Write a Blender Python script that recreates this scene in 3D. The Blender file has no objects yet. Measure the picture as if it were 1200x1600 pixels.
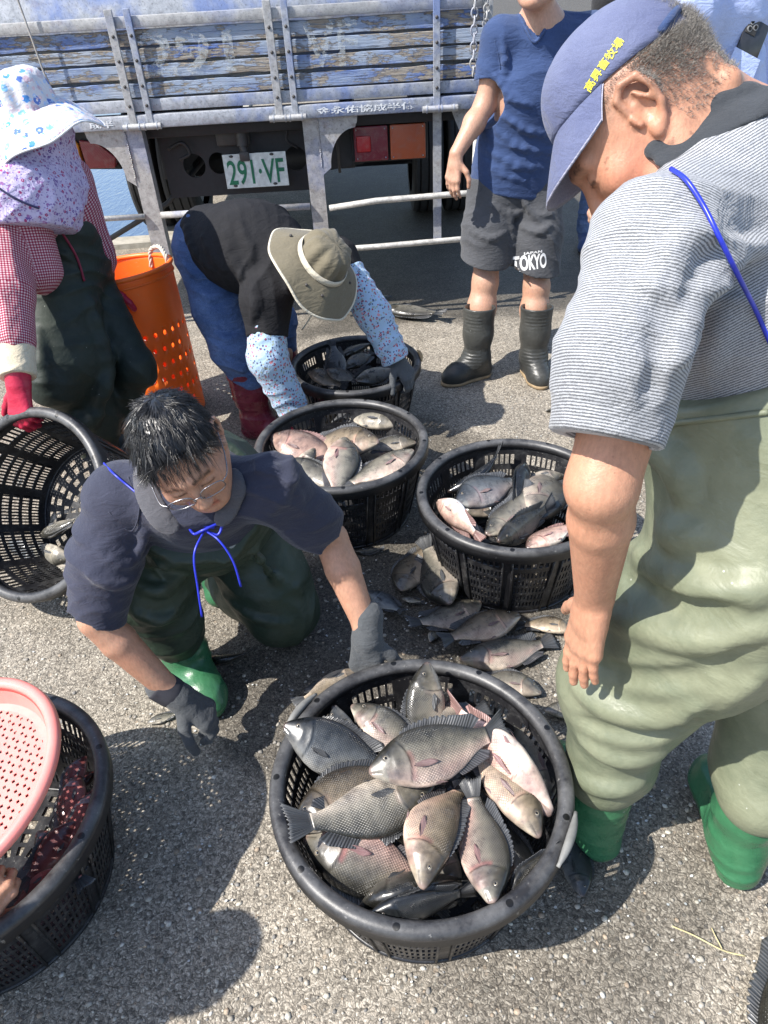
import bpy, bmesh, math, random
import numpy as np
from mathutils import Vector, Matrix
from mathutils.bvhtree import BVHTree

# ------------------------------------------------------------------ camera, sky, sun, exposure
C = bpy.context.scene
COL = C.collection
PITCH, ROLL, FPX, HC = math.radians(37.4), math.radians(3.5), 1100.0, 1.60
_c, _s = math.cos(PITCH), math.sin(PITCH)
FW = np.array([0, _c, -_s]); _U0 = np.array([0, _s, _c]); _R0 = np.array([1.0, 0, 0])
CR = math.cos(ROLL)*_R0 - math.sin(ROLL)*_U0      # image right
CU = math.cos(ROLL)*_U0 + math.sin(ROLL)*_R0      # image up
CT = -FW                                          # towards the viewer
CO = np.array([0, 0, HC])
cam = bpy.data.cameras.new("camera"); camo = bpy.data.objects.new("camera", cam); COL.objects.link(camo)
camo.matrix_world = Matrix(((CR[0], CU[0], CT[0], 0), (CR[1], CU[1], CT[1], 0), (CR[2], CU[2], CT[2], HC), (0, 0, 0, 1)))
cam.sensor_fit = 'VERTICAL'; cam.sensor_height = 36.0; cam.lens = 36.0*FPX/1600.0
cam.clip_start = 0.02; cam.clip_end = 2000
C.camera = camo
SUNV = Vector((-0.76, -0.32, 1.0)).normalized()   # towards the sun
w = bpy.data.worlds.new("World"); C.world = w; w.use_nodes = True
nt = w.node_tree; bg = nt.nodes["Background"]
sky = nt.nodes.new("ShaderNodeTexSky"); sky.sky_type = 'NISHITA'; sky.sun_disc = False
sky.sun_elevation = math.asin(SUNV.z); sky.sun_rotation = math.atan2(SUNV.x, SUNV.y)
nt.links.new(sky.outputs[0], bg.inputs[0]); bg.inputs[1].default_value = 0.15
sun = bpy.data.lights.new("sun", 'SUN'); sun.energy = 4.8; sun.angle = math.radians(0.5); sun.color = (1, 0.955, 0.89)
suno = bpy.data.objects.new("sun", sun); COL.objects.link(suno)
suno.rotation_euler = SUNV.to_track_quat('Z', 'Y').to_euler()
C.view_settings.view_transform = 'Standard'; C.view_settings.look = 'None'
C.view_settings.exposure = 0.82; C.view_settings.gamma = 1.0

# ------------------------------------------------------------------ small helpers
def V(*a): return np.array(a, float)
def nrm(v):
    v = np.asarray(v, float); return v/np.linalg.norm(v)
def ray(x, y): return FW + CR*((x-600)/FPX) - CU*((y-800)/FPX)
def at(x, y, k): return CO + ray(x, y)*k            # photo pixel at a depth (metres along the view axis)
def atz(x, y, z=0.0):
    d = ray(x, y); return CO + d*((z-HC)/d[2])      # ... at a height
def aty(x, y, Y):
    d = ray(x, y); return CO + d*(Y/d[1])           # ... at a distance from the photographer
def cv(r, u, t): return nrm(CR*r + CU*u + CT*t)
RNG = random.Random(7)

def tag(o, label=None, cat=None, group=None, kind=None):
    if label: o["label"] = label
    if cat: o["category"] = cat
    if group: o["group"] = group
    if kind: o["kind"] = kind
    return o
def link(o, parent=None):
    COL.objects.link(o)
    if parent is not None:
        o.parent = parent
        o.matrix_parent_inverse = parent.matrix_world.inverted()
    return o
def empty(name, loc, label, cat, group=None):
    o = bpy.data.objects.new(name, None); o.empty_display_size = 0.1
    o.matrix_world = Matrix.Translation(Vector(tuple(loc)))
    COL.objects.link(o); return tag(o, label, cat, group)
def mesh_np(name, co, quads=None, tris=None, mats=(), mi=None, smooth=True, attrs=None):
    me = bpy.data.meshes.new(name)
    co = np.asarray(co, np.float32)
    nq = 0 if quads is None else len(quads); ntr = 0 if tris is None else len(tris)
    me.vertices.add(len(co)); me.vertices.foreach_set('co', co.ravel())
    idx = []; st = []
    if nq: idx.append(np.asarray(quads, np.int32).ravel()); st.append(np.arange(nq)*4)
    if ntr: idx.append(np.asarray(tris, np.int32).ravel()); st.append(nq*4+np.arange(ntr)*3)
    idx = np.concatenate(idx); st = np.concatenate(st).astype(np.int32)
    me.loops.add(len(idx)); me.loops.foreach_set('vertex_index', idx)
    me.polygons.add(nq+ntr); me.polygons.foreach_set('loop_start', st)
    for m in mats: me.materials.append(m)
    if mi is not None: me.polygons.foreach_set('material_index', np.asarray(mi, np.int32))
    me.update(calc_edges=True); me.validate()
    if smooth: me.polygons.foreach_set('use_smooth', np.ones(len(me.polygons), bool))
    for k, a in (attrs or {}).items():
        a = np.asarray(a, np.float32)
        if k == 'col':
            at_ = me.attributes.new('col', 'FLOAT_COLOR', 'POINT')
            at_.data.foreach_set('color', np.concatenate([a, np.ones((len(a), 1), np.float32)], 1).ravel())
        else:
            at_ = me.attributes.new(k, 'FLOAT_VECTOR', 'POINT'); at_.data.foreach_set('vector', a.ravel())
    return me
def obj(name, me, parent=None, mat=None):
    if mat is not None: me.materials.clear(); me.materials.append(mat)
    return link(bpy.data.objects.new(name, me), parent)

class MB:
    """collects boxes, tubes, prisms into one mesh"""
    def __init__(s): s.bm = bmesh.new()
    def box(s, c, size, R=None, bev=0.0):
        r = bmesh.ops.create_cube(s.bm, size=1.0); vs = r['verts']
        M = Matrix.Diagonal((*size, 1))
        bmesh.ops.transform(s.bm, matrix=M, verts=vs)
        if bev:
            es = list({e for v in vs for e in v.link_edges})
            rr = bmesh.ops.bevel(s.bm, geom=es, offset=bev, segments=2, affect='EDGES', profile=0.5)
            vs = list({v for f in rr['faces'] for v in f.verts} | {v for v in vs if v.is_valid})
        T = Matrix.Translation(Vector(tuple(c)))
        if R is not None: T = T @ R.to_4x4()
        bmesh.ops.transform(s.bm, matrix=T, verts=vs); return s
    def tube(s, pts, r, n=8, cap=True, r2=None):
        pts = [Vector(tuple(p)) for p in pts]; m = len(pts); rings = []
        prev = None
        for i, p in enumerate(pts):
            d = (pts[min(i+1, m-1)]-pts[max(i-1, 0)]).normalized()
            if prev is None:
                a = d.orthogonal().normalized()
            else:
                a = (prev - d*prev.dot(d)).normalized()
            prev = a; b = d.cross(a)
            rr = r if r2 is None else r+(r2-r)*i/(m-1)
            if callable(r): rr = r(i/(m-1))
            rings.append([s.bm.verts.new(p+(a*math.cos(t)+b*math.sin(t))*rr) for t in [2*math.pi*k/n for k in range(n)]])
        for A, B in zip(rings, rings[1:]):
            for k in range(n): s.bm.faces.new((A[k], A[(k+1) % n], B[(k+1) % n], B[k]))
        if cap:
            s.bm.faces.new(rings[0][::-1]); s.bm.faces.new(rings[-1])
        return s
    def prism(s, poly, dv):
        """polygon of 3-D points extruded by dv"""
        A = [s.bm.verts.new(Vector(tuple(p))) for p in poly]; dv = Vector(tuple(dv))
        B = [s.bm.verts.new(Vector(tuple(p))+dv) for p in poly]; n = len(poly)
        s.bm.faces.new(A[::-1]); s.bm.faces.new(B)
        for k in range(n): s.bm.faces.new((A[k], A[(k+1) % n], B[(k+1) % n], B[k]))
        return s
    def sphere(s, c, r, seg=12, scale=(1, 1, 1)):
        q = bmesh.ops.create_uvsphere(s.bm, u_segments=seg, v_segments=max(6, seg//2+2), radius=r)
        bmesh.ops.transform(s.bm, matrix=Matrix.Translation(Vector(tuple(c))) @ Matrix.Diagonal((*scale, 1)), verts=q['verts']); return s
    def build(s, name, mat, parent=None, smooth=False, angle=None):
        bmesh.ops.recalc_face_normals(s.bm, faces=s.bm.faces)
        me = bpy.data.meshes.new(name); s.bm.to_mesh(me); s.bm.free()
        if smooth: me.polygons.foreach_set('use_smooth', np.ones(len(me.polygons), bool))
        if angle and smooth:
            try: me.set_sharp_from_angle(angle=math.radians(angle))
            except Exception: pass
        me.materials.append(mat)
        return link(bpy.data.objects.new(name, me), parent)

def crom(pts, n=8):
    """smooth curve through points"""
    P = [np.asarray(p, float) for p in pts]; P = [2*P[0]-P[1]]+P+[2*P[-1]-P[-2]]; out = []
    for i in range(1, len(P)-2):
        a, b, c, d = P[i-1:i+3]
        for t in np.arange(n)/n:
            out.append(.5*(2*b+(c-a)*t+(2*a-5*b+4*c-d)*t*t+(3*b-a-3*c+d)*t**3))
    out.append(P[-2]); return out

# ------------------------------------------------------------------ material helper
class M:
    def __init__(s, name):
        s.m = bpy.data.materials.new(name); s.m.use_nodes = True
        s.t = s.m.node_tree; s.b = s.t.nodes["Principled BSDF"]; s._tc = None
    def n(s, typ, **kw):
        nd = s.t.nodes.new(typ)
        for k, v in kw.items(): setattr(nd, k, v)
        return nd
    def put(s, sock, v):
        if isinstance(v, (int, float, tuple, list)): sock.default_value = v if not (isinstance(v, (tuple, list)) and len(v) == 3 and sock.type == 'RGBA') else (*v, 1)
        else: s.t.links.new(v, sock)
    def co(s, which='Object'):
        if s._tc is None: s._tc = s.n("ShaderNodeTexCoord")
        return s._tc.outputs[which]
    def attr(s, name, out='Vector'):
        return s.n("ShaderNodeAttribute", attribute_name=name).outputs[out]
    def map(s, v, sc=(1, 1, 1), rot=(0, 0, 0), loc=(0, 0, 0)):
        m = s.n("ShaderNodeMapping"); s.put(m.inputs[0], v); m.inputs[1].default_value = loc; m.inputs[2].default_value = rot; m.inputs[3].default_value = sc
        return m.outputs[0]
    def noise(s, v, scale, detail=4, rough=.55, out=0, dist=0.0):
        q = s.n("ShaderNodeTexNoise"); s.put(q.inputs['Vector'], v); q.inputs['Scale'].default_value = scale
        q.inputs['Detail'].default_value = detail; q.inputs['Roughness'].default_value = rough; q.inputs['Distortion'].default_value = dist
        return q.outputs[out]
    def vor(s, v, scale, feature='F1', out='Distance', rnd=1.0):
        q = s.n("ShaderNodeTexVoronoi", feature=feature); s.put(q.inputs['Vector'], v); q.inputs['Scale'].default_value = scale
        q.inputs['Randomness'].default_value = rnd
        return q.outputs[out]
    def ramp(s, f, stops, interp='LINEAR'):
        r = s.n("ShaderNodeValToRGB"); r.color_ramp.interpolation = interp; s.put(r.inputs[0], f)
        e = r.color_ramp.elements
        while len(e) < len(stops): e.new(0.5)
        for el, (p, c) in zip(e, stops):
            el.position = p; el.color = (c, c, c, 1) if isinstance(c, (int, float)) else (*c, 1)
        return r.outputs[0]
    def mix(s, f, a, b, mode='MIX'):
        x = s.n("ShaderNodeMix", data_type='RGBA', blend_type=mode); s.put(x.inputs[0], f); s.put(x.inputs[6], a); s.put(x.inputs[7], b)
        return x.outputs[2]
    def math(s, op, a, b=0.0, c=0.0):
        x = s.n("ShaderNodeMath", operation=op); s.put(x.inputs[0], a); s.put(x.inputs[1], b); s.put(x.inputs[2], c); return x.outputs[0]
    def sep(s, v):
        x = s.n("ShaderNodeSeparateXYZ"); s.put(x.inputs[0], v); return x.outputs
    def rng(s, v, a, b, c, d):
        x = s.n("ShaderNodeMapRange"); s.put(x.inputs[0], v)
        for i, q in enumerate((a, b, c, d)): x.inputs[i+1].default_value = q
        return x.outputs[0]
    def bump(s, h, strength=.3, dist=.01, prev=None):
        x = s.n("ShaderNodeBump"); x.inputs['Strength'].default_value = strength; x.inputs['Distance'].default_value = dist
        s.put(x.inputs['Height'], h)
        if prev is not None: s.put(x.inputs['Normal'], prev)
        return x.outputs[0]
    def set(s, **kw):
        names = dict(col='Base Color', rough='Roughness', metal='Metallic', nrm='Normal', spec='Specular IOR Level', coat='Coat Weight', coatr='Coat Roughness', sss='Subsurface Weight', alpha='Alpha', trans='Transmission Weight', sheen='Sheen Weight', ior='IOR')
        for k, v in kw.items(): s.put(s.b.inputs[names[k]], v)
        return s.m

# ------------------------------------------------------------------ signed-distance modelling (bodies and clothes)
def vnoise(P, f, seed=0):
    q = P*f+seed*17.31; i = np.floor(q).astype(np.int64); u = q-i; u = u*u*(3-2*u)
    def h(a, b, c):
        n = (a*374761393+b*668265263+c*2147483647+seed*974711) & 0xffffffff
        n = ((n ^ (n >> 13))*1274126177) & 0xffffffff
        return ((n ^ (n >> 16)) & 0xffff)/65535.0
    x, y, z = i[:, 0], i[:, 1], i[:, 2]; ux, uy, uz = u[:, 0], u[:, 1], u[:, 2]
    def lx(b, c): return h(x, y+b, z+c)*(1-ux)+h(x+1, y+b, z+c)*ux
    return (lx(0, 0)*(1-uy)+lx(1, 0)*uy)*(1-uz)+(lx(0, 1)*(1-uy)+lx(1, 1)*uy)*uz
def folds(P, axis, f, amp, seed=0, warp=3.0, wf=7.0, sharp=1.5):
    """soft cloth folds: ridges roughly across `axis`, f per metre"""
    ph = (P@nrm(axis))*f*math.pi + warp*(vnoise(P, wf, seed)-.5)*2
    m = vnoise(P, wf*.9, seed+5); m = np.clip((m-.25)*1.9, 0, 1)
    return amp*m*((1-np.abs(np.sin(ph)))**sharp)

class S:
    def __init__(s, k=.02): s.P = []; s.k = k; s.disp = None; s.cuts = []; s.s0 = 0.0
    def cap(s, a, b, r1, r2=None, k=None, fd=None, q=1.0, op=1):
        a = np.asarray(a, float); b = np.asarray(b, float); r2 = r1 if r2 is None else r2
        R = max(r1, r2)*max(1, q)
        s.P.append(dict(t='c', a=a, ba=b-a, L2=max((b-a)@(b-a), 1e-9), r1=r1, r2=r2, k=s.k if k is None else k,
                        fd=None if fd is None else nrm(fd), q=q, op=op, lo=np.minimum(a, b)-R, hi=np.maximum(a, b)+R, s0=s.s0))
        return s
    def limb(s, pts, rs, k=None, fd=None, q=1.0):
        s.s0 = 0.0
        for (a, b, r1, r2) in zip(pts, pts[1:], rs, rs[1:]):
            s.cap(a, b, r1, r2, k, fd, q); s.s0 += float(np.linalg.norm(np.asarray(b)-np.asarray(a)))
        s.s0 = 0.0
        return s
    def ell(s, c, r, B=None, k=None, op=1):
        c = np.asarray(c, float); R = max(r)
        s.P.append(dict(t='e', a=c, r=np.asarray(r, float), B=np.eye(3) if B is None else np.asarray(B), k=s.k if k is None else k, op=op, lo=c-R, hi=c+R, s0=0.0))
        return s
    def sph(s, c, r, k=None, op=1): return s.ell(c, (r, r, r), None, k, op)
    def cut(s, p, n, k=.004): s.cuts.append((np.asarray(p, float), nrm(n), k)); return s
    def one(s, p, P):
        if p['t'] == 'c':
            v = P-p['a']; t = np.clip(v@p['ba']/p['L2'], 0, 1); v = v-t[:, None]*p['ba']
            if p['fd'] is not None and p['q'] != 1: v = v+np.outer(v@p['fd'], p['fd'])*(1/p['q']-1)
            return np.sqrt((v*v).sum(1))-(p['r1']+(p['r2']-p['r1'])*t)
        v = (P-p['a'])@p['B'].T; a = v/p['r']; k0 = np.sqrt((a*a).sum(1))+1e-9; b = a/p['r']; k1 = np.sqrt((b*b).sum(1))+1e-9
        return k0*(k0-1)/k1
    def ev(s, P, mg=.03):
        d = np.full(len(P), 1.0)
        for p in s.P:
            m = mg+p['k']; idx = np.flatnonzero(((P > p['lo']-m) & (P < p['hi']+m)).all(1))
            if not len(idx): continue
            dd = s.one(p, P[idx]); o = d[idx]; k = p['k']
            if p['op'] > 0:
                if k > 0:
                    h = np.clip(k-np.abs(o-dd), 0, None)/k; d[idx] = np.minimum(o, dd)-h*h*k*.25
                else: d[idx] = np.minimum(o, dd)
            else:
                h = np.clip(k-np.abs(o+dd), 0, None)/max(k, 1e-6); d[idx] = np.maximum(o, -dd)+h*h*k*.25
        return d
    def full(s, P, mg=.03):
        d = s.ev(P, mg)
        if s.disp is not None:
            near = np.flatnonzero(np.abs(d) < mg+.03); d[near] = d[near]-s.disp(P[near])
        for p, n, k in s.cuts:
            e = (P-p)@n; h = np.clip(k-np.abs(d-e), 0, None)/k; d = np.maximum(d, e)+h*h*k*.25
        return d
    def suv(s, P):
        W = np.zeros(len(P)); a = np.zeros(len(P)); best = np.full(len(P), 1e9); th = np.zeros(len(P))
        for p in s.P:
            if p['op'] < 0 or p['t'] != 'c': continue
            d = s.one(p, P); w_ = np.exp(-np.abs(d)/.012)+1e-12; v = P-p['a']; L = math.sqrt(p['L2']); ax = p['ba']/L
            a += w_*(v@ax+p['s0']); W += w_
            fd = p['fd'] if p['fd'] is not None else nrm(np.cross(ax, V(.3, .2, .9))); e1 = nrm(fd-ax*(fd@ax)); e2 = np.cross(ax, e1)
            t = np.arctan2(v@e2, v@e1)*.5*(p['r1']+p['r2']); m = d < best; th[m] = t[m]; best[m] = d[m]
        return np.stack([a/W, th, best], 1)
    def suvh(s, P):
        """along / around coordinates of the nearest limb"""
        best = np.full(len(P), 1e9); a = np.zeros(len(P)); th = np.zeros(len(P))
        for p in s.P:
            if p['op'] < 0 or p['t'] != 'c': continue
            d = s.one(p, P); v = P-p['a']; L = math.sqrt(p['L2']); ax = p['ba']/L
            e1 = nrm(CT-ax*(CT@ax)); e2 = np.cross(ax, e1); m = d < best
            best[m] = d[m]; a[m] = (v[m]@ax)+p['s0']; th[m] = np.arctan2(v[m]@e2, v[m]@e1)*.075
        return np.stack([a, th, best], 1)
    def hit(s, o, d, n=160, mx=8.0):
        """march a ray to the surface"""
        t = .3
        for _ in range(n):
            p = o+d*t; dd = s.full(p[None], .6)[0]
            if dd < .0015: return p
            t += max(dd*.6, .0015)
            if t > mx: return None
        return None
    def px(s, x, y): return s.hit(CO, nrm(ray(x, y)))
    def ridge(s, pix, r, k=.02, op=1, sink=0.0, taper=True):
        """a fold line laid on the surface along the given photo points"""
        pts = [s.px(*q) for q in pix]; pts = [p for p in pts if p is not None]
        if len(pts) < 2: return s
        pts = crom([p-CT*sink for p in pts], 3); n = len(pts)
        rr = [r*(max(.15, math.sin(math.pi*(i+.5)/n)) if taper else 1) for i in range(n)]
        for a, b, r1, r2 in zip(pts, pts[1:], rr, rr[1:]): s.cap(a, b, r1, r2, k, op=op)
        return s
    def mesh(s, name, res, mats, parent=None, colf=None, suv=False, attrf=None, lo=None, hi=None):
        U = [p for p in s.P if p['op'] > 0]
        lo_ = np.min([p['lo'] for p in U], 0)-.03; hi_ = np.max([p['hi'] for p in U], 0)+.03
        if lo is not None: lo_ = np.maximum(lo_, lo)
        if hi is not None: hi_ = np.minimum(hi_, hi)
        F = 4; hc = res*F; nc = np.ceil((hi_-lo_)/hc).astype(int)+2; org = lo_-hc*.5
        g = np.stack(np.meshgrid(*[np.arange(n) for n in nc], indexing='ij'), -1).reshape(-1, 3)
        Pc = org+g*hc+hc*.5*(F-1)/F
        dc = s.full(Pc, hc*2.5).reshape(nc)
        near = np.abs(dc) < hc*1.6+.012
        D = np.repeat(np.repeat(np.repeat(dc.astype(np.float32), F, 0), F, 1), F, 2)
        blk = np.argwhere(near)
        off = np.stack(np.meshgrid(*[np.arange(F)]*3, indexing='ij'), -1).reshape(-1, 3)
        for i0 in range(0, len(blk), 6000):
            ii = (blk[i0:i0+6000, None, :]*F+off[None]).reshape(-1, 3)
            D[ii[:, 0], ii[:, 1], ii[:, 2]] = s.full(org+ii*res, .02)
        co, quads = nets(D, org, res)
        # project to the surface, relax a little
        at_ = {}
        if suv: at_['suv'] = s.suv(co)
        if attrf is not None: at_['suv'] = attrf(co)
        if colf is not None: at_['col'] = colf(co)
        me = mesh_np(name, co, quads, None, mats if isinstance(mats, (list, tuple)) else [mats], attrs=at_)
        s.me = me
        return link(bpy.data.objects.new(name, me), parent)

def nets(D, org, h):
    ins = D < 0
    nx, ny, nz = D.shape
    c8 = [(i, j, k) for i in (0, 1) for j in (0, 1) for k in (0, 1)]
    cnt = np.zeros((nx-1, ny-1, nz-1), np.int8)
    for i, j, k in c8: cnt += ins[i:nx-1+i, j:ny-1+j, k:nz-1+k]
    act = np.argwhere((cnt > 0) & (cnt < 8))
    vid = np.full(cnt.shape, -1, np.int32); vid[act[:, 0], act[:, 1], act[:, 2]] = np.arange(len(act))
    val = np.stack([D[act[:, 0]+i, act[:, 1]+j, act[:, 2]+k] for i, j, k in c8], 1)
    acc = np.zeros((len(act), 3)); n = np.zeros(len(act))
    for a in range(8):
        for b in range(a+1, 8):
            ca, cb = np.array(c8[a]), np.array(c8[b])
            if np.abs(ca-cb).sum() != 1: continue
            m = (val[:, a] < 0) != (val[:, b] < 0); t = val[m, a]/(val[m, a]-val[m, b])
            acc[m] += ca+(cb-ca)*t[:, None]; n[m] += 1
    co = org+(act+acc/n[:, None])*h
    Q = []
    for ax in range(3):
        sl0 = [slice(None)]*3; sl1 = [slice(None)]*3; sl0[ax] = slice(0, -1); sl1[ax] = slice(1, None)
        A = ins[tuple(sl0)]; B = ins[tuple(sl1)]
        e = np.argwhere(A != B); o1, o2 = (ax+1) % 3, (ax+2) % 3
        lim = np.array(cnt.shape)
        ok = (e[:, o1] > 0) & (e[:, o2] > 0) & (e[:, o1] < lim[o1]) & (e[:, o2] < lim[o2]) & (e[:, ax] < lim[ax]); e = e[ok]
        def g(d1, d2):
            q = e.copy(); q[:, o1] += d1; q[:, o2] += d2; return vid[q[:, 0], q[:, 1], q[:, 2]]
        q = np.stack([g(-1, -1), g(0, -1), g(0, 0), g(-1, 0)], 1)
        fl = B[e[:, 0], e[:, 1], e[:, 2]]; q[fl] = q[fl][:, ::-1]
        Q.append(q[(q >= 0).all(1)])
    return co, np.concatenate(Q)

def text_mesh(body, size, extrude=0.0, bold=0.0, align='CENTER', shear=0.0):
    cu = bpy.data.curves.new("lettering", 'FONT'); cu.body = body; cu.size = size; cu.extrude = extrude; cu.offset = bold
    cu.align_x = align; cu.align_y = 'CENTER'; cu.resolution_u = 4; cu.shear = shear
    o = bpy.data.objects.new("lettering", cu); COL.objects.link(o)
    dg = bpy.context.evaluated_depsgraph_get(); me = bpy.data.meshes.new_from_object(o.evaluated_get(dg))
    bpy.data.objects.remove(o); bpy.data.curves.remove(cu); return me
def basis(o, x, y, z):
    return Matrix(((x[0], y[0], z[0], o[0]), (x[1], y[1], z[1], o[1]), (x[2], y[2], z[2], o[2]), (0, 0, 0, 1)))
def surf(o, x, y):
    """where the photo's line of sight meets a built object: point and normal"""
    tm = bmesh.new(); tm.from_mesh(o.data); tm.transform(o.matrix_world); tree = BVHTree.FromBMesh(tm); tm.free()
    r = tree.ray_cast(Vector(tuple(CO)), Vector(tuple(ray(x, y))))
    if r[0] is None: return None, None
    n = V(*r[1]); return V(*r[0]), (n if n@CT > 0 else -n)
def decal(name, me, org, x, y, n, target, mat, parent, lift=.0012, sub=True):
    """lay a flat mesh on a built surface: each vertex is dropped onto it along -n"""
    bm = bmesh.new(); bm.from_mesh(me)
    if sub:
        bmesh.ops.triangulate(bm, faces=bm.faces)
        for _ in range(2): bmesh.ops.subdivide_edges(bm, edges=[e for e in bm.edges if e.calc_length() > .008], cuts=1)
    tm = bmesh.new(); tm.from_mesh(target.data); tm.transform(target.matrix_world); tree = BVHTree.FromBMesh(tm); tm.free()
    for v in bm.verts:
        p = Vector(tuple(org+x*v.co.x+y*v.co.y)); r = tree.ray_cast(p+Vector(tuple(n))*.12, -Vector(tuple(n)), .4)
        v.co = (r[0]+Vector(tuple(n))*(lift+v.co.z)) if r[0] is not None else p
    m2 = bpy.data.meshes.new(name); bm.to_mesh(m2); bm.free(); m2.materials.clear(); m2.materials.append(mat)
    m2.polygons.foreach_set('use_smooth', np.ones(len(m2.polygons), bool))
    return link(bpy.data.objects.new(name, m2), parent)
# ------------------------------------------------------------------ ground, pond
def mat_ground():
    m = M("asphalt_chippings"); P = m.co()
    Pw = m.mix(.012, P, m.noise(P, 60, 2, out=1), 'LINEAR_LIGHT')
    d1 = m.vor(Pw, 185); c1 = m.vor(Pw, 185, out='Color')
    d2 = m.vor(P, 80, rnd=1.0); c2 = m.vor(P, 80, out='Color')
    r1 = m.sep(c1)[0]; r2 = m.sep(c2)[1]
    big = m.math('LESS_THAN', m.math('ADD', m.rng(r2, 0, 1, 0, 1), m.math('MULTIPLY', d2, .9)), .42)
    st = m.ramp(r1, [(0, (.17, .152, .13)), (.22, (.29, .262, .222)), (.5, (.39, .352, .298)), (.8, (.48, .435, .37)), (1, (.62, .575, .50))])
    crev = m.ramp(d1, [(.30, 1), (.75, .52)])
    st = m.mix(1.0, st, crev, 'MULTIPLY')
    bigc = m.ramp(m.sep(c2)[0], [(0, (.14, .13, .12)), (.5, (.31, .29, .25)), (.85, (.40, .33, .26)), (1, (.56, .53, .48))])
    bigm = m.math('MULTIPLY', big, m.ramp(d2, [(.40, 1), (.47, 0)]))
    base = m.mix(bigm, st, bigc)
    lp = m.noise(P, 1.1, 4, .6); lp2 = m.noise(P, 5.5, 5, .65)
    base = m.mix(1.0, base, m.ramp(lp2, [(.3, (.74, .73, .705)), (.7, (1.05, 1.03, .99))]), 'MULTIPLY')
    base = m.mix(m.ramp(lp, [(.45, 0), (.75, .35)]), base, (.30, .265, .215), 'OVERLAY')
    # wet, darker surface: by the lorry and where the fish water has run
    s = m.sep(P); x, y = s[0], s[1]
    wob = m.math('MULTIPLY', m.math('SUBTRACT', m.noise(P, 3.2, 5, .6), .5), .55)
    yy = m.math('ADD', m.math('ADD', y, m.math('MULTIPLY', x, -.16)), wob)
    wet1 = m.math('MULTIPLY', m.rng(yy, 3.70, 3.84, 0, 1), m.rng(m.math('ADD', x, wob), -.55, -.25, 0, 1))
    def blob(cx, cy, rx, ry, a=1.0):
        u = m.math('DIVIDE', m.math('SUBTRACT', x, cx), rx); v = m.math('DIVIDE', m.math('SUBTRACT', y, cy), ry)
        d = m.math('ADD', m.math('SQRT', m.math('ADD', m.math('MULTIPLY', u, u), m.math('MULTIPLY', v, v))), m.math('MULTIPLY', wob, 1.5))
        return m.rng(d, .82, 1.0, a, 0)
    wet = m.math('MAXIMUM', wet1, blob(.10, 1.58, .50, .46, 1.0))
    wet = m.math('MAXIMUM', wet, blob(-.28, 1.25, .30, .26, .9))
    wet = m.math('MAXIMUM', wet, blob(.05, 2.35, .45, .5, .75))
    wet = m.math('MAXIMUM', wet, blob(.3, .85, .5, .5, .55))
    wet = m.math('MAXIMUM', wet, blob(-.45, 1.5, .35, .32, .4))
    base = m.mix(m.math('MULTIPLY', wet, .86), base, m.mix(1.0, base, (.25, .25, .25), 'MULTIPLY'))
    h = m.math('ADD', m.math('MULTIPLY', m.math('SUBTRACT', 1, d1), .6), m.math('MULTIPLY', r1, .5))
    h = m.math('ADD', h, m.math('MULTIPLY', bigm, .7))
    b = m.bump(h, .8, .0045); b = m.bump(m.noise(P, 420, 2), .25, .002, b)
    return m.set(col=base, rough=m.math('SUBTRACT', .92, m.math('MULTIPLY', wet, .30)), nrm=b, spec=.3)
GM = mat_ground()
# ground sheet with a hole where the pond is (bank runs along the lorry's left side)
PB = [(-1.58, 5.75), (-1.66, 7.4), (-1.9, 14), (-2.6, 60), (-9, 140)]
co = [(-300, -60, 0), (300, -60, 0), (300, 700, 0)] + [(-40, 700, 0)] + [(x, y, 0) for x, y in PB[::-1]] + [(-300, 4.9, 0)]
me = bpy.data.meshes.new("ground"); me.from_pydata(co, [], [list(range(len(co)))]); me.materials.append(GM)
tag(obj("ground", me), kind='structure')
m = M("pond_water"); P = m.co()
wv = m.math('ADD', m.noise(m.map(P, (1, .35, 1)), 9, 4, .6), m.math('MULTIPLY', m.noise(m.map(P, (1, .3, 1)), 30, 3), .4))
WM = m.set(col=(.07, .11, .19), rough=.16, nrm=m.bump(wv, .35, .03), spec=.5)
me = bpy.data.meshes.new("pond"); me.from_pydata([(-300, 4, -.12), (60, 4, -.12), (60, 700, -.12), (-300, 700, -.12)], [], [[0, 1, 2, 3]]); me.materials.append(WM)
tag(obj("pond_water", me), kind='structure')
m = M("bank_concrete"); P = m.co()
BM = m.set(col=m.ramp(m.noise(P, 14, 6, .65), [(.3, (.25, .23, .19)), (.7, (.42, .39, .33))]), rough=.9, nrm=m.bump(m.noise(P, 90, 4), .4, .01))
b = MB()
bp = [V(x, y, 0) for x, y in [(-30, 4.94), (-4.0, 5.62)]+PB[:4]]
L = []; 
for i, p in enumerate(bp):
    d = nrm(bp[min(i+1, len(bp)-1)]-bp[max(i-1, 0)]); L.append(V(-d[1], d[0], 0))
rings = [[b.bm.verts.new(Vector(tuple(p+n*o+V(0, 0, z)))) for o, z in ((-.12, -.02), (-.12, .04), (.1, .045), (.34, -.3), (.2, -.3))] for p, n in zip(bp, L)]
for A, B in zip(rings, rings[1:]):
    for k in range(5): b.bm.faces.new((A[k], A[(k+1) % 5], B[(k+1) % 5], B[k]))
tag(b.build("pond_bank", BM), kind='structure')

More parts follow.
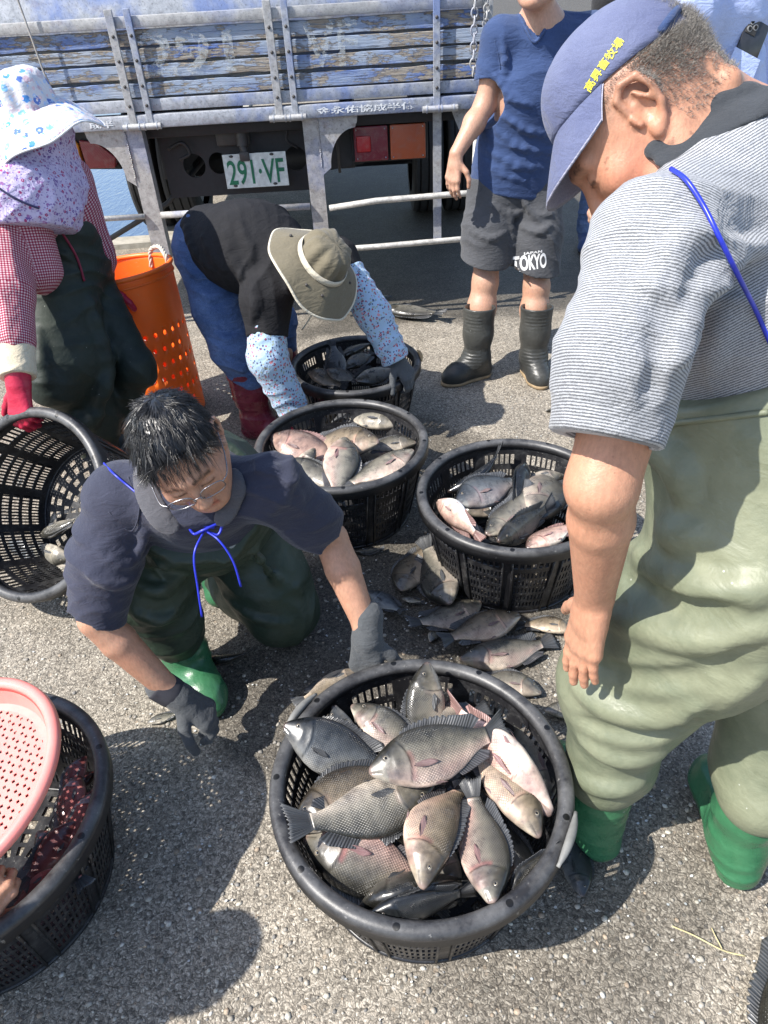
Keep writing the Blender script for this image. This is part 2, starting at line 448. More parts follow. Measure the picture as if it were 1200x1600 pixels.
# loose chippings lying on the surface near the photographer
def pebbles():
    r = np.random.RandomState(3); n = 5200
    base = bmesh.new(); bmesh.ops.create_icosphere(base, subdivisions=1, radius=1); bv = np.array([v.co[:] for v in base.verts]); bf = np.array([[v.index for v in f.verts] for f in base.faces]); base.free()
    y = .25+2.9*r.rand(n)**1.6; x = (r.rand(n)-.5)*(1.5+.95*y)
    size = .0022+.0036*r.rand(n)**3
    cos = []; fs = []; col = []
    pal = np.array([(.36, .33, .28), (.26, .24, .21), (.47, .44, .37), (.34, .27, .20), (.21, .20, .185), (.60, .57, .51)])
    for i in range(n):
        s = size[i]*(1+.5*r.rand(3))*np.array([1.2, 1, .42]); a = r.rand()*6.28
        q = bv*(1+.22*(r.rand(len(bv), 1)-.5))*s; ca, sa = math.cos(a), math.sin(a)
        q = np.stack([q[:, 0]*ca-q[:, 1]*sa+x[i], q[:, 0]*sa+q[:, 1]*ca+y[i], q[:, 2]+s[2]*.35], 1)
        cos.append(q); fs.append(bf+i*len(bv)); col.append(np.repeat(pal[r.choice(6, p=[.3, .25, .16, .12, .12, .05])][None], len(bv), 0)*(.8+.4*r.rand()))
    m = M("chipping_stone"); c = m.attr('col', 'Color')
    mt = m.set(col=m.mix(1.0, c, m.ramp(m.noise(m.co(), 300, 3), [(.3, .7), (.7, 1.1)]), 'MULTIPLY'), rough=.8)
    me = mesh_np("loose_gravel", np.concatenate(cos), None, np.concatenate(fs), [mt], smooth=False, attrs={'col': np.concatenate(col)})
    tag(obj("loose_gravel", me), kind='stuff', label="small loose stone chippings scattered over the asphalt", cat="gravel")
pebbles()

# ------------------------------------------------------------------ the lorry
TY = 3.9                                              # tailgate plane
def mat_plank():
    m = M("peeling_blue_paint"); P = m.co(); oi = m.n("ShaderNodeObjectInfo").outputs['Random']
    Pz = m.n("ShaderNodeVectorMath", operation='ADD'); m.put(Pz.inputs[0], P)
    cx = m.n("ShaderNodeCombineXYZ"); m.put(cx.inputs[0], m.math('MULTIPLY', oi, 7.0)); m.put(Pz.inputs[1], cx.outputs[0]); Pz = Pz.outputs[0]
    gr = m.noise(m.map(Pz, (3, 3, 46)), 3.0, 8, .7, dist=.3)            # wood grain
    wood = m.ramp(gr, [(.22, (.05, .042, .034)), (.38, (.21, .175, .14)), (.6, (.34, .315, .28)), (.8, (.43, .41, .38))])
    pn = m.noise(m.map(Pz, (2.2, 2.2, 7)), 2.4, 9, .68, dist=.25)
    pn2 = m.noise(m.map(Pz, (5, 5, 26)), 4.0, 6, .7)
    mk = m.math('ADD', m.math('MULTIPLY', pn, .68), m.math('MULTIPLY', pn2, .42))
    paint = m.ramp(m.noise(m.map(Pz, (1.3, 1, 3)), 2.1, 5, .6), [(.29, (.05, .11, .36)), (.41, (.15, .21, .39)), (.53, (.27, .33, .43)), (.72, (.37, .40, .45))])
    paint = m.mix(m.ramp(m.noise(Pz, 90, 3), [(.5, 0), (.75, .4)]), paint, (.33, .34, .36))
    msk = m.ramp(mk, [(.505, 0), (.535, 1)])
    col = m.mix(msk, wood, paint)
    crack = m.ramp(m.noise(m.map(Pz, (1.5, 1, 60)), 2.2, 4, .6), [(.30, 0), (.36, 1)])
    col = m.mix(m.math('MULTIPLY', m.math('SUBTRACT', 1, crack), .85), col, (.02, .018, .016))
    h = m.math('ADD', m.math('MULTIPLY', msk, .5), m.math('ADD', m.math('MULTIPLY', gr, .9), m.math('MULTIPLY', crack, .8)))
    return m.set(col=col, rough=.82, nrm=m.bump(h, .9, .008), spec=.25)
def mat_steel(name, base, blue=.0, rust=.35):
    m = M(name); P = m.co()
    n1 = m.noise(P, 9, 7, .68); n2 = m.noise(P, 38, 6, .7); n3 = m.noise(P, 4, 5, .6)
    c = m.mix(m.ramp(n2, [(.35, 0), (.65, 1)]), tuple(x*.62 for x in base), base)
    if blue: c = m.mix(m.ramp(n3, [(.52-.1*blue, 0), (.60, blue)]), c, (.09, .17, .44))
    c = m.mix(m.ramp(n1, [(.58, 0), (.70, rust)]), c, (.12, .055, .03))
    c = m.mix(m.ramp(m.noise(P, 120, 4), [(.55, 0), (.7, .45)]), c, (.05, .045, .04))
    return m.set(col=c, rough=m.rng(n2, .3, .7, .42, .75), metal=.25, nrm=m.bump(n2, .25, .003), spec=.4)
PLK = mat_plank(); STG = mat_steel("worn_grey_steel", (.44, .44, .44), .25, .3); STB = mat_steel("faded_blue_steel", (.42, .44, .48), .6, .3)
STR = mat_steel("rusty_primer_steel", (.46, .44, .42), .3, .75); STW = mat_steel("white_pipe_paint", (.62, .60, .56), 0, .5)
def flat(name, col, rough=.6, **k):
    m = M(name); n = m.noise(m.co(), 40, 5)
    return m.set(col=m.mix(1.0, (*col, 1), m.ramp(n, [(.3, .7), (.7, 1.1)]), 'MULTIPLY'), rough=rough, **k)
BLK = flat("black_chassis", (.018, .018, .022), .6); RUB = flat("tyre_rubber", (.03, .03, .031), .85); DKM = flat("dull_dark_metal", (.055, .05, .048), .55)
WHP = flat("plate_white", (.68, .71, .68), .45); GRN = flat("plate_green", (.02, .17, .085), .5)
def mat_peel_white():
    m = M("worn_white_lettering"); P = m.co(); n = m.math('ADD', m.math('MULTIPLY', m.noise(m.map(P, (4, 4, 22)), 4, 7, .7), .6), m.math('MULTIPLY', m.noise(P, 60, 4), .4))
    return m.set(col=(.50, .53, .53), rough=.85, alpha=m.ramp(n, [(.46, 0), (.56, .32)]))
PEEL = mat_peel_white()
def mat_script_white():
    m = M("brushed_white_lettering"); n = m.noise(m.co(), 70, 4, .6)
    return m.set(col=(.66, .68, .70), rough=.7, alpha=m.ramp(n, [(.38, .15), (.48, 1)]))
SCR = mat_script_white()

lorry = empty("cargo_lorry", (-.55, TY+1.5, 0), "old blue cargo lorry with peeling wooden tailgate, backed up behind the workers", "truck")
X0, X1 = -2.15, .60
def bx(name, mat, x0, x1, y0, y1, z0, z1, parent=lorry, bev=.003):
    return MB().box(((x0+x1)/2, (y0+y1)/2, (z0+z1)/2), (x1-x0, y1-y0, z1-z0), None, bev).build(name, mat, parent, True, 40)
# tailgate boards (uneven, gaps)
zs = [1.160, 1.232, 1.308, 1.372, 1.448]
prof = [(1.128, 1.178, STG), (1.182, 1.248, PLK), (1.256, 1.318, PLK), (1.322, 1.382, PLK), (1.385, 1.453, PLK)]
for i, (z0, z1, mt) in enumerate(prof):
    if mt is STG: bx("bottom_channel", STB, X0, X1, TY-.012, TY+.03, z0, z1); continue
    b = MB(); n = 40; r_ = np.random.RandomState(i)
    for seg in range(1):
        top = []; bot = []
        for k in range(n+1):
            x = X0+(X1-X0)*k/n; bulge = .004*math.sin(k*.7+i)
            top.append((x, z1-.002-.005*r_.rand()**2)); bot.append((x, z0+.002+.005*r_.rand()**2))
        rows = []
        for k in range(n+1):
            x = top[k][0]; yb = TY+.001*r_.rand()
            rows.append([b.bm.verts.new(q) for q in ((x, yb+.004, bot[k][1]), (x, yb, bot[k][1]+.0018), (x, yb-.0004, (bot[k][1]+top[k][1])/2), (x, yb, top[k][1]-.0018), (x, yb+.004, top[k][1]), (x, TY+.026, top[k][1]), (x, TY+.026, bot[k][1]))])
        for A, B in zip(rows, rows[1:]):
            for q in range(7): b.bm.faces.new((A[q], A[(q+1) % 7], B[(q+1) % 7], B[q]))
    b.build("tailgate_plank", PLK, lorry, False)
bx("top_rail", STG, X0, X1, TY-.018, TY+.035, 1.458, 1.502)
bx("inner_board", STB, X0, X1, TY+.06, TY+.075, 1.14, 1.60)
bx("load_floor", DKM, X0, X1, TY+.09, TY+4.6, 1.12, 1.16)
bx("side_board", PLK, X0, X0+.03, TY+.09, TY+4.6, 1.16, 1.56); bx("side_board", PLK, X1-.03, X1, TY+.09, TY+4.6, 1.16, 1.56)
bx("bed_sill", STB, X0, X1, TY-.03, TY+.045, 1.058, 1.116, bev=.006)
# tailgate straps with bolts and hinges
def strap(px_top, px_bot, w=.036):
    x = (aty(*px_bot, TY)[0]+aty(*px_top, TY)[0])/2
    s = MB().box((x, TY-.026, (1.075+1.53)/2), (w, .014, 1.53-1.075), None, .002).build("strap", STB if w < .035 else STG, lorry)
    for z in (1.155, 1.235, 1.335, 1.43): MB().sphere((x, TY-.034, z), .0075, 8, (1, .6, 1)).build("bolt", DKM, s, True)
    return x
sx = [strap((172, 15), (209, 190)), strap((200, 12), (236, 190), .03), strap((417, 0), (437, 180)), strap((445, 0), (461, 180), .03), strap((680, 0), (683, 165), .032)]
for a, b_ in ((sx[0], sx[1]), (sx[2], sx[3]), (sx[4]-.02, sx[4]+.05)):
    MB().tube([(a-.05, TY-.04, 1.068), (b_+.05, TY-.04, 1.068)], .0145, 12).build("hinge", STG, lorry, True, 40)
    q = MB()
    for x in (a-.03, a+.028, b_-.028, b_+.03): q.tube([(x-.003, TY-.04, 1.068), (x+.003, TY-.04, 1.068)], .0175, 12)
    q.build("hinge_knuckle", STB, lorry, True, 40)
# uprights with curved gussets
def upright(xa, xb, zb, xr, side, mat):
    b = MB()
    yb, yt = TY+.0, TY+.05
    b.prism([(xa, yb, zb), (xb, yb, zb), (xb, yb, 1.057), (xa, yb, 1.057)], (0, .012, 0))
    b.prism([(xb-.01, yb+.0125, zb), (xb-.004, yb+.0125, zb), (xb-.004, yb+.0125, 1.056), (xb-.01, yb+.0125, 1.056)], (0, .07, 0))
    o = b.build("upright", mat, lorry)
    e = xb if side > 0 else xa; L = .19*side; n = 12
    arc = [(e, .80)]
    for k in range(n+1):
        t = k/n*math.pi/2; arc.append((e+L*.22+L*.70*(1-math.cos(t)), .83+.175*math.sin(t)))
    arc += [(e+L*.98, 1.03), (e+L*1.0, 1.057), (e, 1.057)]
    p = [(x, TY-.0035, z) for x, z in arc]
    MB().prism(p, (0, .006, 0)).build("gusset", mat, o)
    b = MB(); r_ = random.Random(3)
    for k in range(26): b.sphere((e-.004*side+r_.uniform(-.002, .002), TY-.004, .84+k*.0083), .0045, 6)
    b.build("weld_bead", mat, o, True)
    return o
ul = aty(225, 290, TY)[0]; ur = aty(492, 260, TY)[0]
upright(ul-.035, ul+.05, .42, 0, -1, STR); upright(ur-.04, ur+.04, .46, 0, 1, STR)
xs = aty(684, 270, TY)[0]
MB().box((xs, TY+.03, .735), (.042, .012, .64)).build("strut", STG, lorry)
# guard pipes
MB().tube([(X0+.25, TY-.01, .655), (ul-.03, TY-.01, .655)], .0135, 12).build("guard_pipe", STW, lorry, True)
MB().tube([(ul+.055, TY-.01, .655), (ur-.045, TY-.01, .655)], .0165, 12).build("guard_pipe", STR, lorry, True)
MB().tube([(ur+.055, TY-.012, .64), (ur+.3, TY-.012, .662), (X1-.1, TY-.012, .672), (X1+.06, TY-.0, .665)], .0150, 12).build("guard_pipe", STW, lorry, True)
MB().tube([(ur-.2, TY-.012, .424), (ur+.3, TY-.012, .430), (X1+.02, TY-.012, .445), (X1+.08, TY+.05, .5)], .0145, 12).build("guard_pipe", STW, lorry, True)
MB().tube([(X0+.35, TY+.1, .34), (ul+.02, TY+.3, .64), (ul+.35, TY+.5, .92)], .014, 10).build("brace_rod", DKM, lorry, True)
MB().tube([(-1.62, TY+.04, 1.05), (-1.62, TY+.04, .55)], .02, 8).build("brace_rod", STB, lorry, True)
# cross member with round holes (built as plate strips round the openings)
xm0, xm1 = ul+.075, ur-.055; zc0, zc1 = .70, .99; ym = TY+.20
hc = [(aty(303, 255, ym)[0], .84, .058), (aty(341, 252, ym)[0], .845, .052), (aty(462, 247, ym)[0], .845, .058)]
b = MB(); xsb = [xm0]
n = 24
edges = sorted(hc); cur = xm0
for (hx, hz, hr) in edges:
    l, r = hx-hr-.004, hx+hr+.004
    b.prism([(cur, ym, zc0), (l, ym, zc0), (l, ym, zc1), (cur, ym, zc1)], (0, .012, 0))
    for half in (1, -1):
        arc = [(hx+hr*math.cos(t), ym, hz+half*hr*math.sin(t)) for t in np.linspace(0, math.pi, n)]
        ze = zc1 if half > 0 else zc0
        b.prism([(r, ym, hz)]+arc+[(l, ym, hz), (l, ym, ze), (r, ym, ze)], (0, .012, 0))
    cur = r
b.prism([(cur, ym, zc0), (xm1, ym, zc0), (xm1, ym, zc1), (cur, ym, zc1)], (0, .012, 0))
b.box(((xm0+xm1)/2, ym+.05, zc0-.006), (xm1-xm0, .10, .012))
b.build("cross_member", BLK, lorry)
bx("rear_beam", BLK, X0+.1, X1, TY+.10, TY+.17, .995, 1.05)
for xx in (-1.02, -.08): bx("chassis_rail", BLK, xx-.04, xx+.04, TY+.213, TY+5, .78, 1.0)
b = MB(); cxx = aty(381, 222, ym)[0]
b.tube([(cxx, ym-.05, 1.0), (cxx, ym-.06, .93)], .03, 12); b.tube([(cxx, ym-.06, .93), (cxx+.01, ym-.07, .89)], .02, 10); b.box((cxx-.05, ym-.02, .965), (.17, .03, .07), None, .006)
b.box((cxx+.005, ym-.085, .885), (.05, .02, .045), None, .006)
b.build("coupling", DKM, lorry, True, 40)
b = MB(); b.tube(crom([(ul+.12, ym-.03, .93), (ul+.2, ym-.05, .96), (ul+.23, ym-.05, .91), (ul+.17, ym-.04, .88)], 6), .008, 8); b.tube(crom([(ur-.13, ym-.03, 1.0), (ur-.14, ym-.04, .94), (ur-.09, ym-.03, .90)], 6), .006, 8)
b.build("cable", BLK, lorry, True)
# licence plate
pa, pb = aty(351, 268, TY+.12), aty(449, 264, TY+.12); pc = (pa+pb)/2; pw = pb[0]-pa[0]
plate = MB().box((pc[0], TY+.12, pc[2]), (pw, .004, pw*.50), None, .0015).build("licence_plate", WHP, lorry)
tm = text_mesh("291·VF", .168, .0012, .002); bb = np.array([v.co[:] for v in tm.vertices])
sxx = pw*.90/(bb[:, 0].max()-bb[:, 0].min()); szz = .118/(bb[:, 1].max()-bb[:, 1].min()); mid = (bb.max(0)+bb.min(0))/2
tm.transform(Matrix.Translation((pc[0], TY+.1165, pc[2]-.006)) @ Matrix.Rotation(math.radians(90), 4, 'X') @ Matrix.Diagonal((sxx, szz, 1, 1)) @ Matrix.Translation((-mid[0], -mid[1], 0)))
obj("plate_number", tm, plate, GRN)
for dx in (-.36, .28):
    for dz in (.44, -.42): MB().sphere((pc[0]+dx*pw, TY+.116, pc[2]+dz*pw*.5), .008, 8, (1.4, .5, .8)).build("plate_bolt", DKM, plate, True)
# rear lamps
def lens(name, colr, parent, poly, y, depth=.05):
    b = MB(); b.prism([(x, y, z) for x, z in poly], (0, depth, 0))
    bmesh.ops.bevel(b.bm, geom=[e for e in b.bm.edges], offset=.007, segments=3, affect='EDGES', profile=.6)
    m = M(name+"_plastic"); P = m.co(); q = m.n("ShaderNodeTexBrick"); 
    n = m.math('MULTIPLY', m.math('SINE', m.math('MULTIPLY', m.sep(P)[0], 700)), m.math('SINE', m.math('MULTIPLY', m.sep(P)[2], 700)))
    du = m.noise(P, 30, 5)
    mt = m.set(col=m.mix(m.ramp(du, [(.5, 0), (.75, .35)]), colr, (.25, .2, .17)), rough=.25, nrm=m.bump(n, .25, .003), coat=.3)
    return b.build(name, mt, parent, True, 35)
def sq(x0, x1, z0, z1): return [(x0, z0), (x1, z0), (x1, z1), (x0, z1)]
ly = TY+.10
a0, a1, b1 = aty(553, 222, ly)[0], aty(608, 222, ly)[0], aty(665, 222, ly)[0]
lz0, lz1 = aty(580, 252, ly)[2], aty(580, 197, ly)[2]
lamp = MB().box(((a0+b1)/2, ly+.075, (lz0+lz1)/2), (b1-a0+.03, .04, lz1-lz0+.03), None, .006).build("rear_lamp", BLK, lorry)
l1 = lens("red_lens", (.16, .012, .025), lamp, sq(a0, a1-.006, lz0, lz1), ly)
lens("reflector", (.42, .015, .02), l1, sq(a0+.012, a0+.085, lz0+.045, lz0+.12), ly-.006, .006)
lens("amber_lens", (.36, .075, .025), lamp, sq(a1+.006, b1, lz0, lz1), ly)
for (u0, u1) in ((a0, a1-.006), (a1+.006, b1)):
    for x in (u0+.014, u1-.014):
        for z in (lz0+.014, lz1-.014): MB().sphere((x, ly-.001, z), .004, 6).build("lamp_screw", STG, lamp, True)
lq = TY+.08
def quad(*ps): return [(aty(x, y, lq)[0], aty(x, y, lq)[2]) for x, y in ps]
lamp = MB().prism([(x, lq+.055, z) for x, z in quad((100, 268), (186, 268), (160, 214), (90, 205))], (0, .05, 0)).build("rear_lamp", BLK, lorry)
lens("amber_lens", (.62, .24, .02), lamp, quad((86, 228), (106, 212), (122, 226), (128, 262), (112, 268)), lq)
lens("red_lens", (.20, .016, .022), lamp, quad((122, 219), (150, 222), (181, 246), (180, 263), (136, 264)), lq)
# tyres
def wheel(x, y, w, dual=False):
    o = MB(); prof = [(-.5, .30), (-.5, .40), (-.46, .44), (-.38, .452), (-.30, .452), (-.29, .438), (-.25, .438), (-.24, .452), (-.03, .452), (-.02, .436), (.02, .436), (.03, .452), (.24, .452), (.25, .438), (.29, .438), (.30, .452), (.38, .452), (.46, .44), (.5, .40), (.5, .30)]
    n = 48; rings = []
    for k in range(n):
        t = 2*math.pi*k/n; rings.append([o.bm.verts.new((x+p*w, y+r*math.cos(t), .452+r*math.sin(t))) for p, r in prof])
    for k in range(n):
        A, B = rings[k], rings[(k+1) % n]
        for q in range(len(prof)-1): o.bm.faces.new((A[q], A[q+1], B[q+1], B[q]))
    t = o.build("tyre", RUB, lorry, True, 30)
    d = MB(); d.tube([(x-w*.3, y, .452), (x+w*.3, y, .452)], .30, 24); d.build("rim", STG, t, True, 40)
wy = 6.25
for xx in (.50, .76, -1.42, -1.68): wheel(xx, wy, .235)
MB().tube([(-1.5, wy, .452), (.6, wy, .452)], .09, 12).build("axle", BLK, lorry, True)
for xx in (-1.02, -.08):
    MB().tube(crom([(xx, wy-.7, .8), (xx, wy, .58), (xx, wy+.7, .8)], 6), .04, 8).build("leaf_spring", BLK, lorry, True)
# mudguards / dark inner panel by the lamps
b = MB(); b.prism([(ur+.045, TY+.19, 1.03), (ur+.31, TY+.19, 1.03), (ur+.2, TY+.19, .80), (ur+.07, TY+.19, .78)], (0, .01, 0)); b.prism([(ur+.05, TY+.2, .8), (ur+.28, TY+.2, .82), (ur+.24, TY+.6, .72), (ur+.05, TY+.6, .70)], (0, 0, .01)); b.build("inner_panel", BLK, lorry)
MB().tube([(ur+.12, TY+.12, 1.0), (ur+.12, TY+.12, .78)], .007, 8).build("brace_rod", DKM, lorry, True)
b = MB(); x7 = aty(705, 200, TY)[0]; b.prism([(x7, TY+.02, 1.055), (X1+.03, TY+.02, 1.055), (X1+.03, TY+.02, .90), (x7+.07, TY+.02, .90)], (0, .008, 0)); b.build("gusset", STG, lorry)
b = MB(); x8 = aty(742, 240, TY)[0]; b.tube([(x8, TY+.0, .92), (x8-.01, TY-.02, .56)], .011, 8); b.build("guard_pipe", STW, lorry, True)
# faded writing
def wtext(body, xa, xb, z0, z1, mat, name, y, parent):
    tm = text_mesh(body, .2, .0004, .004); bb = np.array([v.co[:] for v in tm.vertices]); mn, mx = bb.min(0), bb.max(0)
    tm.transform(Matrix.Translation((xa, y, z0)) @ Matrix.Rotation(math.radians(90), 4, 'X') @ Matrix.Diagonal(((xb-xa)/(mx[0]-mn[0]), (z1-z0)/(mx[1]-mn[1]), 1, 1)) @ Matrix.Translation((-mn[0], -mn[1], 0)))
    return obj(name, tm, parent, mat)
q0 = aty(226, 110, TY)[0]; q1 = aty(370, 110, TY)[0]; q2 = aty(475, 80, TY)[0]; q3 = aty(560, 80, TY)[0]
wtext("291", q0, q1, 1.265, 1.440, PEEL, "painted_number", TY-.006, lorry); wtext("VF", q2, q3, 1.262, 1.440, PEEL, "painted_number", TY-.006, lorry)
t0, t1 = aty(495, 170, TY)[0], aty(648, 162, TY)[0]
wtext("金永佑協成半体", t0, t1, 1.072, 1.104, SCR, "painted_writing", TY-.0315, lorry)
wtext("口", aty(96, 200, TY)[0]-.30, aty(96, 200, TY)[0]-.26, 1.072, 1.104, SCR, "painted_writing", TY-.0315, lorry)
wtext("成半", aty(140, 188, TY)[0], aty(178, 186, TY)[0], 1.070, 1.100, SCR, "painted_writing", TY-.0315, lorry)
# chains on the right corner, rope on the left
def chain(p0, p1, n, r=.014):
    b = MB(); p0, p1 = V(*p0), V(*p1); d = (p1-p0)/n
    for i in range(n):
        c = p0+d*(i+.5); s = V(1, 0, 0) if i % 2 else V(0, 1, 0); h = d*.62
        pts = [c+h*math.sin(t)*1.0+s*r*math.cos(t) for t in np.linspace(0, 2*math.pi, 15)]
        b.tube(pts, .0042, 6, False)
    b.build("chain", STG, lorry, True)
c1 = aty(742, 0, TY-.05); c2 = aty(739, 118, TY-.05); chain((c1[0], TY-.05, 1.55), (c2[0], TY-.05, c2[2]), 11); chain((c1[0]+.06, TY-.045, 1.55), (c2[0]+.05, TY-.045, c2[2]+.1), 9)
bx("corner_post", STG, X1-.01, X1+.03, TY-.02, TY+.05, 1.0, 1.62)
r1 = aty(28, 0, TY-.04); r2 = aty(68, 112, TY-.04)
MB().tube([r1+V(-.02, 0, .08), r1, r2, r2+V(.02, 0, -.1)], .0045, 8).build("rope", flat("grey_rope", (.38, .36, .33), .9), lorry, True)
# ------------------------------------------------------------------ baskets
def mat_basket():
    m = M("black_basket_plastic"); P = m.co(); n = m.noise(P, 26, 7, .7); n2 = m.noise(m.map(P, (1, 1, 3)), 9, 5)
    c = m.mix(m.ramp(n, [(.5, 0), (.72, .55)]), (.012, .012, .014), (.10, .10, .10))
    c = m.mix(m.ramp(m.noise(P, 150, 3, .7), [(.64, 0), (.70, .7)]), c, (.30, .29, .27))
    return m.set(col=c, rough=m.rng(n2, .3, .7, .28, .55), nrm=m.bump(n, .2, .003), spec=.5)
BSK = mat_basket()
def mat_rim():
    m = M("scuffed_rim_plastic"); P = m.co(); n = m.noise(P, 11, 8, .72); n2 = m.noise(P, 60, 5, .7); z = m.sep(P)[2]
    w_ = m.math('MULTIPLY', m.ramp(n, [(.40, 0), (.66, 1)]), m.rng(z, .292, .314, .1, 1))
    c = m.mix(m.math('MULTIPLY', w_, .8), (.016, .016, .018), (.15, .15, .15))
    c = m.mix(m.ramp(n2, [(.63, 0), (.72, .6)]), c, (.33, .32, .30))
    s_ = m.sep(P); a = m.math('MULTIPLY', m.math('ARCTAN2', s_[1], s_[0]), 9/6.28318); da = m.math('MULTIPLY', m.math('SUBTRACT', m.math('FRACT', m.math('ADD', a, 20.2)), .5), .203)
    r_ = m.math('SUBTRACT', m.math('SQRT', m.math('ADD', m.math('MULTIPLY', s_[0], s_[0]), m.math('MULTIPLY', s_[1], s_[1]))), .2925)
    dd = m.math('SQRT', m.math('ADD', m.math('MULTIPLY', da, da), m.math('MULTIPLY', r_, r_)))
    hole = m.math('MULTIPLY', m.math('LESS_THAN', dd, .0068), m.math('GREATER_THAN', z, .30))
    c = m.mix(hole, c, (.003, .003, .003))
    return m.set(col=c, rough=.42, nrm=m.bump(n2, .25, .003), spec=.5)
RIM = mat_rim(); SCUFF = flat("scuffed_pale_plastic", (.20, .20, .19), .6); LENS_BLK = flat("phone_lens_black", (.004, .004, .004), .9)  # last one: plain black of the phone's lenses
TB = 2*math.pi
def basket_mesh(H=.295, R0=.228, R1=.286, N=288):
    zl = [0, .018, .034, .058, .070, .094, .106, .130, .142, .166, .178, .202, .222, .258, .272, H]
    hole_rows = {2: 0, 4: 0, 6: 0, 8: 0, 10: 0, 12: 1}
    th = np.arange(N)*TB/N; co = []
    for z in zl:
        r = R0+(R1-R0)*(z/H)**.9
        for i, t in enumerate(th): co.append((r*math.cos(t), r*math.sin(t), z))
    Q = []
    per = N//12
    for j in range(len(zl)-1):
        for i in range(N):
            u = i % per
            if j in hole_rows:
                if hole_rows[j]:
                    if 3 <= u <= 20 and u % 3 != 2: continue
                else:
                    if 2 <= u <= 21 and (u % 2 == 0): continue
            a = j*N+i; b = j*N+(i+1) % N
            Q.append((a, b, b+N, a+N))
    # floor: rings of slots
    base = len(co); rr = [R0-.0002, .212, .196, .184, .160, .148, .126, .115, .093, .083, .062, .052]
    NF = 96
    # first ring must match wall: separate vertices, slightly inside
    for r in rr:
        for i in range(NF): co.append((r*math.cos(i*TB/NF), r*math.sin(i*TB/NF), .004))
    for j in range(len(rr)-1):
        for i in range(NF):
            per_ = 4 if j < 5 else 6
            if j % 2 == 1 and j > 0 and (i % per_) < (2 if j < 5 else 3): continue
            a = base+j*NF+i; b = base+j*NF+(i+1) % NF
            Q.append((a, a+NF, b+NF, b))
    c0 = len(co); co.append((0, 0, .004)); T = []
    for i in range(NF): T.append((base+(len(rr)-1)*NF+i, c0, base+(len(rr)-1)*NF+(i+1) % NF))
    me = mesh_np("wall", co, Q, T, [BSK])
    me.polygons.foreach_set('use_smooth', np.zeros(len(me.polygons), bool))
    return me
BW = basket_mesh()
def rim_mesh():
    prof = []
    for t in np.linspace(-.6, math.pi+.5, 14): prof.append((.2905+.0165*math.cos(t), .296+.0145*math.sin(t)))
    prof = [(.306, .268)]+prof+[(.276, .285), (.284, .284), (.290, .292), (.300, .268)]
    n = 120; b = bmesh.new(); R = []
    for k in range(n):
        t = TB*k/n; R.append([b.verts.new((r*math.cos(t), r*math.sin(t), z)) for r, z in prof])
    for k in range(n):
        A, B = R[k], R[(k+1) % n]
        for q in range(len(prof)): b.faces.new((A[q], B[q], B[(q+1) % len(prof)], A[(q+1) % len(prof)]))
    bmesh.ops.recalc_face_normals(b, faces=b.faces)
    me = bpy.data.meshes.new("rim"); b.to_mesh(me); b.free(); me.polygons.foreach_set('use_smooth', np.ones(len(me.polygons), bool)); me.materials.append(RIM); return me
BR = rim_mesh()
def extras():
    b = MB()
    for k in range(12):
        t = TB*k/12; R = Matrix.Rotation(t, 3, 'Z')
        p0 = R @ Vector((.232, 0, .002)); p1 = R @ Vector((.290, 0, .272))
        for o in (-.014, .014):
            e = R @ Vector((0, o, 0)); b.tube([p0+e, p1+e], .0035, 6)
    b.tube([(.231*math.cos(t), .231*math.sin(t), .006) for t in np.linspace(0, TB, 73)], .006, 8, False)
    o = b.build("ribs", BSK, None, True); me = o.data; bpy.data.objects.remove(o)
    return me
BRIB = extras()
def place(name, me, parent):
    o = bpy.data.objects.new(name, me); COL.objects.link(o); o.parent = parent; return o
def basket(loc, label, rz=0.0, tilt=None, sc=1.0, group="round black plastic fish baskets"):
    e = empty("fish_basket", loc, label, "basket", group)
    Mx = Matrix.Translation(Vector(tuple(loc))) @ (tilt if tilt is not None else Matrix.Identity(4)) @ Matrix.Rotation(rz, 4, 'Z') @ Matrix.Scale(sc, 4)
    e.matrix_world = Mx
    wl = place("wall", BW, e); md = wl.modifiers.new("thickness", 'SOLIDIFY'); md.thickness = .0035; md.offset = 0
    rb = place("ribs", BRIB, wl); place("rim", BR, e)
    return e, Mx
def handle(e, ang, mat):
    """worn grip moulded on the rim"""
    b = MB(); pts = []
    for t in np.linspace(-.19, .19, 15):
        pts.append((.3085*math.cos(ang+t), .3085*math.sin(ang+t), .305+.007*math.cos(t/.19*1.5)))
    b.tube(pts, lambda s: .0085*max(.35, math.sin(math.pi*min(max(s, .06), .94))**.5), 10)
    o = b.build("handle", mat, None, True); o.parent = e
    return o
BF, MF = basket((.04, .81, 0), "large black basket nearest the camera, heaped with big grey tilapia", 0.1)
handle(BF, -.62, SCUFF); handle(BF, 2.45, SCUFF)
B2, M2 = basket((-.135, 2.12, 0), "black basket of shiny fish standing behind the kneeling man's shoulder", .35)
B3, M3 = basket((.412, 1.765, 0), "black basket beside the old man's arm with loose fish at its foot", .8)
B4, M4 = basket((-.085, 2.79, 0), "smaller black basket of dark fish that the bending worker in the sun hat grips", .2, sc=.925)
handle(B4, -.1, flat("worn_tan_grip", (.42, .28, .13), .7))
_n = cv(-.34, .06, .93); _rc = at(46, 788, 2.20); _x = nrm(np.cross(V(0, 0, 1), _n)); _y = np.cross(_n, _x)
TIL = basis((0, 0, 0), _x, _y, _n)
_o = Vector(tuple(_rc)) - Vector(tuple(_n*.295))
B5, M5 = basket(_o, "nearly empty black basket tipped towards the camera by a red glove", .5, TIL)
B6, M6 = basket((-.905, .79, 0), "black basket in the bottom left corner holding dark red fish and a pink colander", .25)

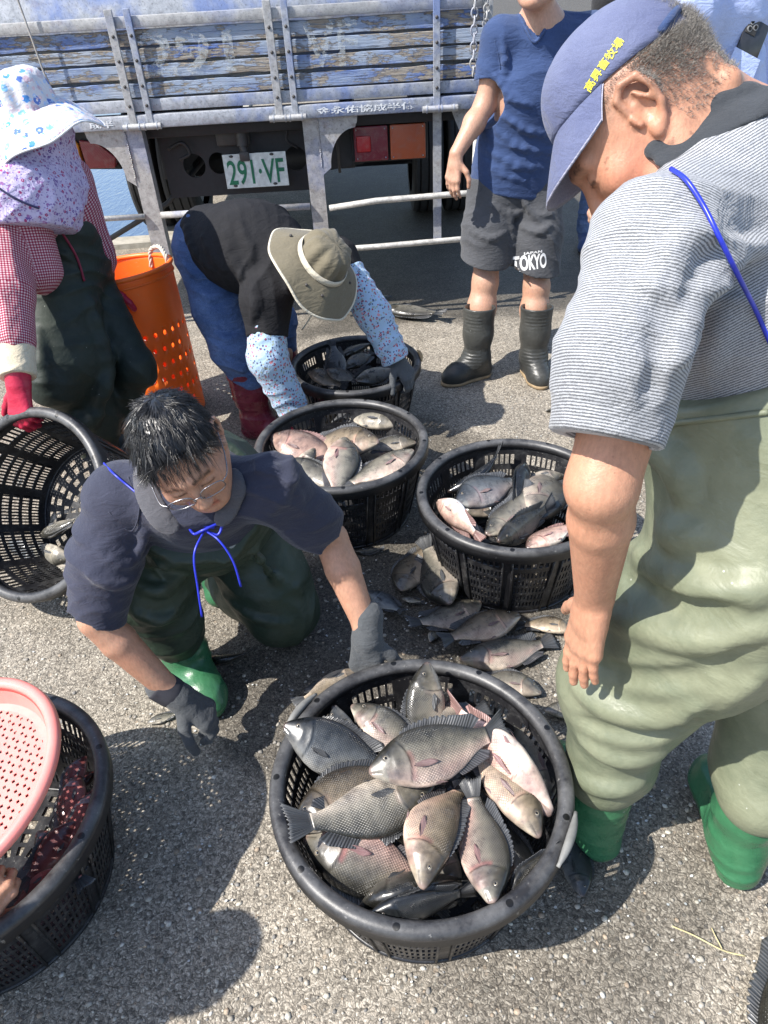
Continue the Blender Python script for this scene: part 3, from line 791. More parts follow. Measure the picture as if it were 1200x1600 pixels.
# ------------------------------------------------------------------ pink colander
def mat_pink():
    m = M("pink_plastic"); n = m.noise(m.co(), 30, 5)
    return m.set(col=m.mix(m.ramp(n, [(.4, 0), (.7, .5)]), (.80, .25, .22), (.72, .31, .26)), rough=.38, nrm=m.bump(n, .1, .002), sss=.1)
PNK = mat_pink()
def colander():
    N = 216; rr = np.concatenate([np.linspace(.02, .185, 24), [.195, .212, .226]]); zz = np.concatenate([np.zeros(24)+.0, [.004, .03, .058]])
    co = []; Q = []
    for r, z in zip(rr, zz):
        for i in range(N): co.append((r*math.cos(i*TB/N), r*math.sin(i*TB/N), z))
    for j in range(len(rr)-1):
        for i in range(N):
            a = j*N+i; b = j*N+(i+1) % N; Q.append((a, b, b+N, a+N))
    # punch a square grid of slots through the flat floor
    co = np.array(co); keep = []
    me0 = None
    bm = bmesh.new(); g = .0062; n = 62; vid = {}
    def vv(i, j):
        if (i, j) not in vid: vid[(i, j)] = bm.verts.new(((i-n/2)*g, (j-n/2)*g, 0))
        return vid[(i, j)]
    for i in range(n):
        for j in range(n):
            x, y = (i+.5-n/2)*g, (j+.5-n/2)*g; r = math.hypot(x, y)
            if r > .186: continue
            if j % 2 == 0 and (i+(j//2) % 2*1) % 3 == 0 and r < .178: continue
            bm.faces.new((vv(i, j), vv(i+1, j), vv(i+1, j+1), vv(i, j+1)))
    prof = [(.176, .0), (.192, .003), (.200, .022), (.207, .043)]
    R = []
    for k in range(96):
        t = TB*k/96; R.append([bm.verts.new((r*math.cos(t), r*math.sin(t), z+.0006)) for r, z in prof])
    for k in range(96):
        A, B = R[k], R[(k+1) % 96]
        for q in range(len(prof)-1): bm.faces.new((A[q], B[q], B[q+1], A[q+1]))
    me = bpy.data.meshes.new("bowl"); bm.to_mesh(me); bm.free(); me.materials.append(PNK)
    e = empty("colander", (0, 0, 0), "pink plastic colander held tilted over the black basket at the bottom left", "colander")
    o = place("bowl", me, e); md = o.modifiers.new("thickness", 'SOLIDIFY'); md.thickness = .003; md.offset = 0
    b = MB(); prof = [(.203, .040), (.209, .052), (.219, .055), (.229, .050), (.231, .038), (.226, .037), (.223, .046), (.212, .047)]
    R = []
    for k in range(96):
        t = TB*k/96; R.append([b.bm.verts.new((r*math.cos(t), r*math.sin(t), z)) for r, z in prof])
    for k in range(96):
        A, B = R[k], R[(k+1) % 96]
        for q in range(len(prof)): b.bm.faces.new((A[q], B[q], B[(q+1) % len(prof)], A[(q+1) % len(prof)]))
    r_ = b.build("rim", PNK, None, True); r_.parent = e
    T = Matrix.Translation(Vector(tuple(atz(-62, 1238, .345)))) @ Matrix.Rotation(math.radians(-10), 4, 'Y') @ Matrix.Rotation(math.radians(8), 4, 'X') @ Matrix.Rotation(.5, 4, 'Z') @ Matrix.Scale(1.0, 4)
    e.matrix_world = T
colander()

# ------------------------------------------------------------------ orange tub
def tub():
    m = M("orange_plastic"); P = m.co(); n = m.noise(P, 22, 6, .65)
    c = m.mix(m.ramp(n, [(.45, 0), (.75, .5)]), (.95, .165, .014), (.86, .17, .035)); c = m.mix(m.ramp(m.noise(P, 110, 3), [(.66, 0), (.72, .5)]), c, (.8, .4, .2))
    OR = m.set(col=c, rough=.42, nrm=m.bump(n, .15, .003), sss=.06)
    N = 180; Hh = .66; nz = 40; bm = bmesh.new(); V_ = []
    a0, b0, a1, b1 = .195, .17, .235, .21
    for j in range(nz+1):
        f = j/nz; V_.append([bm.verts.new(((a0+(a1-a0)*f)*math.cos(TB*i/N), (b0+(b1-b0)*f)*math.sin(TB*i/N), f*Hh)) for i in range(N)])
    holes = set()
    # octagon-ish round holes built by pulling the ring of a 3x3 cell block to a circle
    cells = [(i0, j0) for j0 in range(4, 28, 4) for i0 in range((j0//4) % 2*3, N-3, 6)]
    for i0, j0 in cells:
        for di in range(2):
            for dj in range(2): holes.add(((i0+di) % N, j0+dj))
        c = sum((V_[j0+1][(i0+1) % N].co for _ in (0,)), Vector())
        ring = [(0, 0), (1, 0), (2, 0), (2, 1), (2, 2), (1, 2), (0, 2), (0, 1)]
        for q, (di, dj) in enumerate(ring):
            v = V_[j0+dj][(i0+di) % N]; t = math.atan2(dj-1, di-1)
            th = TB*(i0+1)/N; f = (j0+1)/nz
            tx = Vector((-math.sin(th), math.cos(th), 0))
            v.co = c+tx*(.0085*math.cos(t))+Vector((0, 0, 1))*(.0115*math.sin(t))
    for j in range(nz):
        for i in range(N):
            if (i, j) in holes: continue
            bm.faces.new((V_[j][i], V_[j][(i+1) % N], V_[j+1][(i+1) % N], V_[j+1][i]))
    bm.faces.new(V_[0][::-1])
    me = bpy.data.meshes.new("wall"); bm.to_mesh(me); bm.free(); me.materials.append(OR); me.polygons.foreach_set('use_smooth', np.ones(len(me.polygons), bool))
    e = empty("orange_tub", (0, 0, 0), "tall orange plastic tub full of drain holes with a rope handle", "tub")
    o = place("wall", me, e); md = o.modifiers.new("thickness", 'SOLIDIFY'); md.thickness = .006; md.offset = 0
    b = MB(); b.tube([(.237*math.cos(t), .212*math.sin(t), Hh) for t in np.linspace(0, TB, 97)], .010, 10, False)
    b.tube([(.237*math.cos(t), .212*math.sin(t), Hh-.035) for t in np.linspace(0, TB, 97)], .0045, 6, False)
    r_ = b.build("rim", OR, None, True); r_.parent = e
    rp = M("twisted_rope"); n2 = rp.noise(rp.co(), 120, 3)
    RP = rp.set(col=rp.mix(n2, (.30, .27, .22), (.62, .58, .50)), rough=.9)
    def rope(pts, r, mat, nm):
        c_ = crom(pts, 24); b = MB(); N_ = len(c_)
        acc = 0
        for s in range(3):
            q = []
            for i, p in enumerate(c_):
                d = nrm(c_[min(i+1, N_-1)]-c_[max(i-1, 0)]); a = nrm(np.cross(d, V(.3, .4, .86))); bb = np.cross(d, a)
                L = i*float(np.linalg.norm(c_[1]-c_[0])); t = L/(r*1.5)+s*TB/3
                q.append(p+(a*math.cos(t)+bb*math.sin(t))*r*.55)
            b.tube(q, r*.62, 6)
        k = b.build(nm, mat, None, True); k.parent = e
    T = Matrix.Translation((-1.01, 2.98, 0.005)) @ Matrix.Rotation(math.radians(-5), 4, 'Y') @ Matrix.Rotation(math.radians(-3), 4, 'X') @ Matrix.Rotation(math.radians(-8), 4, 'Z')
    e.matrix_world = T; Ti = T.inverted()
    def loc(x, y, k): return V(*(Ti @ Vector(tuple(at(x, y, k)))))
    f1 = V(-.06, -.202, Hh)
    f3 = V(.228, .05, Hh); f4 = V(.06, .205, Hh)
    rope([f1+V(0, -.02, -.10), f1+V(0, -.022, -.03), f1+V(0.002, -.012, .016), f1+V(.012, .02, .012), f1+V(.018, .018, -.06)], .009, RP, "rope_handle")
    rope([f3+V(-.02, .0, -.08), f3+V(-.012, .0, .0), f3+V(-.03, .03, .03), f4+V(.08, -.03, .035), f4+V(.03, -.012, .02), f4+V(.01, -.015, -.05)], .009, RP, "rope_handle")
    DR = flat("dark_cord", (.035, .03, .028), .9)
    def wallp(th, z, o=.004):
        f = z/Hh; return V((a0+(a1-a0)*f+o)*math.cos(th), (b0+(b1-b0)*f+o)*math.sin(th), z)
    rope([wallp(-1.42, .54), wallp(-1.39, .49, .006), wallp(-1.37, .44, .005)], .0055, DR, "cord")
    rope([wallp(-1.35, .36), wallp(-1.32, .31, .006), wallp(-1.28, .26, .004)], .0055, DR, "cord")
tub()

# ------------------------------------------------------------------ fish
def mat_fish():
    m = M("wet_fish_skin"); c = m.attr('col', 'Color'); f = m.sep(m.attr('fuv'))
    u, v, mask = f[0], f[1], f[2]
    jit = m.noise(m.co(), 14, 3); U = m.math('ADD', m.math('MULTIPLY', u, 46.0), m.math('MULTIPLY', jit, 1.6)); Vv = m.math('ADD', m.math('MULTIPLY', v, 17.0), m.math('MULTIPLY', m.noise(m.co(), 11, 2), 1.8))
    row = m.math('FLOOR', Vv); half = m.math('MULTIPLY', m.math('MODULO', m.math('ADD', row, 100.0), 2.0), .5)
    fx = m.math('FRACT', m.math('ADD', U, half)); fy = m.math('SUBTRACT', m.math('FRACT', Vv), .5)
    # scale edge: a curved rear border
    d = m.math('ADD', fx, m.math('MULTIPLY', m.math('MULTIPLY', fy, fy), 1.5))
    edge = m.ramp(d, [(.0, .0), (.18, .45), (.5, 1), (.85, .95), (1.0, .1)])
    edge = m.math('MULTIPLY', edge, m.ramp(m.math('ABSOLUTE', fy), [(.36, 1), (.5, .35)]))
    ef = m.mix(mask, (1, 1, 1), edge)
    n = m.noise(m.co(), 30, 5, .6); n2 = m.noise(m.co(), 140, 4, .7)
    col = m.mix(1.0, c, m.mix(m.ramp(m.noise(m.co(), 22, 4, .6), [(.3, .2), (.7, .66)]), (1, 1, 1), ef), 'MULTIPLY')
    col = m.mix(1.0, col, m.ramp(n, [(.30, (.46, .46, .47)), (.70, (1.34, 1.28, 1.18))]), 'MULTIPLY')
    col = m.mix(m.math('MULTIPLY', m.ramp(n2, [(.62, 0), (.75, 1)]), .10), col, (.5, .5, .5))
    b = m.bump(m.math('MULTIPLY', m.sep(ef)[0], mask), .55, .0025); b = m.bump(n2, .12, .002, b)
    return m.set(col=col, rough=m.rng(n, .3, .7, .22, .40), nrm=b, spec=.55, coat=m.rng(n2, .4, .6, .1, .6), coatr=.13)
FSK = mat_fish()
def mat_fin():
    m = M("fish_fin"); c = m.attr('col', 'Color'); f = m.sep(m.attr('fuv'))
    r = m.math('SINE', m.math('MULTIPLY', f[0], 150.0)); rr = m.rng(r, -1, 1, .45, 1.15)
    col = m.mix(1.0, c, m.mix(1.0, (1, 1, 1), rr, 'MULTIPLY'), 'MULTIPLY')
    return m.set(col=col, rough=.35, nrm=m.bump(r, .4, .002), spec=.5)
FFN = mat_fin()
m = M("fish_eye"); EYE = m.set(col=m.attr('col', 'Color'), rough=.08, coat=.5)
PU = np.array([0, .015, .04, .08, .13, .19, .26, .34, .42, .50, .58, .65, .71, .76, .80, .825])
PT = np.array([.012, .034, .057, .088, .122, .153, .178, .190, .189, .176, .150, .118, .088, .067, .058, .058])
PB_ = np.array([-.012, -.032, -.050, -.076, -.106, -.134, -.160, -.176, -.179, -.168, -.140, -.106, -.077, -.059, -.052, -.053])
PW = np.array([.006, .020, .033, .050, .066, .078, .085, .087, .083, .075, .061, .047, .034, .024, .015, .009])
fish_count = 0
def make_fish(H, T, label, dors=1, roll=0.0, N_=(0, -.3, 1), dark=.5, pink=.3, hue=0, deep=1.0, fat=1.0, bend=0.0, up=0.0, mouth=0.0, group="grey tilapia", belly=0.0, seed=None, spread=.75, bars=.3, fin=1.0, cat="fish"):
    """H snout, T tail tip (world). dors: side of the back, +1 = left of the heading seen from above."""
    global fish_count
    fish_count += 1; sd = fish_count if seed is None else seed
    r = np.random.RandomState(sd*13+5)
    deep = deep*r.uniform(.90, 1.10); fat = fat*r.uniform(.92, 1.12); pink = pink*r.uniform(.6, 1.0); bend = bend+r.normal(0, .22); up = up+r.normal(0, .16); mouth = mouth or (.35 if r.rand() < .3 else 0)
    H = np.asarray(H, float); T = np.asarray(T, float); L = float(np.linalg.norm(H-T)); X = nrm(H-T)
    n = nrm(np.asarray(N_, float)); Zs = nrm(n-X*(n@X)); Y = np.cross(Zs, X)*dors
    Zs = np.cross(X, Y)                       # body axes: X forward, Y dorsal, Zs lateral
    if roll:
        a = math.radians(roll); s_ = 1 if Zs[2] > 0 else -1
        Y, Zs = Y*math.cos(a)+Zs*s_*math.sin(a), Zs*math.cos(a)-Y*s_*math.sin(a)
    nu, nv = 84, 44
    us = .825*(np.linspace(0, 1, nu)**1.15); th = np.linspace(0, TB, nv, endpoint=False)
    top = np.interp(us, PU, PT)*deep; bot = np.interp(us, PU, PB_)*deep; wd = np.interp(us, PU, PW)*fat
    for _ in range(2):
        for q in (top, bot, wd): q[1:-1] = .25*q[:-2]+.5*q[1:-1]+.25*q[2:]
    bot = bot*(1+.10*belly*np.exp(-((us-.38)/.16)**2))
    Uu, Th = np.meshgrid(us, th, indexing='ij'); cy, sy = np.cos(Th), np.sin(Th)
    mid = (top+bot)[:, None]/2; hh = (top-bot)[:, None]/2
    y = mid+hh*np.sign(cy)*np.abs(cy)**.92; z = wd[:, None]*np.sign(sy)*np.abs(sy)**.82
    yn = cy; lat = np.abs(sy)
    # gill cover, cheek, mouth, eye socket
    ug = .235+.022*np.cos(yn*2.0)-.03*np.clip(yn, 0, 1)
    z += np.sign(sy)*lat*(.0065*np.exp(-np.clip(ug-Uu, 0, 1)/.05)*(Uu < ug)*(np.abs(yn) < .93)+.004*np.exp(-((Uu-ug+.085)/.02)**2)*(yn < .3))
    um = .075; ml = -.012-.10*(Uu/um)*.18
    mo = np.exp(-((y-ml)/.0045)**2)*(Uu < um)*lat
    z -= np.sign(sy)*mo*.006
    y = y+np.where(y < ml, -1, 1)*(Uu < um)*mouth*.03*(1-Uu/um)
    lip = np.exp(-((Uu-.012)/.010)**2)*.004; z += np.sign(sy)*lip
    x = .5-Uu
    ex, ey = .118, .047*deep
    de = np.sqrt((Uu-ex)**2+((y-ey)*1.0)**2)
    z += np.sign(sy)*lat*.003*np.exp(-((de-.024)/.006)**2)
    # colours
    palettes = [((.046, .046, .040), (.195, .188, .160), (.54, .50, .43)), ((.075, .060, .042), (.26, .215, .155), (.58, .50, .40)), ((.035, .042, .052), (.13, .15, .17), (.42, .43, .43)), ((.16, .10, .09), (.48, .33, .28), (.74, .60, .53)), ((.10, .022, .026), (.22, .055, .055), (.32, .13, .12))]
    cb, cm, cl = [np.array(c) for c in palettes[hue]]
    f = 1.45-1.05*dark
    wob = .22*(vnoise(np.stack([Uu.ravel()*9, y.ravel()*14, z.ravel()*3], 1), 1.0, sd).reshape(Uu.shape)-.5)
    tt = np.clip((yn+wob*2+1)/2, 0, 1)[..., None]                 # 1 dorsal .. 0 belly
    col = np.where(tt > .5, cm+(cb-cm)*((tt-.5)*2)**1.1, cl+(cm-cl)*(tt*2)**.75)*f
    pk = np.array([.62, .26, .25])
    pm = np.clip(np.exp(-((yn+.72)/.5)**2)*(Uu > .10)*(.5+2*wob), 0, 1)*pink
    col = col*(1-pm[..., None])+pk*pm[..., None]*min(1.2, f)
    bar = (.5+.5*np.sin(Uu*TB*10+sd+2*wob))*(Uu > .27)*np.clip(yn+.5, 0, 1)*bars
    col = col*(1-.5*bar[..., None])
    gl = np.exp(-((Uu-ug)/.006)**2)*(np.abs(yn) < .9); col *= (1-.75*gl)[..., None]
    pg = np.exp(-((Uu-ug-.018)/.016)**2)*(yn < .2)*(yn > -.8)*pink; col = col*(1-.6*pg[..., None])+np.array([.42, .08, .09])*.6*pg[..., None]
    hn = vnoise(np.stack([Uu.ravel()*55, y.ravel()*55, np.zeros(Uu.size)], 1), 1.0, sd+3).reshape(Uu.shape); hn2 = vnoise(np.stack([Uu.ravel()*22, y.ravel()*22, np.zeros(Uu.size)], 1), 1.0, sd+4).reshape(Uu.shape); hd = (1/(1+np.exp((Uu-ug)/.008)))*(.45+.35*hn+.35*hn2)*(1-.5*np.clip(-yn-.45, 0, 1)); col *= (1-.62*hd)[..., None]
    col *= (1-.7*mo)[..., None]; col = col*(1-.5*np.exp(-((de-.024)/.006)**2)[..., None])
    lips = np.exp(-((Uu-.004)/.020)**2)[..., None]; col = col*(1-.8*lips)+np.array([.20, .145, .13])*min(1.2, f)*.8*lips
    col = col*(1-.62*np.clip(yn-.15, 0, 1)**1.0)[..., None]; col = np.clip(col, .004, .85)
    mask = np.clip((Uu-ug-.01)/.02, 0, 1)*np.clip((.815-Uu)/.02, 0, 1)*np.clip((.97-np.abs(yn))/.08, 0, 1)
    fuv = np.stack([Uu, (y/.16)+0*Uu, mask], -1)
    bz = lambda xx: bend*((.5-xx)-.35)**2*(1 if True else 0)
    def world(x, y, z):
        xx = np.asarray(x); y_ = np.asarray(y)+up*((.5-xx)-.4)**2; z_ = np.asarray(z)+bz(xx)
        return H*.5+T*.5 + (xx[..., None]*X+y_[..., None]*Y+z_[..., None]*Zs)*L
    co = world(x, y, z).reshape(-1, 3)
    i = np.arange(nu-1)[:, None]; j = np.arange(nv)[None]
    a = i*nv+j; b = i*nv+(j+1) % nv
    Q = np.stack([a, a+nv, b+nv, b], -1).reshape(-1, 4)
    if dors < 0: pass
    ctr = (H+T)/2
    e = empty("fish", ctr, label, cat, group)
    def sub(name, co, Q, col, fuv, mat, T_=None):
        me = mesh_np(name, np.asarray(co)-ctr, Q, T_, [mat], attrs={'col': col, 'fuv': fuv})
        o = bpy.data.objects.new(name, me); COL.objects.link(o); o.parent = e; return o
    # orient outward
    nn = np.cross(X, Y)@Zs
    if nn > 0: Q = Q[:, ::-1]
    body = sub("body", np.concatenate([co, world(np.array([.5]), np.array([0.]), np.array([0.]))]), Q, np.concatenate([col.reshape(-1, 3), col[0, :1]]), np.concatenate([fuv.reshape(-1, 3), [[0, 0, 0]]]), FSK)
    bm = bmesh.new(); bm.from_mesh(body.data); bm.verts.ensure_lookup_table()
    bmesh.ops.holes_fill(bm, edges=[e_ for e_ in bm.edges if e_.is_boundary], sides=0); bm.to_mesh(body.data); bm.free()
    fdark = np.array([.05, .052, .055])*f if hue not in (3,) else np.array([.20, .12, .11])
    def sheet(name, X0, Y0, X1, Y1, Z0, Z1, c0, c1, th_=.0014, nr=None, mid=None):
        """fin between a base line and an edge line (arrays)"""
        n_ = len(X0); m_ = 7; s = np.linspace(0, 1, m_)[None]
        gx = X0[:, None]*(1-s)+X1[:, None]*s; gy = Y0[:, None]*(1-s)+Y1[:, None]*s; gz = Z0[:, None]*(1-s)+Z1[:, None]*s
        P1 = world(gx, gy, gz+th_*(1-.6*s)); P2 = world(gx, gy, gz-th_*(1-.6*s)); P = np.concatenate([P1.reshape(-1, 3), P2.reshape(-1, 3)])
        a_ = (np.arange(n_-1)[:, None]*m_+np.arange(m_-1)[None]).ravel(); q1 = np.stack([a_, a_+m_, a_+m_+1, a_+1], 1); q2 = q1[:, ::-1]+n_*m_
        bd = []
        idx = np.arange(n_*m_).reshape(n_, m_)
        for line in (idx[:, -1], idx[0], idx[-1], idx[:, 0]):
            for p, q in zip(line, line[1:]): bd.append((p, q, q+n_*m_, p+n_*m_))
        cc = c0[None, None]*(1-s[..., None])+c1[None, None]*s[..., None]; cc = np.repeat(cc, n_, 0); cc = cc*(.75+.5*r.rand(n_, 1, 1))
        uu = np.repeat((np.arange(n_)/n_)[:, None], m_, 1)
        fv = np.stack([uu if nr is None else uu*nr, 0*uu, 0*uu], -1)
        return sub(name, P, np.concatenate([q1, q2, np.array(bd)]), np.tile(np.clip(cc, .003, .8).reshape(-1, 3), (2, 1)), np.tile(fv.reshape(-1, 3), (2, 1)), FFN)
    # dorsal fin: spines then soft rays swept back
    n_ = 41; u = np.linspace(.25, .74, n_); yb = np.interp(u, us, top)-.006
    k = np.linspace(0, 1, n_); hgt = (.030+.028*np.sin(np.clip(k*1.25, 0, 1)*math.pi*.8)+.035*np.clip((k-.68)/.25, 0, 1)*(1-np.clip((k-.93)/.07, 0, 1)))*fin
    hgt = hgt*(1-.30*((np.arange(n_) % 3) == 1)*(k < .7))*(.55+.45*spread)
    lean = .02+.055*k**2; zz = .012*np.sin(k*7+sd)*1.0
    sheet("dorsal_fin", .5-u, yb, .5-u-lean, yb+hgt, 0*u, zz*hgt/.05, fdark*.9, fdark*1.5+.02, nr=1.3)
    u = np.linspace(.55, .735, 21); yb = np.interp(u, us, bot)+.006; k = np.linspace(0, 1, 21); hgt = (.03+.04*k*(1-np.clip((k-.9)/.1, 0, 1)))*fin
    sheet("anal_fin", .5-u, yb, .5-u-.02-.05*k, yb-hgt, 0*u, .01*np.sin(k*6), fdark, fdark*1.3+np.array([.03, .01, .01])*pink, nr=.6)
    k = np.linspace(-1, 1, 33); yb = .047*k; tw = .055+.075*spread
    sheet("tail_fin", .5-(.812+.006*(1-np.abs(k))), yb, .5-(.985-.02*(1-np.abs(k))+.008*np.cos(np.arange(33)*2.1)), tw*np.sign(k)*np.abs(k)**.9, 0*k, .018*np.sin(k*4+sd)+.01*k, fdark*1.0, fdark*1.6+.015, nr=1.0)
    pc0 = (np.array([.17, .13, .12])*(1-.5*pink)+np.array([.26, .08, .09])*.5*pink)*f if pink > .15 else fdark*1.8; pc1 = (np.array([.22, .17, .16])*(1-.5*pink)+np.array([.34, .12, .13])*.5*pink)*f if pink > .15 else fdark*1.5
    for sgn in (1, -1):
        k = np.linspace(-1, 1, 17); uu0 = .272+0*k; y0 = -.035+.013*k; z0 = sgn*(np.interp(.275, us, wd)*.95+0*k)
        ln = .165*(1-.62*np.abs(k-.35)**1.2*.8); ang = -.30+.20*k
        sheet("pectoral_fin", .5-uu0, y0, .5-uu0-ln*np.cos(ang), y0+ln*np.sin(ang)*.8, z0, sgn*(np.interp(np.clip(uu0+ln, 0, .82), us, wd)*.9+.018+.006*np.sin(k*5)), pc0, pc1, nr=.7)
        # pelvic fin
        k = np.linspace(0, 1, 9); u0 = .31+.03*k; y0 = np.interp(u0, us, bot)+.01
        sheet("pelvic_fin", .5-u0, y0, .5-u0-.15*(1-.5*k), y0-.025*(1-k)-.002, sgn*(.018+0*k), sgn*(.035+.01*k), pc0, pc1*1.1, nr=.4)
        # eye
        zz = np.interp(ex, us, wd)*math.sqrt(max(0, 1-((ey-(np.interp(ex, us, top)+np.interp(ex, us, bot))/2)/((np.interp(ex, us, top)-np.interp(ex, us, bot))/2))**2))**.82
        n1, n2 = 9, 16; ph = np.linspace(0, math.pi/2, n1); tt2 = np.linspace(0, TB, n2, endpoint=False)
        rr = .0205*np.sin(ph)[:, None]; hx = ex+rr*np.cos(tt2); hy = ey+rr*np.sin(tt2); hz = sgn*(zz-.0065+.0125*np.cos(ph)[:, None]+0*rr*tt2)
        rn = np.sin(ph); cc = np.where(rn[:, None] < .52, np.array([[.006, .006, .008]]), np.where(rn[:, None] < .66, np.array([[.34, .30, .22]]), np.array([[.10, .085, .07]])))
        cc = np.repeat(cc[:, None], n2, 1)
        a_ = (np.arange(n1-1)[:, None]*n2+np.arange(n2)[None]).ravel(); b_ = (np.arange(n1-1)[:, None]*n2+(np.arange(n2)[None]+1) % n2).ravel()
        q = np.stack([a_, b_, b_+n2, a_+n2], 1)
        sub("eye", world(.5-hx, hy, hz).reshape(-1, 3), q, cc.reshape(-1, 3), np.zeros((n1*n2, 3)), EYE)
    return e
def F(hx, hy, hz, tx, ty, tz, label, lift=0.0, grow=1.0, **k):
    a, b = atz(hx, hy, hz+lift), atz(tx, ty, tz+lift); c = (a+b)/2; return make_fish(c+(a-c)*grow, c+(b-c)*grow, label, **k)
g = "tilapia heaped in the front basket"
kw = dict(group=g, lift=.022, grow=1.01)
# under layers first
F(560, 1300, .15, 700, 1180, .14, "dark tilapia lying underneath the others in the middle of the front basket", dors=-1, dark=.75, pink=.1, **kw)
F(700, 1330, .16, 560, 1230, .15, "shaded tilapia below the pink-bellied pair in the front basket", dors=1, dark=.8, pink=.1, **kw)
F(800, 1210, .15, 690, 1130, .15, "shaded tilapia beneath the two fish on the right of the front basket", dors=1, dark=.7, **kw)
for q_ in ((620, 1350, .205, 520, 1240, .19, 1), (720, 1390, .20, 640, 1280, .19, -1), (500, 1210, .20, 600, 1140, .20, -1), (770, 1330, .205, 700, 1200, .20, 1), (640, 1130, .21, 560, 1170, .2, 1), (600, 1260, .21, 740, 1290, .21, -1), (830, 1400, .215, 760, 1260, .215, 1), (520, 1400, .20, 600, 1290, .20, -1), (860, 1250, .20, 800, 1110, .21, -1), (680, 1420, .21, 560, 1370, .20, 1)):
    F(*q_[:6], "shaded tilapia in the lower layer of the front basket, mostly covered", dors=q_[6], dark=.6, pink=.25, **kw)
F(671, 1036, .335, 655, 1215, .20, "tilapia sticking its snout straight up at the far side of the front basket", dors=1, N_=(.1, -1, .35), dark=.35, pink=.15, fat=1.1, **kw)
F(520, 1104, .25, 560, 1215, .18, "black young tilapia pointing up beside the front basket's far left wall", dors=1, dark=.95, pink=0, hue=2, **kw)
F(546, 1131, .245, 600, 1225, .18, "small dark tilapia with a red open mouth between two bigger heads", dors=1, dark=.75, pink=.5, hue=2, mouth=.8, roll=25, **kw)
F(443, 1139, .295, 625, 1215, .235, "near-black tilapia with pale throat resting its chin on the front basket's left wall", dors=-1, dark=.82, pink=0, hue=2, belly=.6, N_=(-.15, -.6, 1), **kw)
F(737, 1150, .22, 690, 1090, .27, "cream-bellied tilapia tucked under the pink fish in the front basket", dors=-1, roll=-55, hue=3, dark=.15, pink=.2, **kw)
F(549, 1100, .30, 690, 1205, .25, "tilapia with pink flank looking to the upper left in the front basket", dors=-1, dark=.22, pink=.6, N_=(.1, -.35, 1), **kw)
F(620, 1160, .25, 770, 1100, .27, "tilapia showing only its spread grey back fin behind the central fish", dors=1, dark=.45, pink=.1, spread=1, **kw)
F(862, 1266, .29, 690, 1082, .30, "pale pink tilapia lying belly up along the right wall of the front basket", dors=-1, roll=-48, hue=3, dark=.05, pink=.75, belly=.5, N_=(-.3, -.2, 1), deep=.86, **kw)
F(456, 1290, .285, 655, 1180, .27, "broad brownish tilapia facing lower left in the front basket", dors=-1, hue=1, dark=.62, pink=.1, N_=(-.25, -.35, 1), deep=1.08, **kw)
F(679, 1232, .27, 447, 1312, .285, "striped grey tilapia whose tail points left across the front basket", dors=-1, dark=.5, pink=.1, spread=.9, bars=.4, N_=(-.1, -.3, 1), **kw)
F(476, 1308, .255, 715, 1412, .20, "tilapia with dark head and long pink breast fin, lower left in the front basket", dors=1, dark=.45, pink=.75, belly=.7, N_=(-.1, -.4, 1), deep=1.05, **kw)
F(579, 1210, .345, 800, 1140, .335, "big grey tilapia lying on top of the heap in profile with a crimson breast fin", dors=-1, dark=.36, pink=.45, spread=1, N_=(0, -.42, 1), deep=1.02, **kw)
F(846, 1302, .285, 728, 1130, .285, "beige tilapia with coarse golden scales facing lower right in the front basket", dors=1, hue=1, dark=.2, pink=.3, N_=(.12, -.25, 1), deep=1.0, **kw)
F(642, 1374, .31, 712, 1190, .30, "tan tilapia head down in the middle of the front basket, back to the right", dors=1, hue=1, dark=.28, pink=.5, belly=.4, N_=(-.05, -.3, 1), deep=1.02, **kw)
F(771, 1414, .275, 738, 1225, .27, "purplish tilapia head down with bright pink fin at the front basket's lower right", dors=1, dark=.42, pink=.85, belly=.5, N_=(-.15, -.3, 1), **kw)
F(560, 1408, .25, 745, 1345, .25, "slim dark tilapia seen from its back along the near wall of the front basket", dors=1, roll=66, dark=.8, pink=0, deep=.9, **kw)
F(578, 1432, .255, 748, 1392, .245, "glossy black tilapia pressed against the near wall of the front basket", dors=-1, roll=55, dark=1.0, pink=0, hue=2, deep=.85, **kw)
F(790, 1425, .225, 858, 1305, .27, "tilapia standing on edge against the right wall with its striped fin up", dors=-1, roll=55, dark=.5, pink=.1, spread=1, bars=.8, **kw)
# ---- second basket
kw = dict(group="tilapia in the basket behind the kneeling man")
for a in [(470, 720, 590, 700), (620, 730, 520, 690), (560, 660, 640, 700), (500, 750, 600, 740)]:
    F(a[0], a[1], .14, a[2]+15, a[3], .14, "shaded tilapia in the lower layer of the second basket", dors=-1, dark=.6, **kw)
F(625, 662, .24, 520, 640, .24, "greenish grey tilapia with raised spines at the far side of the second basket", dors=1, dark=.3, pink=0, spread=1, N_=(0, -.5, 1), **kw)
F(592, 690, .30, 470, 692, .25, "bronze tilapia curled at the top of the second basket's heap", dors=1, hue=1, dark=.12, pink=.45, spread=1, N_=(0, -.45, 1), deep=1.1, **kw)
F(420, 685, .275, 545, 722, .24, "tilapia with orange throat looking out to the left of the second basket", dors=-1, hue=3, dark=.45, pink=.5, N_=(0, -.5, 1), **kw)
F(650, 690, .24, 560, 700, .22, "tilapia with dark head at the right wall of the second basket", dors=1, dark=.5, pink=.1, **kw)
F(492, 700, .295, 450, 760, .22, "small silvery tilapia head tucked between two others in the second basket", dors=-1, dark=.12, pink=.2, N_=(-.3, -.7, 1), **kw)
F(538, 683, .315, 522, 788, .25, "silver scaled tilapia head up in the centre with a red gill slit", dors=-1, dark=.1, pink=.7, N_=(.1, -.7, 1), bars=.1, **kw)
F(648, 706, .285, 530, 770, .255, "silver tilapia with a white throat at the lower right of the second basket", dors=1, roll=-25, dark=.05, pink=.4, belly=.5, N_=(0, -.5, 1), bars=.1, **kw)
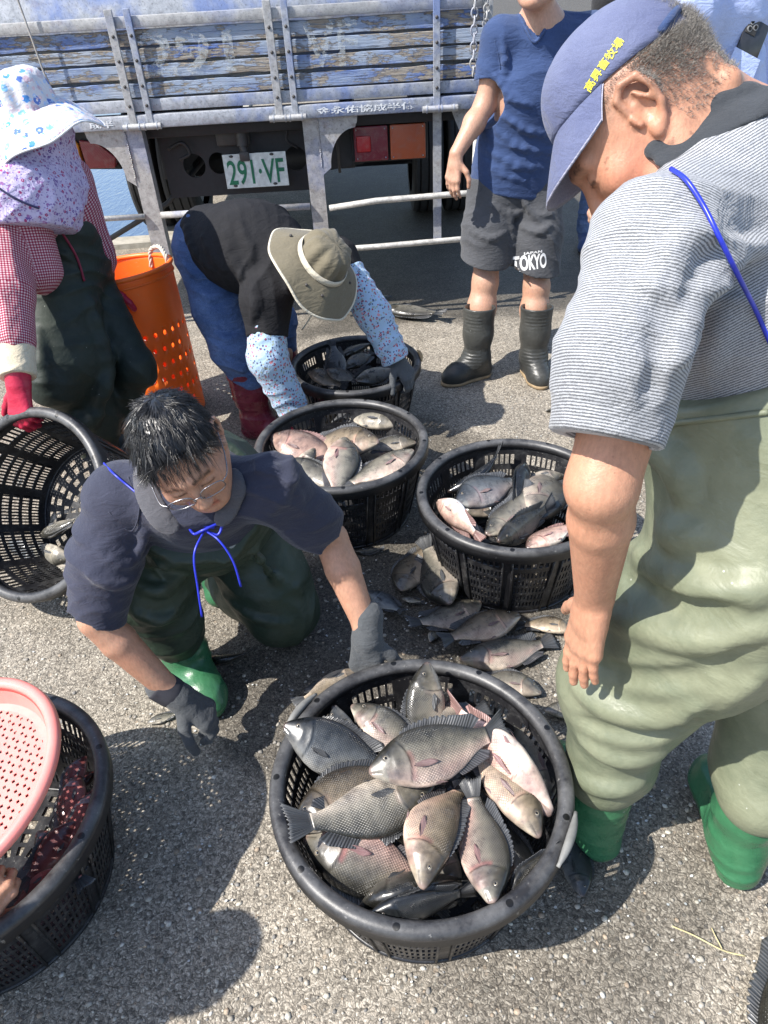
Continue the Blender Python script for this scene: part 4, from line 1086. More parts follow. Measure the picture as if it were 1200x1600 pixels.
F(448, 722, .27, 545, 778, .24, "grey tilapia along the near left wall of the second basket", dors=-1, roll=20, dark=.4, pink=.1, N_=(0, -.4, 1), **kw)
# ---- third basket
kw = dict(group="tilapia in the basket at the right")
for a in [(720, 800, 830, 770), (850, 820, 740, 780), (800, 750, 880, 800)]:
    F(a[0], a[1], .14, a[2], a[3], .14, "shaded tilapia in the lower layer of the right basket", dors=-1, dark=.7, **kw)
F(705, 775, .235, 800, 712, .29, "long black fish curving along the far wall of the right basket", dors=1, roll=60, dark=1, pink=0, hue=2, deep=.72, bend=.6, **kw)
F(711, 786, .285, 818, 742, .27, "blue-grey tilapia with a purple blotch in the middle of the right basket", dors=-1, hue=2, dark=.25, pink=.35, N_=(0, -.4, 1), deep=1.05, **kw)
F(820, 722, .29, 806, 815, .25, "slim black fish pointing up in the right basket", dors=1, roll=55, dark=1, hue=2, pink=0, deep=.8, **kw)
F(880, 740, .25, 800, 762, .24, "tilapia with bristling fin at the far right of the right basket", dors=-1, dark=.3, pink=.1, spread=1, **kw)
F(840, 812, .265, 862, 715, .27, "mauve-grey tilapia head down beside the old man's arm", dors=1, hue=0, dark=.5, pink=.25, N_=(0, -.4, 1), deep=1.1, **kw)
F(683, 778, .275, 752, 838, .27, "white-bellied tilapia lying belly up at the near left wall of the right basket", dors=1, roll=-60, hue=3, dark=-.25, pink=.3, belly=.6, fat=1.15, **kw)
F(702, 805, .23, 765, 850, .22, "grey tilapia squeezed under the white-bellied one in the right basket", dors=1, dark=.35, pink=.2, **kw)
F(764, 842, .255, 838, 768, .265, "silvery scaled tilapia slanting up to the right in the right basket", dors=-1, dark=.08, pink=.25, bars=.1, **kw)
F(776, 852, .275, 862, 792, .265, "dark-backed slim tilapia on top of the scaled one in the right basket", dors=-1, roll=58, dark=.6, pink=0, deep=.85, **kw)
F(822, 858, .265, 905, 815, .25, "pinkish white tilapia at the near right wall of the right basket", dors=-1, roll=-30, hue=3, dark=-.1, pink=.7, belly=.4, **kw)
# ---- fourth basket
kw = dict(group="dark fish in the far basket")
for a in [(500, 580, 570, 560), (600, 570, 530, 590), (560, 550, 620, 590)]:
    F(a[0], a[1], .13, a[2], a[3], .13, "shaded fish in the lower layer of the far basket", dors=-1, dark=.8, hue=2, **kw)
F(530, 598, .22, 522, 530, .33, "black tilapia standing tail up in the far basket", dors=-1, N_=(0, -1, .3), dark=.95, pink=0, hue=2, deep=1.1, **kw)
F(528, 560, .25, 592, 528, .27, "greyish fish at the far wall of the far basket", dors=1, roll=40, dark=.45, pink=0, **kw)
F(540, 575, .25, 588, 545, .265, "fish with a pale ragged tail in the far basket", dors=1, dark=.6, pink=0, spread=1, **kw)
F(556, 596, .255, 628, 575, .26, "scaly grey tilapia at the right of the far basket", dors=1, dark=.5, pink=0, N_=(0, -.5, 1), deep=1.1, **kw)
F(482, 580, .25, 545, 605, .21, "brownish tilapia at the left of the far basket", dors=-1, hue=1, dark=.5, pink=.1, N_=(0, -.5, 1), **kw)
F(512, 578, .26, 560, 600, .24, "dark blotched tilapia in the middle of the far basket", dors=-1, dark=.85, pink=0, **kw)
# ---- fish on the ground
kw = dict(group="fish dropped on the asphalt")
def Gd(hx, hy, tx, ty, label, z=.022, **k):
    for a, b in kw.items(): k.setdefault(a, b)
    k.setdefault('N_', (0, -.08, 1)); return F(hx, hy, z, tx, ty, z, label, **k)
Gd(622, 925, 668, 850, "brown-grey tilapia lying head down left of the right basket's foot", dors=-1, hue=1, dark=.45, pink=.1, z=.03, deep=1.1)
Gd(704, 948, 664, 848, "dark scaly tilapia leaning on the right basket's foot", dors=-1, dark=.55, pink=.15, z=.05, N_=(-.35, -.3, 1), deep=1.05)
Gd(577, 925, 634, 962, "small bluish fish by the kneeling man's left forearm", dors=-1, hue=2, dark=.5, pink=0)
Gd(628, 935, 663, 940, "tiny fish lying below the two brown tilapia", dors=-1, dark=.45, pink=0)
Gd(755, 948, 640, 988, "grey tilapia with dark forked tail spread to the left on the ground", dors=1, dark=.4, pink=.3, z=.02)
Gd(811, 962, 683, 1006, "tilapia with brown-red breast fin overlapping its neighbour on the ground", dors=1, hue=1, dark=.35, pink=.5, z=.045)
Gd(671, 1003, 686, 975, "tiny pale fish beside a dark tail on the ground", dors=1, dark=.1, pink=0, z=.012)
Gd(898, 982, 805, 968, "brownish tilapia on the ground partly behind the old man's hand", dors=1, hue=1, dark=.3, pink=.1, z=.025)
Gd(721, 1036, 878, 1006, "large blue-grey tilapia lying flat with spread tail behind the front basket", dors=-1, hue=0, dark=.42, pink=.4, z=.03, spread=1, deep=1.0)
Gd(847, 1078, 730, 1052, "grey tilapia facing right at the back rim of the front basket", dors=1, dark=.4, pink=.2, z=.03)
Gd(850, 1108, 935, 1112, "fish head poking out beside the old man's wader", dors=-1, dark=.2, pink=0, z=.02)
Gd(908, 1402, 890, 1285, "dark bluish fish head down between front basket and green boot", dors=1, hue=2, dark=.85, pink=0, z=.03)
Gd(572, 1048, 455, 1100, "brownish tilapia whose dark tail shows left of the front basket's far rim", dors=-1, hue=1, dark=.4, pink=.1, z=.025, spread=1)
Gd(318, 1034, 402, 1024, "small dark fish between the kneeling man's boot and knee", dors=1, roll=50, dark=.45, pink=0, deep=.8)
Gd(230, 1130, 282, 1112, "small silver fish on the asphalt under the kneeling man's right glove", dors=-1, dark=.0, pink=0, deep=.8, z=.012)
Gd(598, 482, 700, 496, "dark fish lying on the wet asphalt behind the far basket", dors=1, dark=.6, pink=0, z=.025, deep=.85)
Gd(575, 468, 612, 461, "small grey fish lying beside the tan sun hat", dors=1, dark=.4, pink=0, z=.018)
Gd(555, 864, 602, 860, "small pale fish lying below the second basket", dors=1, dark=.1, pink=0, deep=.6, z=.01)
Gd(1268, 1785, 1262, 1412, "big dark scaly tilapia cut off by the bottom right corner of the picture", dors=-1, dark=.5, pink=.1, z=.05, N_=(-.25, -.1, 1), spread=1)
Gd(852, 641, 892, 639, "sliver of a pale fish left of the old man's sleeve", dors=1, dark=.0, pink=0, deep=.5, z=.01)
# ---- small fish in the tipped basket
kw = dict(group="small fish left in the tipped basket")
def in5(px, py, off=.03):
    """point on the tipped basket's floor plane"""
    o = M5 @ Vector((0, 0, off)); n = (M5.to_3x3() @ Vector((0, 0, 1))).normalized()
    d = Vector(tuple(ray(px, py))); c = Vector((0, 0, HC)); t = (o-c).dot(n)/d.dot(n); return V(*(c+d*t))
def T5(hx, hy, tx, ty, label, off=.03, **k):
    n = (M5.to_3x3() @ Vector((0, 0, 1))).normalized(); return make_fish(in5(hx, hy, off), in5(tx, ty, off), label, N_=tuple(n), **k, **kw)
T5(62, 838, 128, 808, "slim grey fish on top of the small pile in the tipped basket", off=.06, dors=1, roll=40, dark=.25, pink=0, deep=.8)
T5(108, 872, 30, 858, "silver flanked fish in the tipped basket's pile", off=.04, dors=-1, dark=.12, pink=0)
T5(12, 846, 70, 878, "bluish dark fish at the left end of the tipped basket's pile", off=.03, dors=1, dark=.45, hue=2, pink=0, spread=1)
T5(30, 872, 100, 884, "dark fish under the silver one in the tipped basket", off=.025, dors=-1, dark=.6, hue=2, pink=0)
T5(66, 905, 118, 880, "grey fish at the near wall of the tipped basket", off=.035, dors=1, dark=.3, pink=0)
T5(86, 800, 80, 838, "tiny fish standing behind the pile in the tipped basket", off=.03, dors=1, dark=.3, pink=0)
T5(17, 772, 33, 745, "tiny fish stuck alone on the tipped basket's floor", off=.012, dors=1, dark=.2, pink=0)
# ---- red fish in the corner basket
kw = dict(group="dark red fish under the colander")
for i, (a, b, c, d, l) in enumerate([(150, 1290, 50, 1400, "dark red fish sunk beneath the others in the corner basket"), (60, 1300, 140, 1390, "dark red fish sunk beneath the others in the corner basket"), (150, 1200, 60, 1280, "dark red fish sunk beneath the others in the corner basket"), (122, 1205, 96, 1330, "dark red fish next to the colander's rim, the uppermost of the visible ones"), (146, 1232, 84, 1365, "wine red fish along the right wall of the corner basket"), (118, 1285, 30, 1392, "dark red fish in the middle of the corner basket's gap"), (92, 1355, 10, 1430, "dark red fish nearest the hand in the corner basket"), (132, 1180, 92, 1262, "reddish black fish deep under the far rim of the corner basket"), (60, 1395, -10, 1470, "dark red fish at the near wall of the corner basket")]):
    F(a, b, .25 if i > 2 else .20, c, d, .235 if i > 2 else .19, l, dors=1 if i % 2 else -1, hue=4, dark=.1+.15*(i % 3), pink=.12, bars=.05, roll=18*(i % 3), bend=.5*((i % 3)-1), **kw)
# ------------------------------------------------------------------ people: materials
def mat_skin(name, base, blotch=.35, dark=(.20, .09, .06)):
    m = M(name); P = m.co(); n = m.noise(P, 38, 6, .65); n2 = m.noise(P, 9, 4); n3 = m.noise(P, 420, 3, .6)
    c = m.mix(m.ramp(n2, [(.35, 0), (.7, blotch)]), base, tuple(x*y for x, y in zip(base, (1.08, .80, .72))))
    c = m.mix(m.math('MULTIPLY', m.ramp(n, [(.55, 0), (.75, 1)]), .28), c, dark)
    c = m.mix(1.0, c, m.attr('col', 'Color'), 'MULTIPLY')
    n4 = m.noise(m.map(P, (1, 1, .35)), 170, 4, .65); c = m.mix(1.0, c, m.ramp(n4, [(.3, .84), (.7, 1.10)]), 'MULTIPLY'); c = m.mix(m.ramp(m.vor(P, 55), [(.05, .35), (.10, 0)]), c, dark)
    b = m.bump(n3, .30, .0014); b = m.bump(n, .30, .004, b); b = m.bump(n4, .25, .002, b)
    return m.set(col=c, rough=m.rng(n, .3, .7, .38, .55), nrm=b, sss=.08, spec=.45)
SK_D = mat_skin("sunburnt_skin", (.47, .245, .155)); SK_E = mat_skin("tanned_skin", (.46, .26, .175)); SK_C = mat_skin("light_tan_skin", (.46, .275, .19))
def mat_cloth(name, base, var=.35, wr=60, fuzz=900, rough=.85, sheen=.15, bs=.35, faded=None):
    m = M(name); P = m.co(); n = m.noise(P, 7, 5, .6); n2 = m.noise(P, fuzz, 2); n3 = m.noise(m.map(P, (1, 1, 2.2)), wr*.35, 5, .6, dist=.6)
    c = m.mix(m.ramp(n, [(.35, 0), (.7, var)]), base, faded or tuple(min(1, x*1.7+.01) for x in base))
    c = m.mix(1.0, c, m.ramp(n2, [(.3, .75), (.7, 1.15)]), 'MULTIPLY')
    b = m.bump(n3, bs, .02); b = m.bump(n2, .25, .0015, b)
    return m.set(col=c, rough=rough, nrm=b, sheen=sheen, spec=.25)
def mat_rubber(name, base, stain, rough=(.32, .55), amt=.5, specks=True):
    m = M(name); P = m.co(); n = m.noise(P, 5.5, 6, .62, dist=.4); n2 = m.noise(P, 30, 5, .65); n3 = m.noise(P, 75, 3, .6)
    c = m.mix(m.ramp(n, [(.45, 0), (.58, amt)]), base, stain)
    c = m.mix(m.ramp(n2, [(.3, .3), (.7, 0)]), c, tuple(x*.6 for x in base))
    if specks: c = m.mix(m.math('MULTIPLY', m.ramp(m.vor(P, 26), [(.022, .8), (.05, 0)]), m.ramp(m.noise(P, 6, 2), [(.45, 0), (.6, 1)])), c, (.50, .51, .46))
    b = m.bump(n2, .25, .006); b = m.bump(m.noise(m.map(P, (1, 1, 1.6)), 16, 4, .55, dist=.5), .22, .02, b)
    return m.set(col=c, rough=m.rng(n2, .3, .7, *rough), nrm=b, spec=.45)
WAD_D = mat_rubber("olive_wader_rubber", (.150, .168, .110), (.225, .235, .155), (.38, .56), .75)
WAD_DK = mat_rubber("dark_green_wader", (.022, .038, .026), (.05, .07, .045), (.42, .65), .5)
BOOT_G = mat_rubber("green_boot_rubber", (.032, .135, .062), (.06, .19, .09), (.22, .45), .5)
BOOT_R = mat_rubber("maroon_boot_rubber", (.13, .012, .03), (.22, .03, .05), (.2, .4), .4)
BOOT_K = mat_rubber("black_boot_rubber", (.035, .036, .034), (.075, .075, .068), (.3, .5), .6)
TANSOLE = flat("tan_sole", (.33, .24, .14), .8)
NAVY = mat_cloth("navy_tshirt", (.028, .052, .13), .45); NAVY_E = mat_cloth("dark_navy_polo", (.028, .031, .052), .4); BLACKT = mat_cloth("black_tshirt", (.012, .012, .014), .4, sheen=0)
GREYS = mat_cloth("charcoal_shorts", (.060, .062, .068), .4, 120); CAPB = mat_cloth("blue_cap_cloth", (.06, .13, .50), .3); SKYS = mat_cloth("sky_blue_shirt", (.40, .48, .76), .25); BLKJ = mat_cloth("black_jacket", (.02, .02, .022), .4)
GLOVE = mat_cloth("grey_knit_glove", (.065, .070, .075), .4, 100, 1500); BEIGE = mat_cloth("beige_sleeve", (.58, .50, .36), .3); TANH = mat_cloth("khaki_hat", (.150, .130, .088), .25, 60)
CREAM = mat_cloth("cream_piping", (.58, .53, .42), .2); COLLAR = mat_cloth("charcoal_collar", (.032, .036, .042), .4, 60, 1600); COLLAR_E = mat_cloth("grey_collar", (.075, .075, .085), .3)
BLUEC = flat("blue_cord", (.02, .035, .50), .35); MAROON = flat("maroon_cord", (.22, .01, .04), .6); WHT = flat("white_print", (.78, .78, .78), .7); YEL = flat("yellow_thread", (.74, .66, .05), .7)
REDG = mat_rubber("red_rubber_glove", (.42, .012, .045), (.55, .03, .08), (.3, .45), .4, False)
HAIRM = M("black_wet_hair"); HAIR = HAIRM.set(col=HAIRM.mix(HAIRM.ramp(HAIRM.noise(HAIRM.co(), 25, 4), [(.5, 0), (.75, .6)]), (.010, .010, .011), (.05, .048, .047)), rough=.32, spec=.6)
GHM = M("grey_stubble_hair"); GHAIR = GHM.set(col=GHM.mix(GHM.n("ShaderNodeObjectInfo").outputs['Random'], GHM.ramp(GHM.noise(GHM.co(), 400, 2), [(.35, (.05, .042, .036)), (.65, (.50, .47, .43))]), (.2, .18, .16)), rough=.5)
def mat_jeans():
    m = M("blue_denim"); P = m.co(); n = m.noise(P, 6, 5, .6); n2 = m.noise(m.map(P, (1, 1, .15)), 700, 2); n3 = m.noise(m.map(P, (1, 1, 3.2)), 14, 5, .62, dist=.7)
    c = m.mix(m.ramp(n, [(.35, 0), (.7, 1)]), (.045, .085, .20), (.13, .20, .38)); c = m.mix(1.0, c, m.ramp(n2, [(.3, .65), (.7, 1.25)]), 'MULTIPLY'); c = m.mix(m.ramp(n3, [(.55, 0), (.72, .4)]), c, (.22, .30, .48))
    return m.set(col=c, rough=.85, nrm=m.bump(n3, .6, .02), spec=.2)
DENIM = mat_jeans()
def mat_stripe():
    m = M("striped_knit"); s = m.sep(m.attr('suv')); P = m.co()
    w_ = m.math('ADD', s[0], m.math('MULTIPLY', m.math('SUBTRACT', m.noise(P, 12, 3), .5), .004))
    q = m.math('FRACT', m.math('MULTIPLY', w_, 300.0)); q2 = m.noise(m.map(P, (1, 1, 1)), 520, 2, .6)
    br = m.ramp(m.math('ADD', q, m.math('MULTIPLY', m.math('SUBTRACT', q2, .5), .7)), [(.30, 0), (.42, 1), (.80, 1), (.95, 0)])
    c = m.mix(br, (.115, .12, .13), (.38, .39, .41)); c = m.mix(1.0, c, m.ramp(m.noise(P, 5, 4), [(.3, .85), (.7, 1.1)]), 'MULTIPLY')
    b = m.bump(q, .15, .002); b = m.bump(m.noise(m.map(P, (1, 1, 1.4)), 14, 4, .6, dist=.8), .45, .02, b)
    return m.set(col=c, rough=.8, nrm=b, sheen=.2, spec=.25)
STRIPE = mat_stripe()
def mat_gingham():
    m = M("red_gingham"); P = m.sep(m.attr('suv')); k = 120.0
    a = m.math('GREATER_THAN', m.math('FRACT', m.math('MULTIPLY', P[0], k)), .5); b = m.math('GREATER_THAN', m.math('FRACT', m.math('MULTIPLY', P[1], k)), .5)
    c = m.ramp(m.math('MULTIPLY', m.math('ADD', a, b), .5), [(0, (.58, .47, .48)), (.34, (.36, .10, .14)), (.75, (.20, .010, .035))], 'CONSTANT')
    return m.set(col=c, rough=.85, nrm=m.bump(m.noise(m.co(), 16, 4, .6, dist=.6), .5, .02), spec=.2)
GING = mat_gingham()
def mat_floral(name, ground, petals, centre, scale, rad=.42, second=None, sc2=3.0, wrk=14):
    m = M(name); P = m.co(); base = m.mix(m.ramp(m.noise(P, 8, 4), [(.3, 0), (.7, .5)]), ground, tuple(x*.82 for x in ground))
    def layer(base, sc, petals, rad, seed):
        Pm = m.map(P, (1, 1, 1), (.3*seed, .2, .5*seed), (seed, 0, 0)); d = m.vor(Pm, sc, rnd=.85); cc = m.vor(Pm, sc, out='Color', rnd=.85)
        d2 = m.math('ADD', d, m.math('MULTIPLY', m.math('SUBTRACT', m.noise(P, sc*3.2, 1), .5), .42))
        col = m.ramp(m.sep(cc)[0], [(i/len(petals), p) for i, p in enumerate(petals)], 'CONSTANT')
        on = m.math('GREATER_THAN', m.sep(cc)[1], .25)
        k = m.math('MULTIPLY', m.ramp(d2, [(rad-.05, 1), (rad, 0)]), on)
        base = m.mix(k, base, col)
        return m.mix(m.math('MULTIPLY', m.ramp(d, [(.10, 1), (.14, 0)]), on), base, centre)
    base = layer(base, scale, petals, rad, 1.0)
    if second: base = layer(base, scale*sc2, second, .40, 2.7)
    return m.set(col=base, rough=.85, nrm=m.bump(m.noise(P, wrk, 5, .6, dist=.7), .55, .02), spec=.2, sheen=.1)
FLOR_HAT = mat_floral("white_flowered_cotton", (.60, .60, .64), [(.08, .26, .60), (.20, .42, .70), (.50, .38, .44), (.10, .18, .48), (.55, .48, .52)], (.75, .72, .74), 36, .46, [(.40, .52, .72), (.62, .46, .50)], 1.9)
FLOR_P = mat_floral("lilac_flowered_cotton", (.56, .50, .70), [(.16, .09, .30), (.30, .14, .34), (.35, .05, .16), (.42, .36, .58)], (.62, .55, .70), 78, .42, [(.22, .15, .38), (.45, .38, .60)], 1.9)
FLOR_S = mat_floral("pale_blue_flowered_sleeve", (.38, .52, .68), [(.36, .03, .06), (.40, .08, .10), (.05, .06, .14), (.62, .20, .22)], (.55, .40, .42), 52, .28, [(.05, .07, .16), (.36, .06, .10), (.30, .36, .28)], 1.9)

# ------------------------------------------------------------------ people: construction helpers
def ones(P): return np.ones((len(P), 3))
def frame(f, u):
    f = nrm(f); u = np.asarray(u, float); u = nrm(u-f*(u@f)); return f, u, np.cross(u, f)      # forward, up, left
def head(s, c, f, u, sc=1.0, ear=True):
    f, u, l = frame(f, u); B = np.stack([l, f, u]); c = np.asarray(c, float)
    def w(x, y, z): return c+(l*x+f*y+u*z)*sc
    def E(x, y, z, rx, ry, rz, k, op=1): s.ell(w(x, y, z), (rx*sc, ry*sc, rz*sc), B, k*sc, op)
    def Cp(a, b, r1, r2, k, op=1): s.cap(w(*a), w(*b), r1*sc, r2*sc, k*sc, op=op)
    E(0, -.014, .030, .077, .098, .088, .02); E(0, .022, -.032, .064, .068, .085, .04)
    for q in (1, -1):
        Cp((.055*q, -.01, -.055), (.022*q, .062, -.094), .020, .018, .03)
        E(.042*q, .058, -.028, .026, .024, .024, .025)
        Cp((.010*q, .089, .024), (.044*q, .072, .020), .009, .010, .014)
        s.ell(w(.031*q, .092, .001), (.019*sc, .013*sc, .011*sc), B, .012*sc, -1)
        E(.031*q, .0765, -.001, .0165, .0125, .0115, .004)
        Cp((.018*q, .0875, -.0035), (.044*q, .0815, -.0045), .0022, .0022, .003)
        E(.0125*q, .098, -.040, .0085, .010, .008, .006)
        s.ell(w(.006*q, .106, -.047), (.004*sc,)*3, B, .003*sc, -1)
    Cp((0, .086, .010), (0, .108, -.036), .008, .0125, .012); E(0, .066, -.099, .022, .020, .018, .02)
    Cp((-.018, .084, -.066), (.018, .084, -.066), .0055, .0055, .006); Cp((-.016, .083, -.077), (.016, .083, -.077), .0065, .0065, .006)
    Cp((-.022, .0905, -.0712), (.022, .0905, -.0712), .0016, .0016, .003, -1)
    if ear:
        for q in (1, -1):
            def e(y, z, x=.079): return (x*q, y, z)
            loop = [e(.006, .012, .077), e(.004, .030, .080), e(-.010, .038, .084), e(-.027, .030, .089), e(-.031, .010, .090), e(-.024, -.012, .086), e(-.012, -.026, .080), e(.002, -.033, .077)]
            for a, b in zip(loop, loop[1:]): Cp(a, b, .0050, .0050, .0025)
            E(.0745*q, -.010, .004, .006, .018, .030, .005); E(.078*q, -.002, -.028, .006, .009, .010, .006)
            Cp(e(-.012, .020, .083), e(-.020, .0, .086), .0042, .0035, .005); Cp(e(.008, .002, .079), e(.007, -.010, .079), .0045, .004, .004)
            s.ell(w(.0865*q, -.008, -.004), (.011*sc, .009*sc, .015*sc), B, .004*sc, -1); s.ell(w(.086*q, -.006, .018), (.008*sc, .006*sc, .009*sc), B, .004*sc, -1)
    return w, (f, u, l)
def face_col(w, fr, c, sc=1.0, stubble=None, brow=True, lips=(.82, .55, .55)):
    """brow, lip and stubble colour as multipliers on the skin"""
    f, u, l = fr
    def fn(P):
        q = (P-c)/sc; x, y, z = q@l, q@f, q@u; out = np.ones((len(P), 3)); inh = (np.abs(x) < .1) & (np.abs(y) < .13) & (np.abs(z) < .14)
        n = vnoise(P, 260, 4)
        if brow:
            zb = .026-.20*np.clip(np.abs(x)-.03, 0, 1); m = np.exp(-((z-zb)/.0055)**2)*(np.abs(x) > .010)*(np.abs(x) < .050)*(y > .05)*inh*np.clip(n*1.7, .35, 1)
            out = out*(1-.85*m)[:, None]
            m = np.exp(-((z+.0035)/.0028)**2)*(np.abs(np.abs(x)-.031) < .015)*(y > .06)*inh; out = out*(1-.8*m)[:, None]
        m = np.exp(-((z+.0715)/.0085)**2)*(np.abs(x) < .021)*(y > .07)*inh; out = out*(1-m[:, None]*(1-np.array(lips)))
        m = np.exp(-((z+.0712)/.0016)**2)*(np.abs(x) < .021)*(y > .07)*inh; out = out*(1-.6*m)[:, None]
        if stubble is not None: out = out*stubble(x, y, z, n, inh)
        return out
    return fn
def hand(s, wr, d, pn, thumb, curl=(20, 30, 25), spread=.10, sc=1.0, off=0.0, tc=25, wide=1.0, curls=None):
    """wr wrist, d hand direction, pn palm normal, thumb +1: thumb on cross(d, pn) side"""
    d = nrm(d); pn = nrm(np.asarray(pn, float)-d*(np.asarray(pn, float)@d)); l = np.cross(d, pn)*thumb; wr = np.asarray(wr, float)
    lat = [.0275, .0095, -.0085, -.0255]; ln = [.072, .079, .073, .058]; kn = [.088, .092, .087, .078]; rd = [.0086, .0089, .0085, .0076]
    tips = []
    for i in range(4):
        a = wr+(d*.012+l*lat[i]*.55)*sc; b = wr+(d*kn[i]+l*lat[i]*wide)*sc
        s.cap(a, b, (.0155+off/sc)*sc, (.0118+off/sc)*sc, .012*sc, fd=pn, q=1.0)
        dd = nrm(d+l*spread*(1.5-i)/1.5*.8); p = b; ang = 0; cs = curls[i] if curls else curl
        for j, (fr, rr) in enumerate(zip((.46, .30, .24), (1.0, .93, .84))):
            ang += math.radians(cs[j]); q = nrm(dd*math.cos(ang)+pn*math.sin(ang)); e = p+q*ln[i]*fr*sc
            s.cap(p, e, rd[i]*rr*sc+off, rd[i]*rr*.93*sc+off, .0035*sc if j else .008*sc); p = e
        tips.append(p)
    b = wr+(d*.026+l*.022+pn*.006)*sc; dd = nrm(d*.62+l*.75+pn*.22); p = b
    for j, (L, r_) in enumerate(zip((.042, .034, .027), (.0135, .0105, .0092))):
        a = math.radians(tc)*j; q = nrm(dd*math.cos(a)+(d*.8-l*.5+pn*.35)*math.sin(a)); e = p+q*L*sc
        s.cap(p, e, r_*sc+off, r_*.9*sc+off, .010*sc if j == 0 else .004*sc); p = e
    s.cap(wr-d*.012*sc, wr+d*.03*sc, .025*sc+off, .026*sc+off, .015*sc, fd=pn, q=.72)
    return tips
def boot(parent, mat, ankle, toe, top, rt=.060, ra=.047, sole=None, ribs=False, res=.0045, open_=True, name="boot", bend=None):
    s = S(.03); a = np.asarray(ankle, float); t = np.asarray(toe, float); tp = np.asarray(top, float); h = nrm(V(t[0]-a[0], t[1]-a[1], 0)); up = V(0, 0, 1)
    hl = a-h*.035; hl[2] = .040; ball = t-h*.065; ball[2] = .042; tt = t-h*.028; tt[2] = .034
    s.limb([tp, (tp+a)/2 if bend is None else bend, a], [rt, (rt+ra)/2, ra]); s.cap(a, hl, ra, .040); s.cap(hl, ball, .040, .045); s.cap(a, ball, ra*.9, .043, .04); s.cap(ball, tt, .045, .034)
    if open_: s.cap(tp-nrm(tp-a)*.10, tp+nrm(tp-a)*.05, rt*.80, rt-.006, .003, op=-1)
    s.cut(tp, tp-a); s.cut(V(0, 0, .003), V(0, 0, -1), .006)
    if ribs:
        def dp(P):
            v = (P-a); q = v@nrm(tp-a); fr = (v@h) > .012; L = np.linalg.norm(tp-a); z1 = np.exp(-((q-.02)/.045)**2)+np.exp(-((q-L*.78)/.035)**2)
            return .0028*np.clip(np.sin(q*2*math.pi/.0155), 0, 1)*np.clip(z1, 0, 1)*fr
        s.disp = dp
    else: s.disp = lambda P: folds(P, tp-a, 26, .004, 3, 2, 12)
    o = s.mesh(name, res, mat, parent)
    if sole is not None:
        q = S(.02); q.cap(V(hl[0], hl[1], .012), V(ball[0], ball[1], .012), .044, .049); q.cap(V(ball[0], ball[1], .012), V(tt[0], tt[1], .012), .049, .039); q.cut(V(0, 0, .018), up); q.cut(V(0, 0, .001), -up); q.mesh("sole", .004, sole, o)
    return o
def strands(name, mat, parent, roots, dirs, lens, r0, seg=4, droop=None, rnd=None, jit=.25):
    """tapered three-sided hairs; droop(i, t) bends them"""
    n = len(roots); d = dirs/np.linalg.norm(dirs, axis=1, keepdims=True); a = np.cross(d, np.array([.31, .52, .79])); a /= np.linalg.norm(a, axis=1, keepdims=True); b = np.cross(d, a)
    co = np.zeros((n, seg+1, 3, 3)); p = roots.copy(); dd = d.copy()
    for k in range(seg+1):
        rr = r0*(1-.88*k/seg)
        for j in range(3):
            t = TB*j/3; co[:, k, j] = p+(a*math.cos(t)+b*math.sin(t))*(rr if np.isscalar(rr) else rr[:, None])
        if droop is not None: dd = dd+droop(p, dd); dd /= np.linalg.norm(dd, axis=1, keepdims=True)
        p = p+dd*(lens/seg)[:, None]
    base = (np.arange(n)*(seg+1)*3)[:, None, None]; k = np.arange(seg)[None, :, None]*3; j = np.arange(3)[None, None]
    q = np.stack([base+k+j, base+k+(j+1) % 3, base+k+3+(j+1) % 3, base+k+3+j], -1).reshape(-1, 4)
    return obj(name, mesh_np(name, co.reshape(-1, 3), q, None, [mat]), parent)
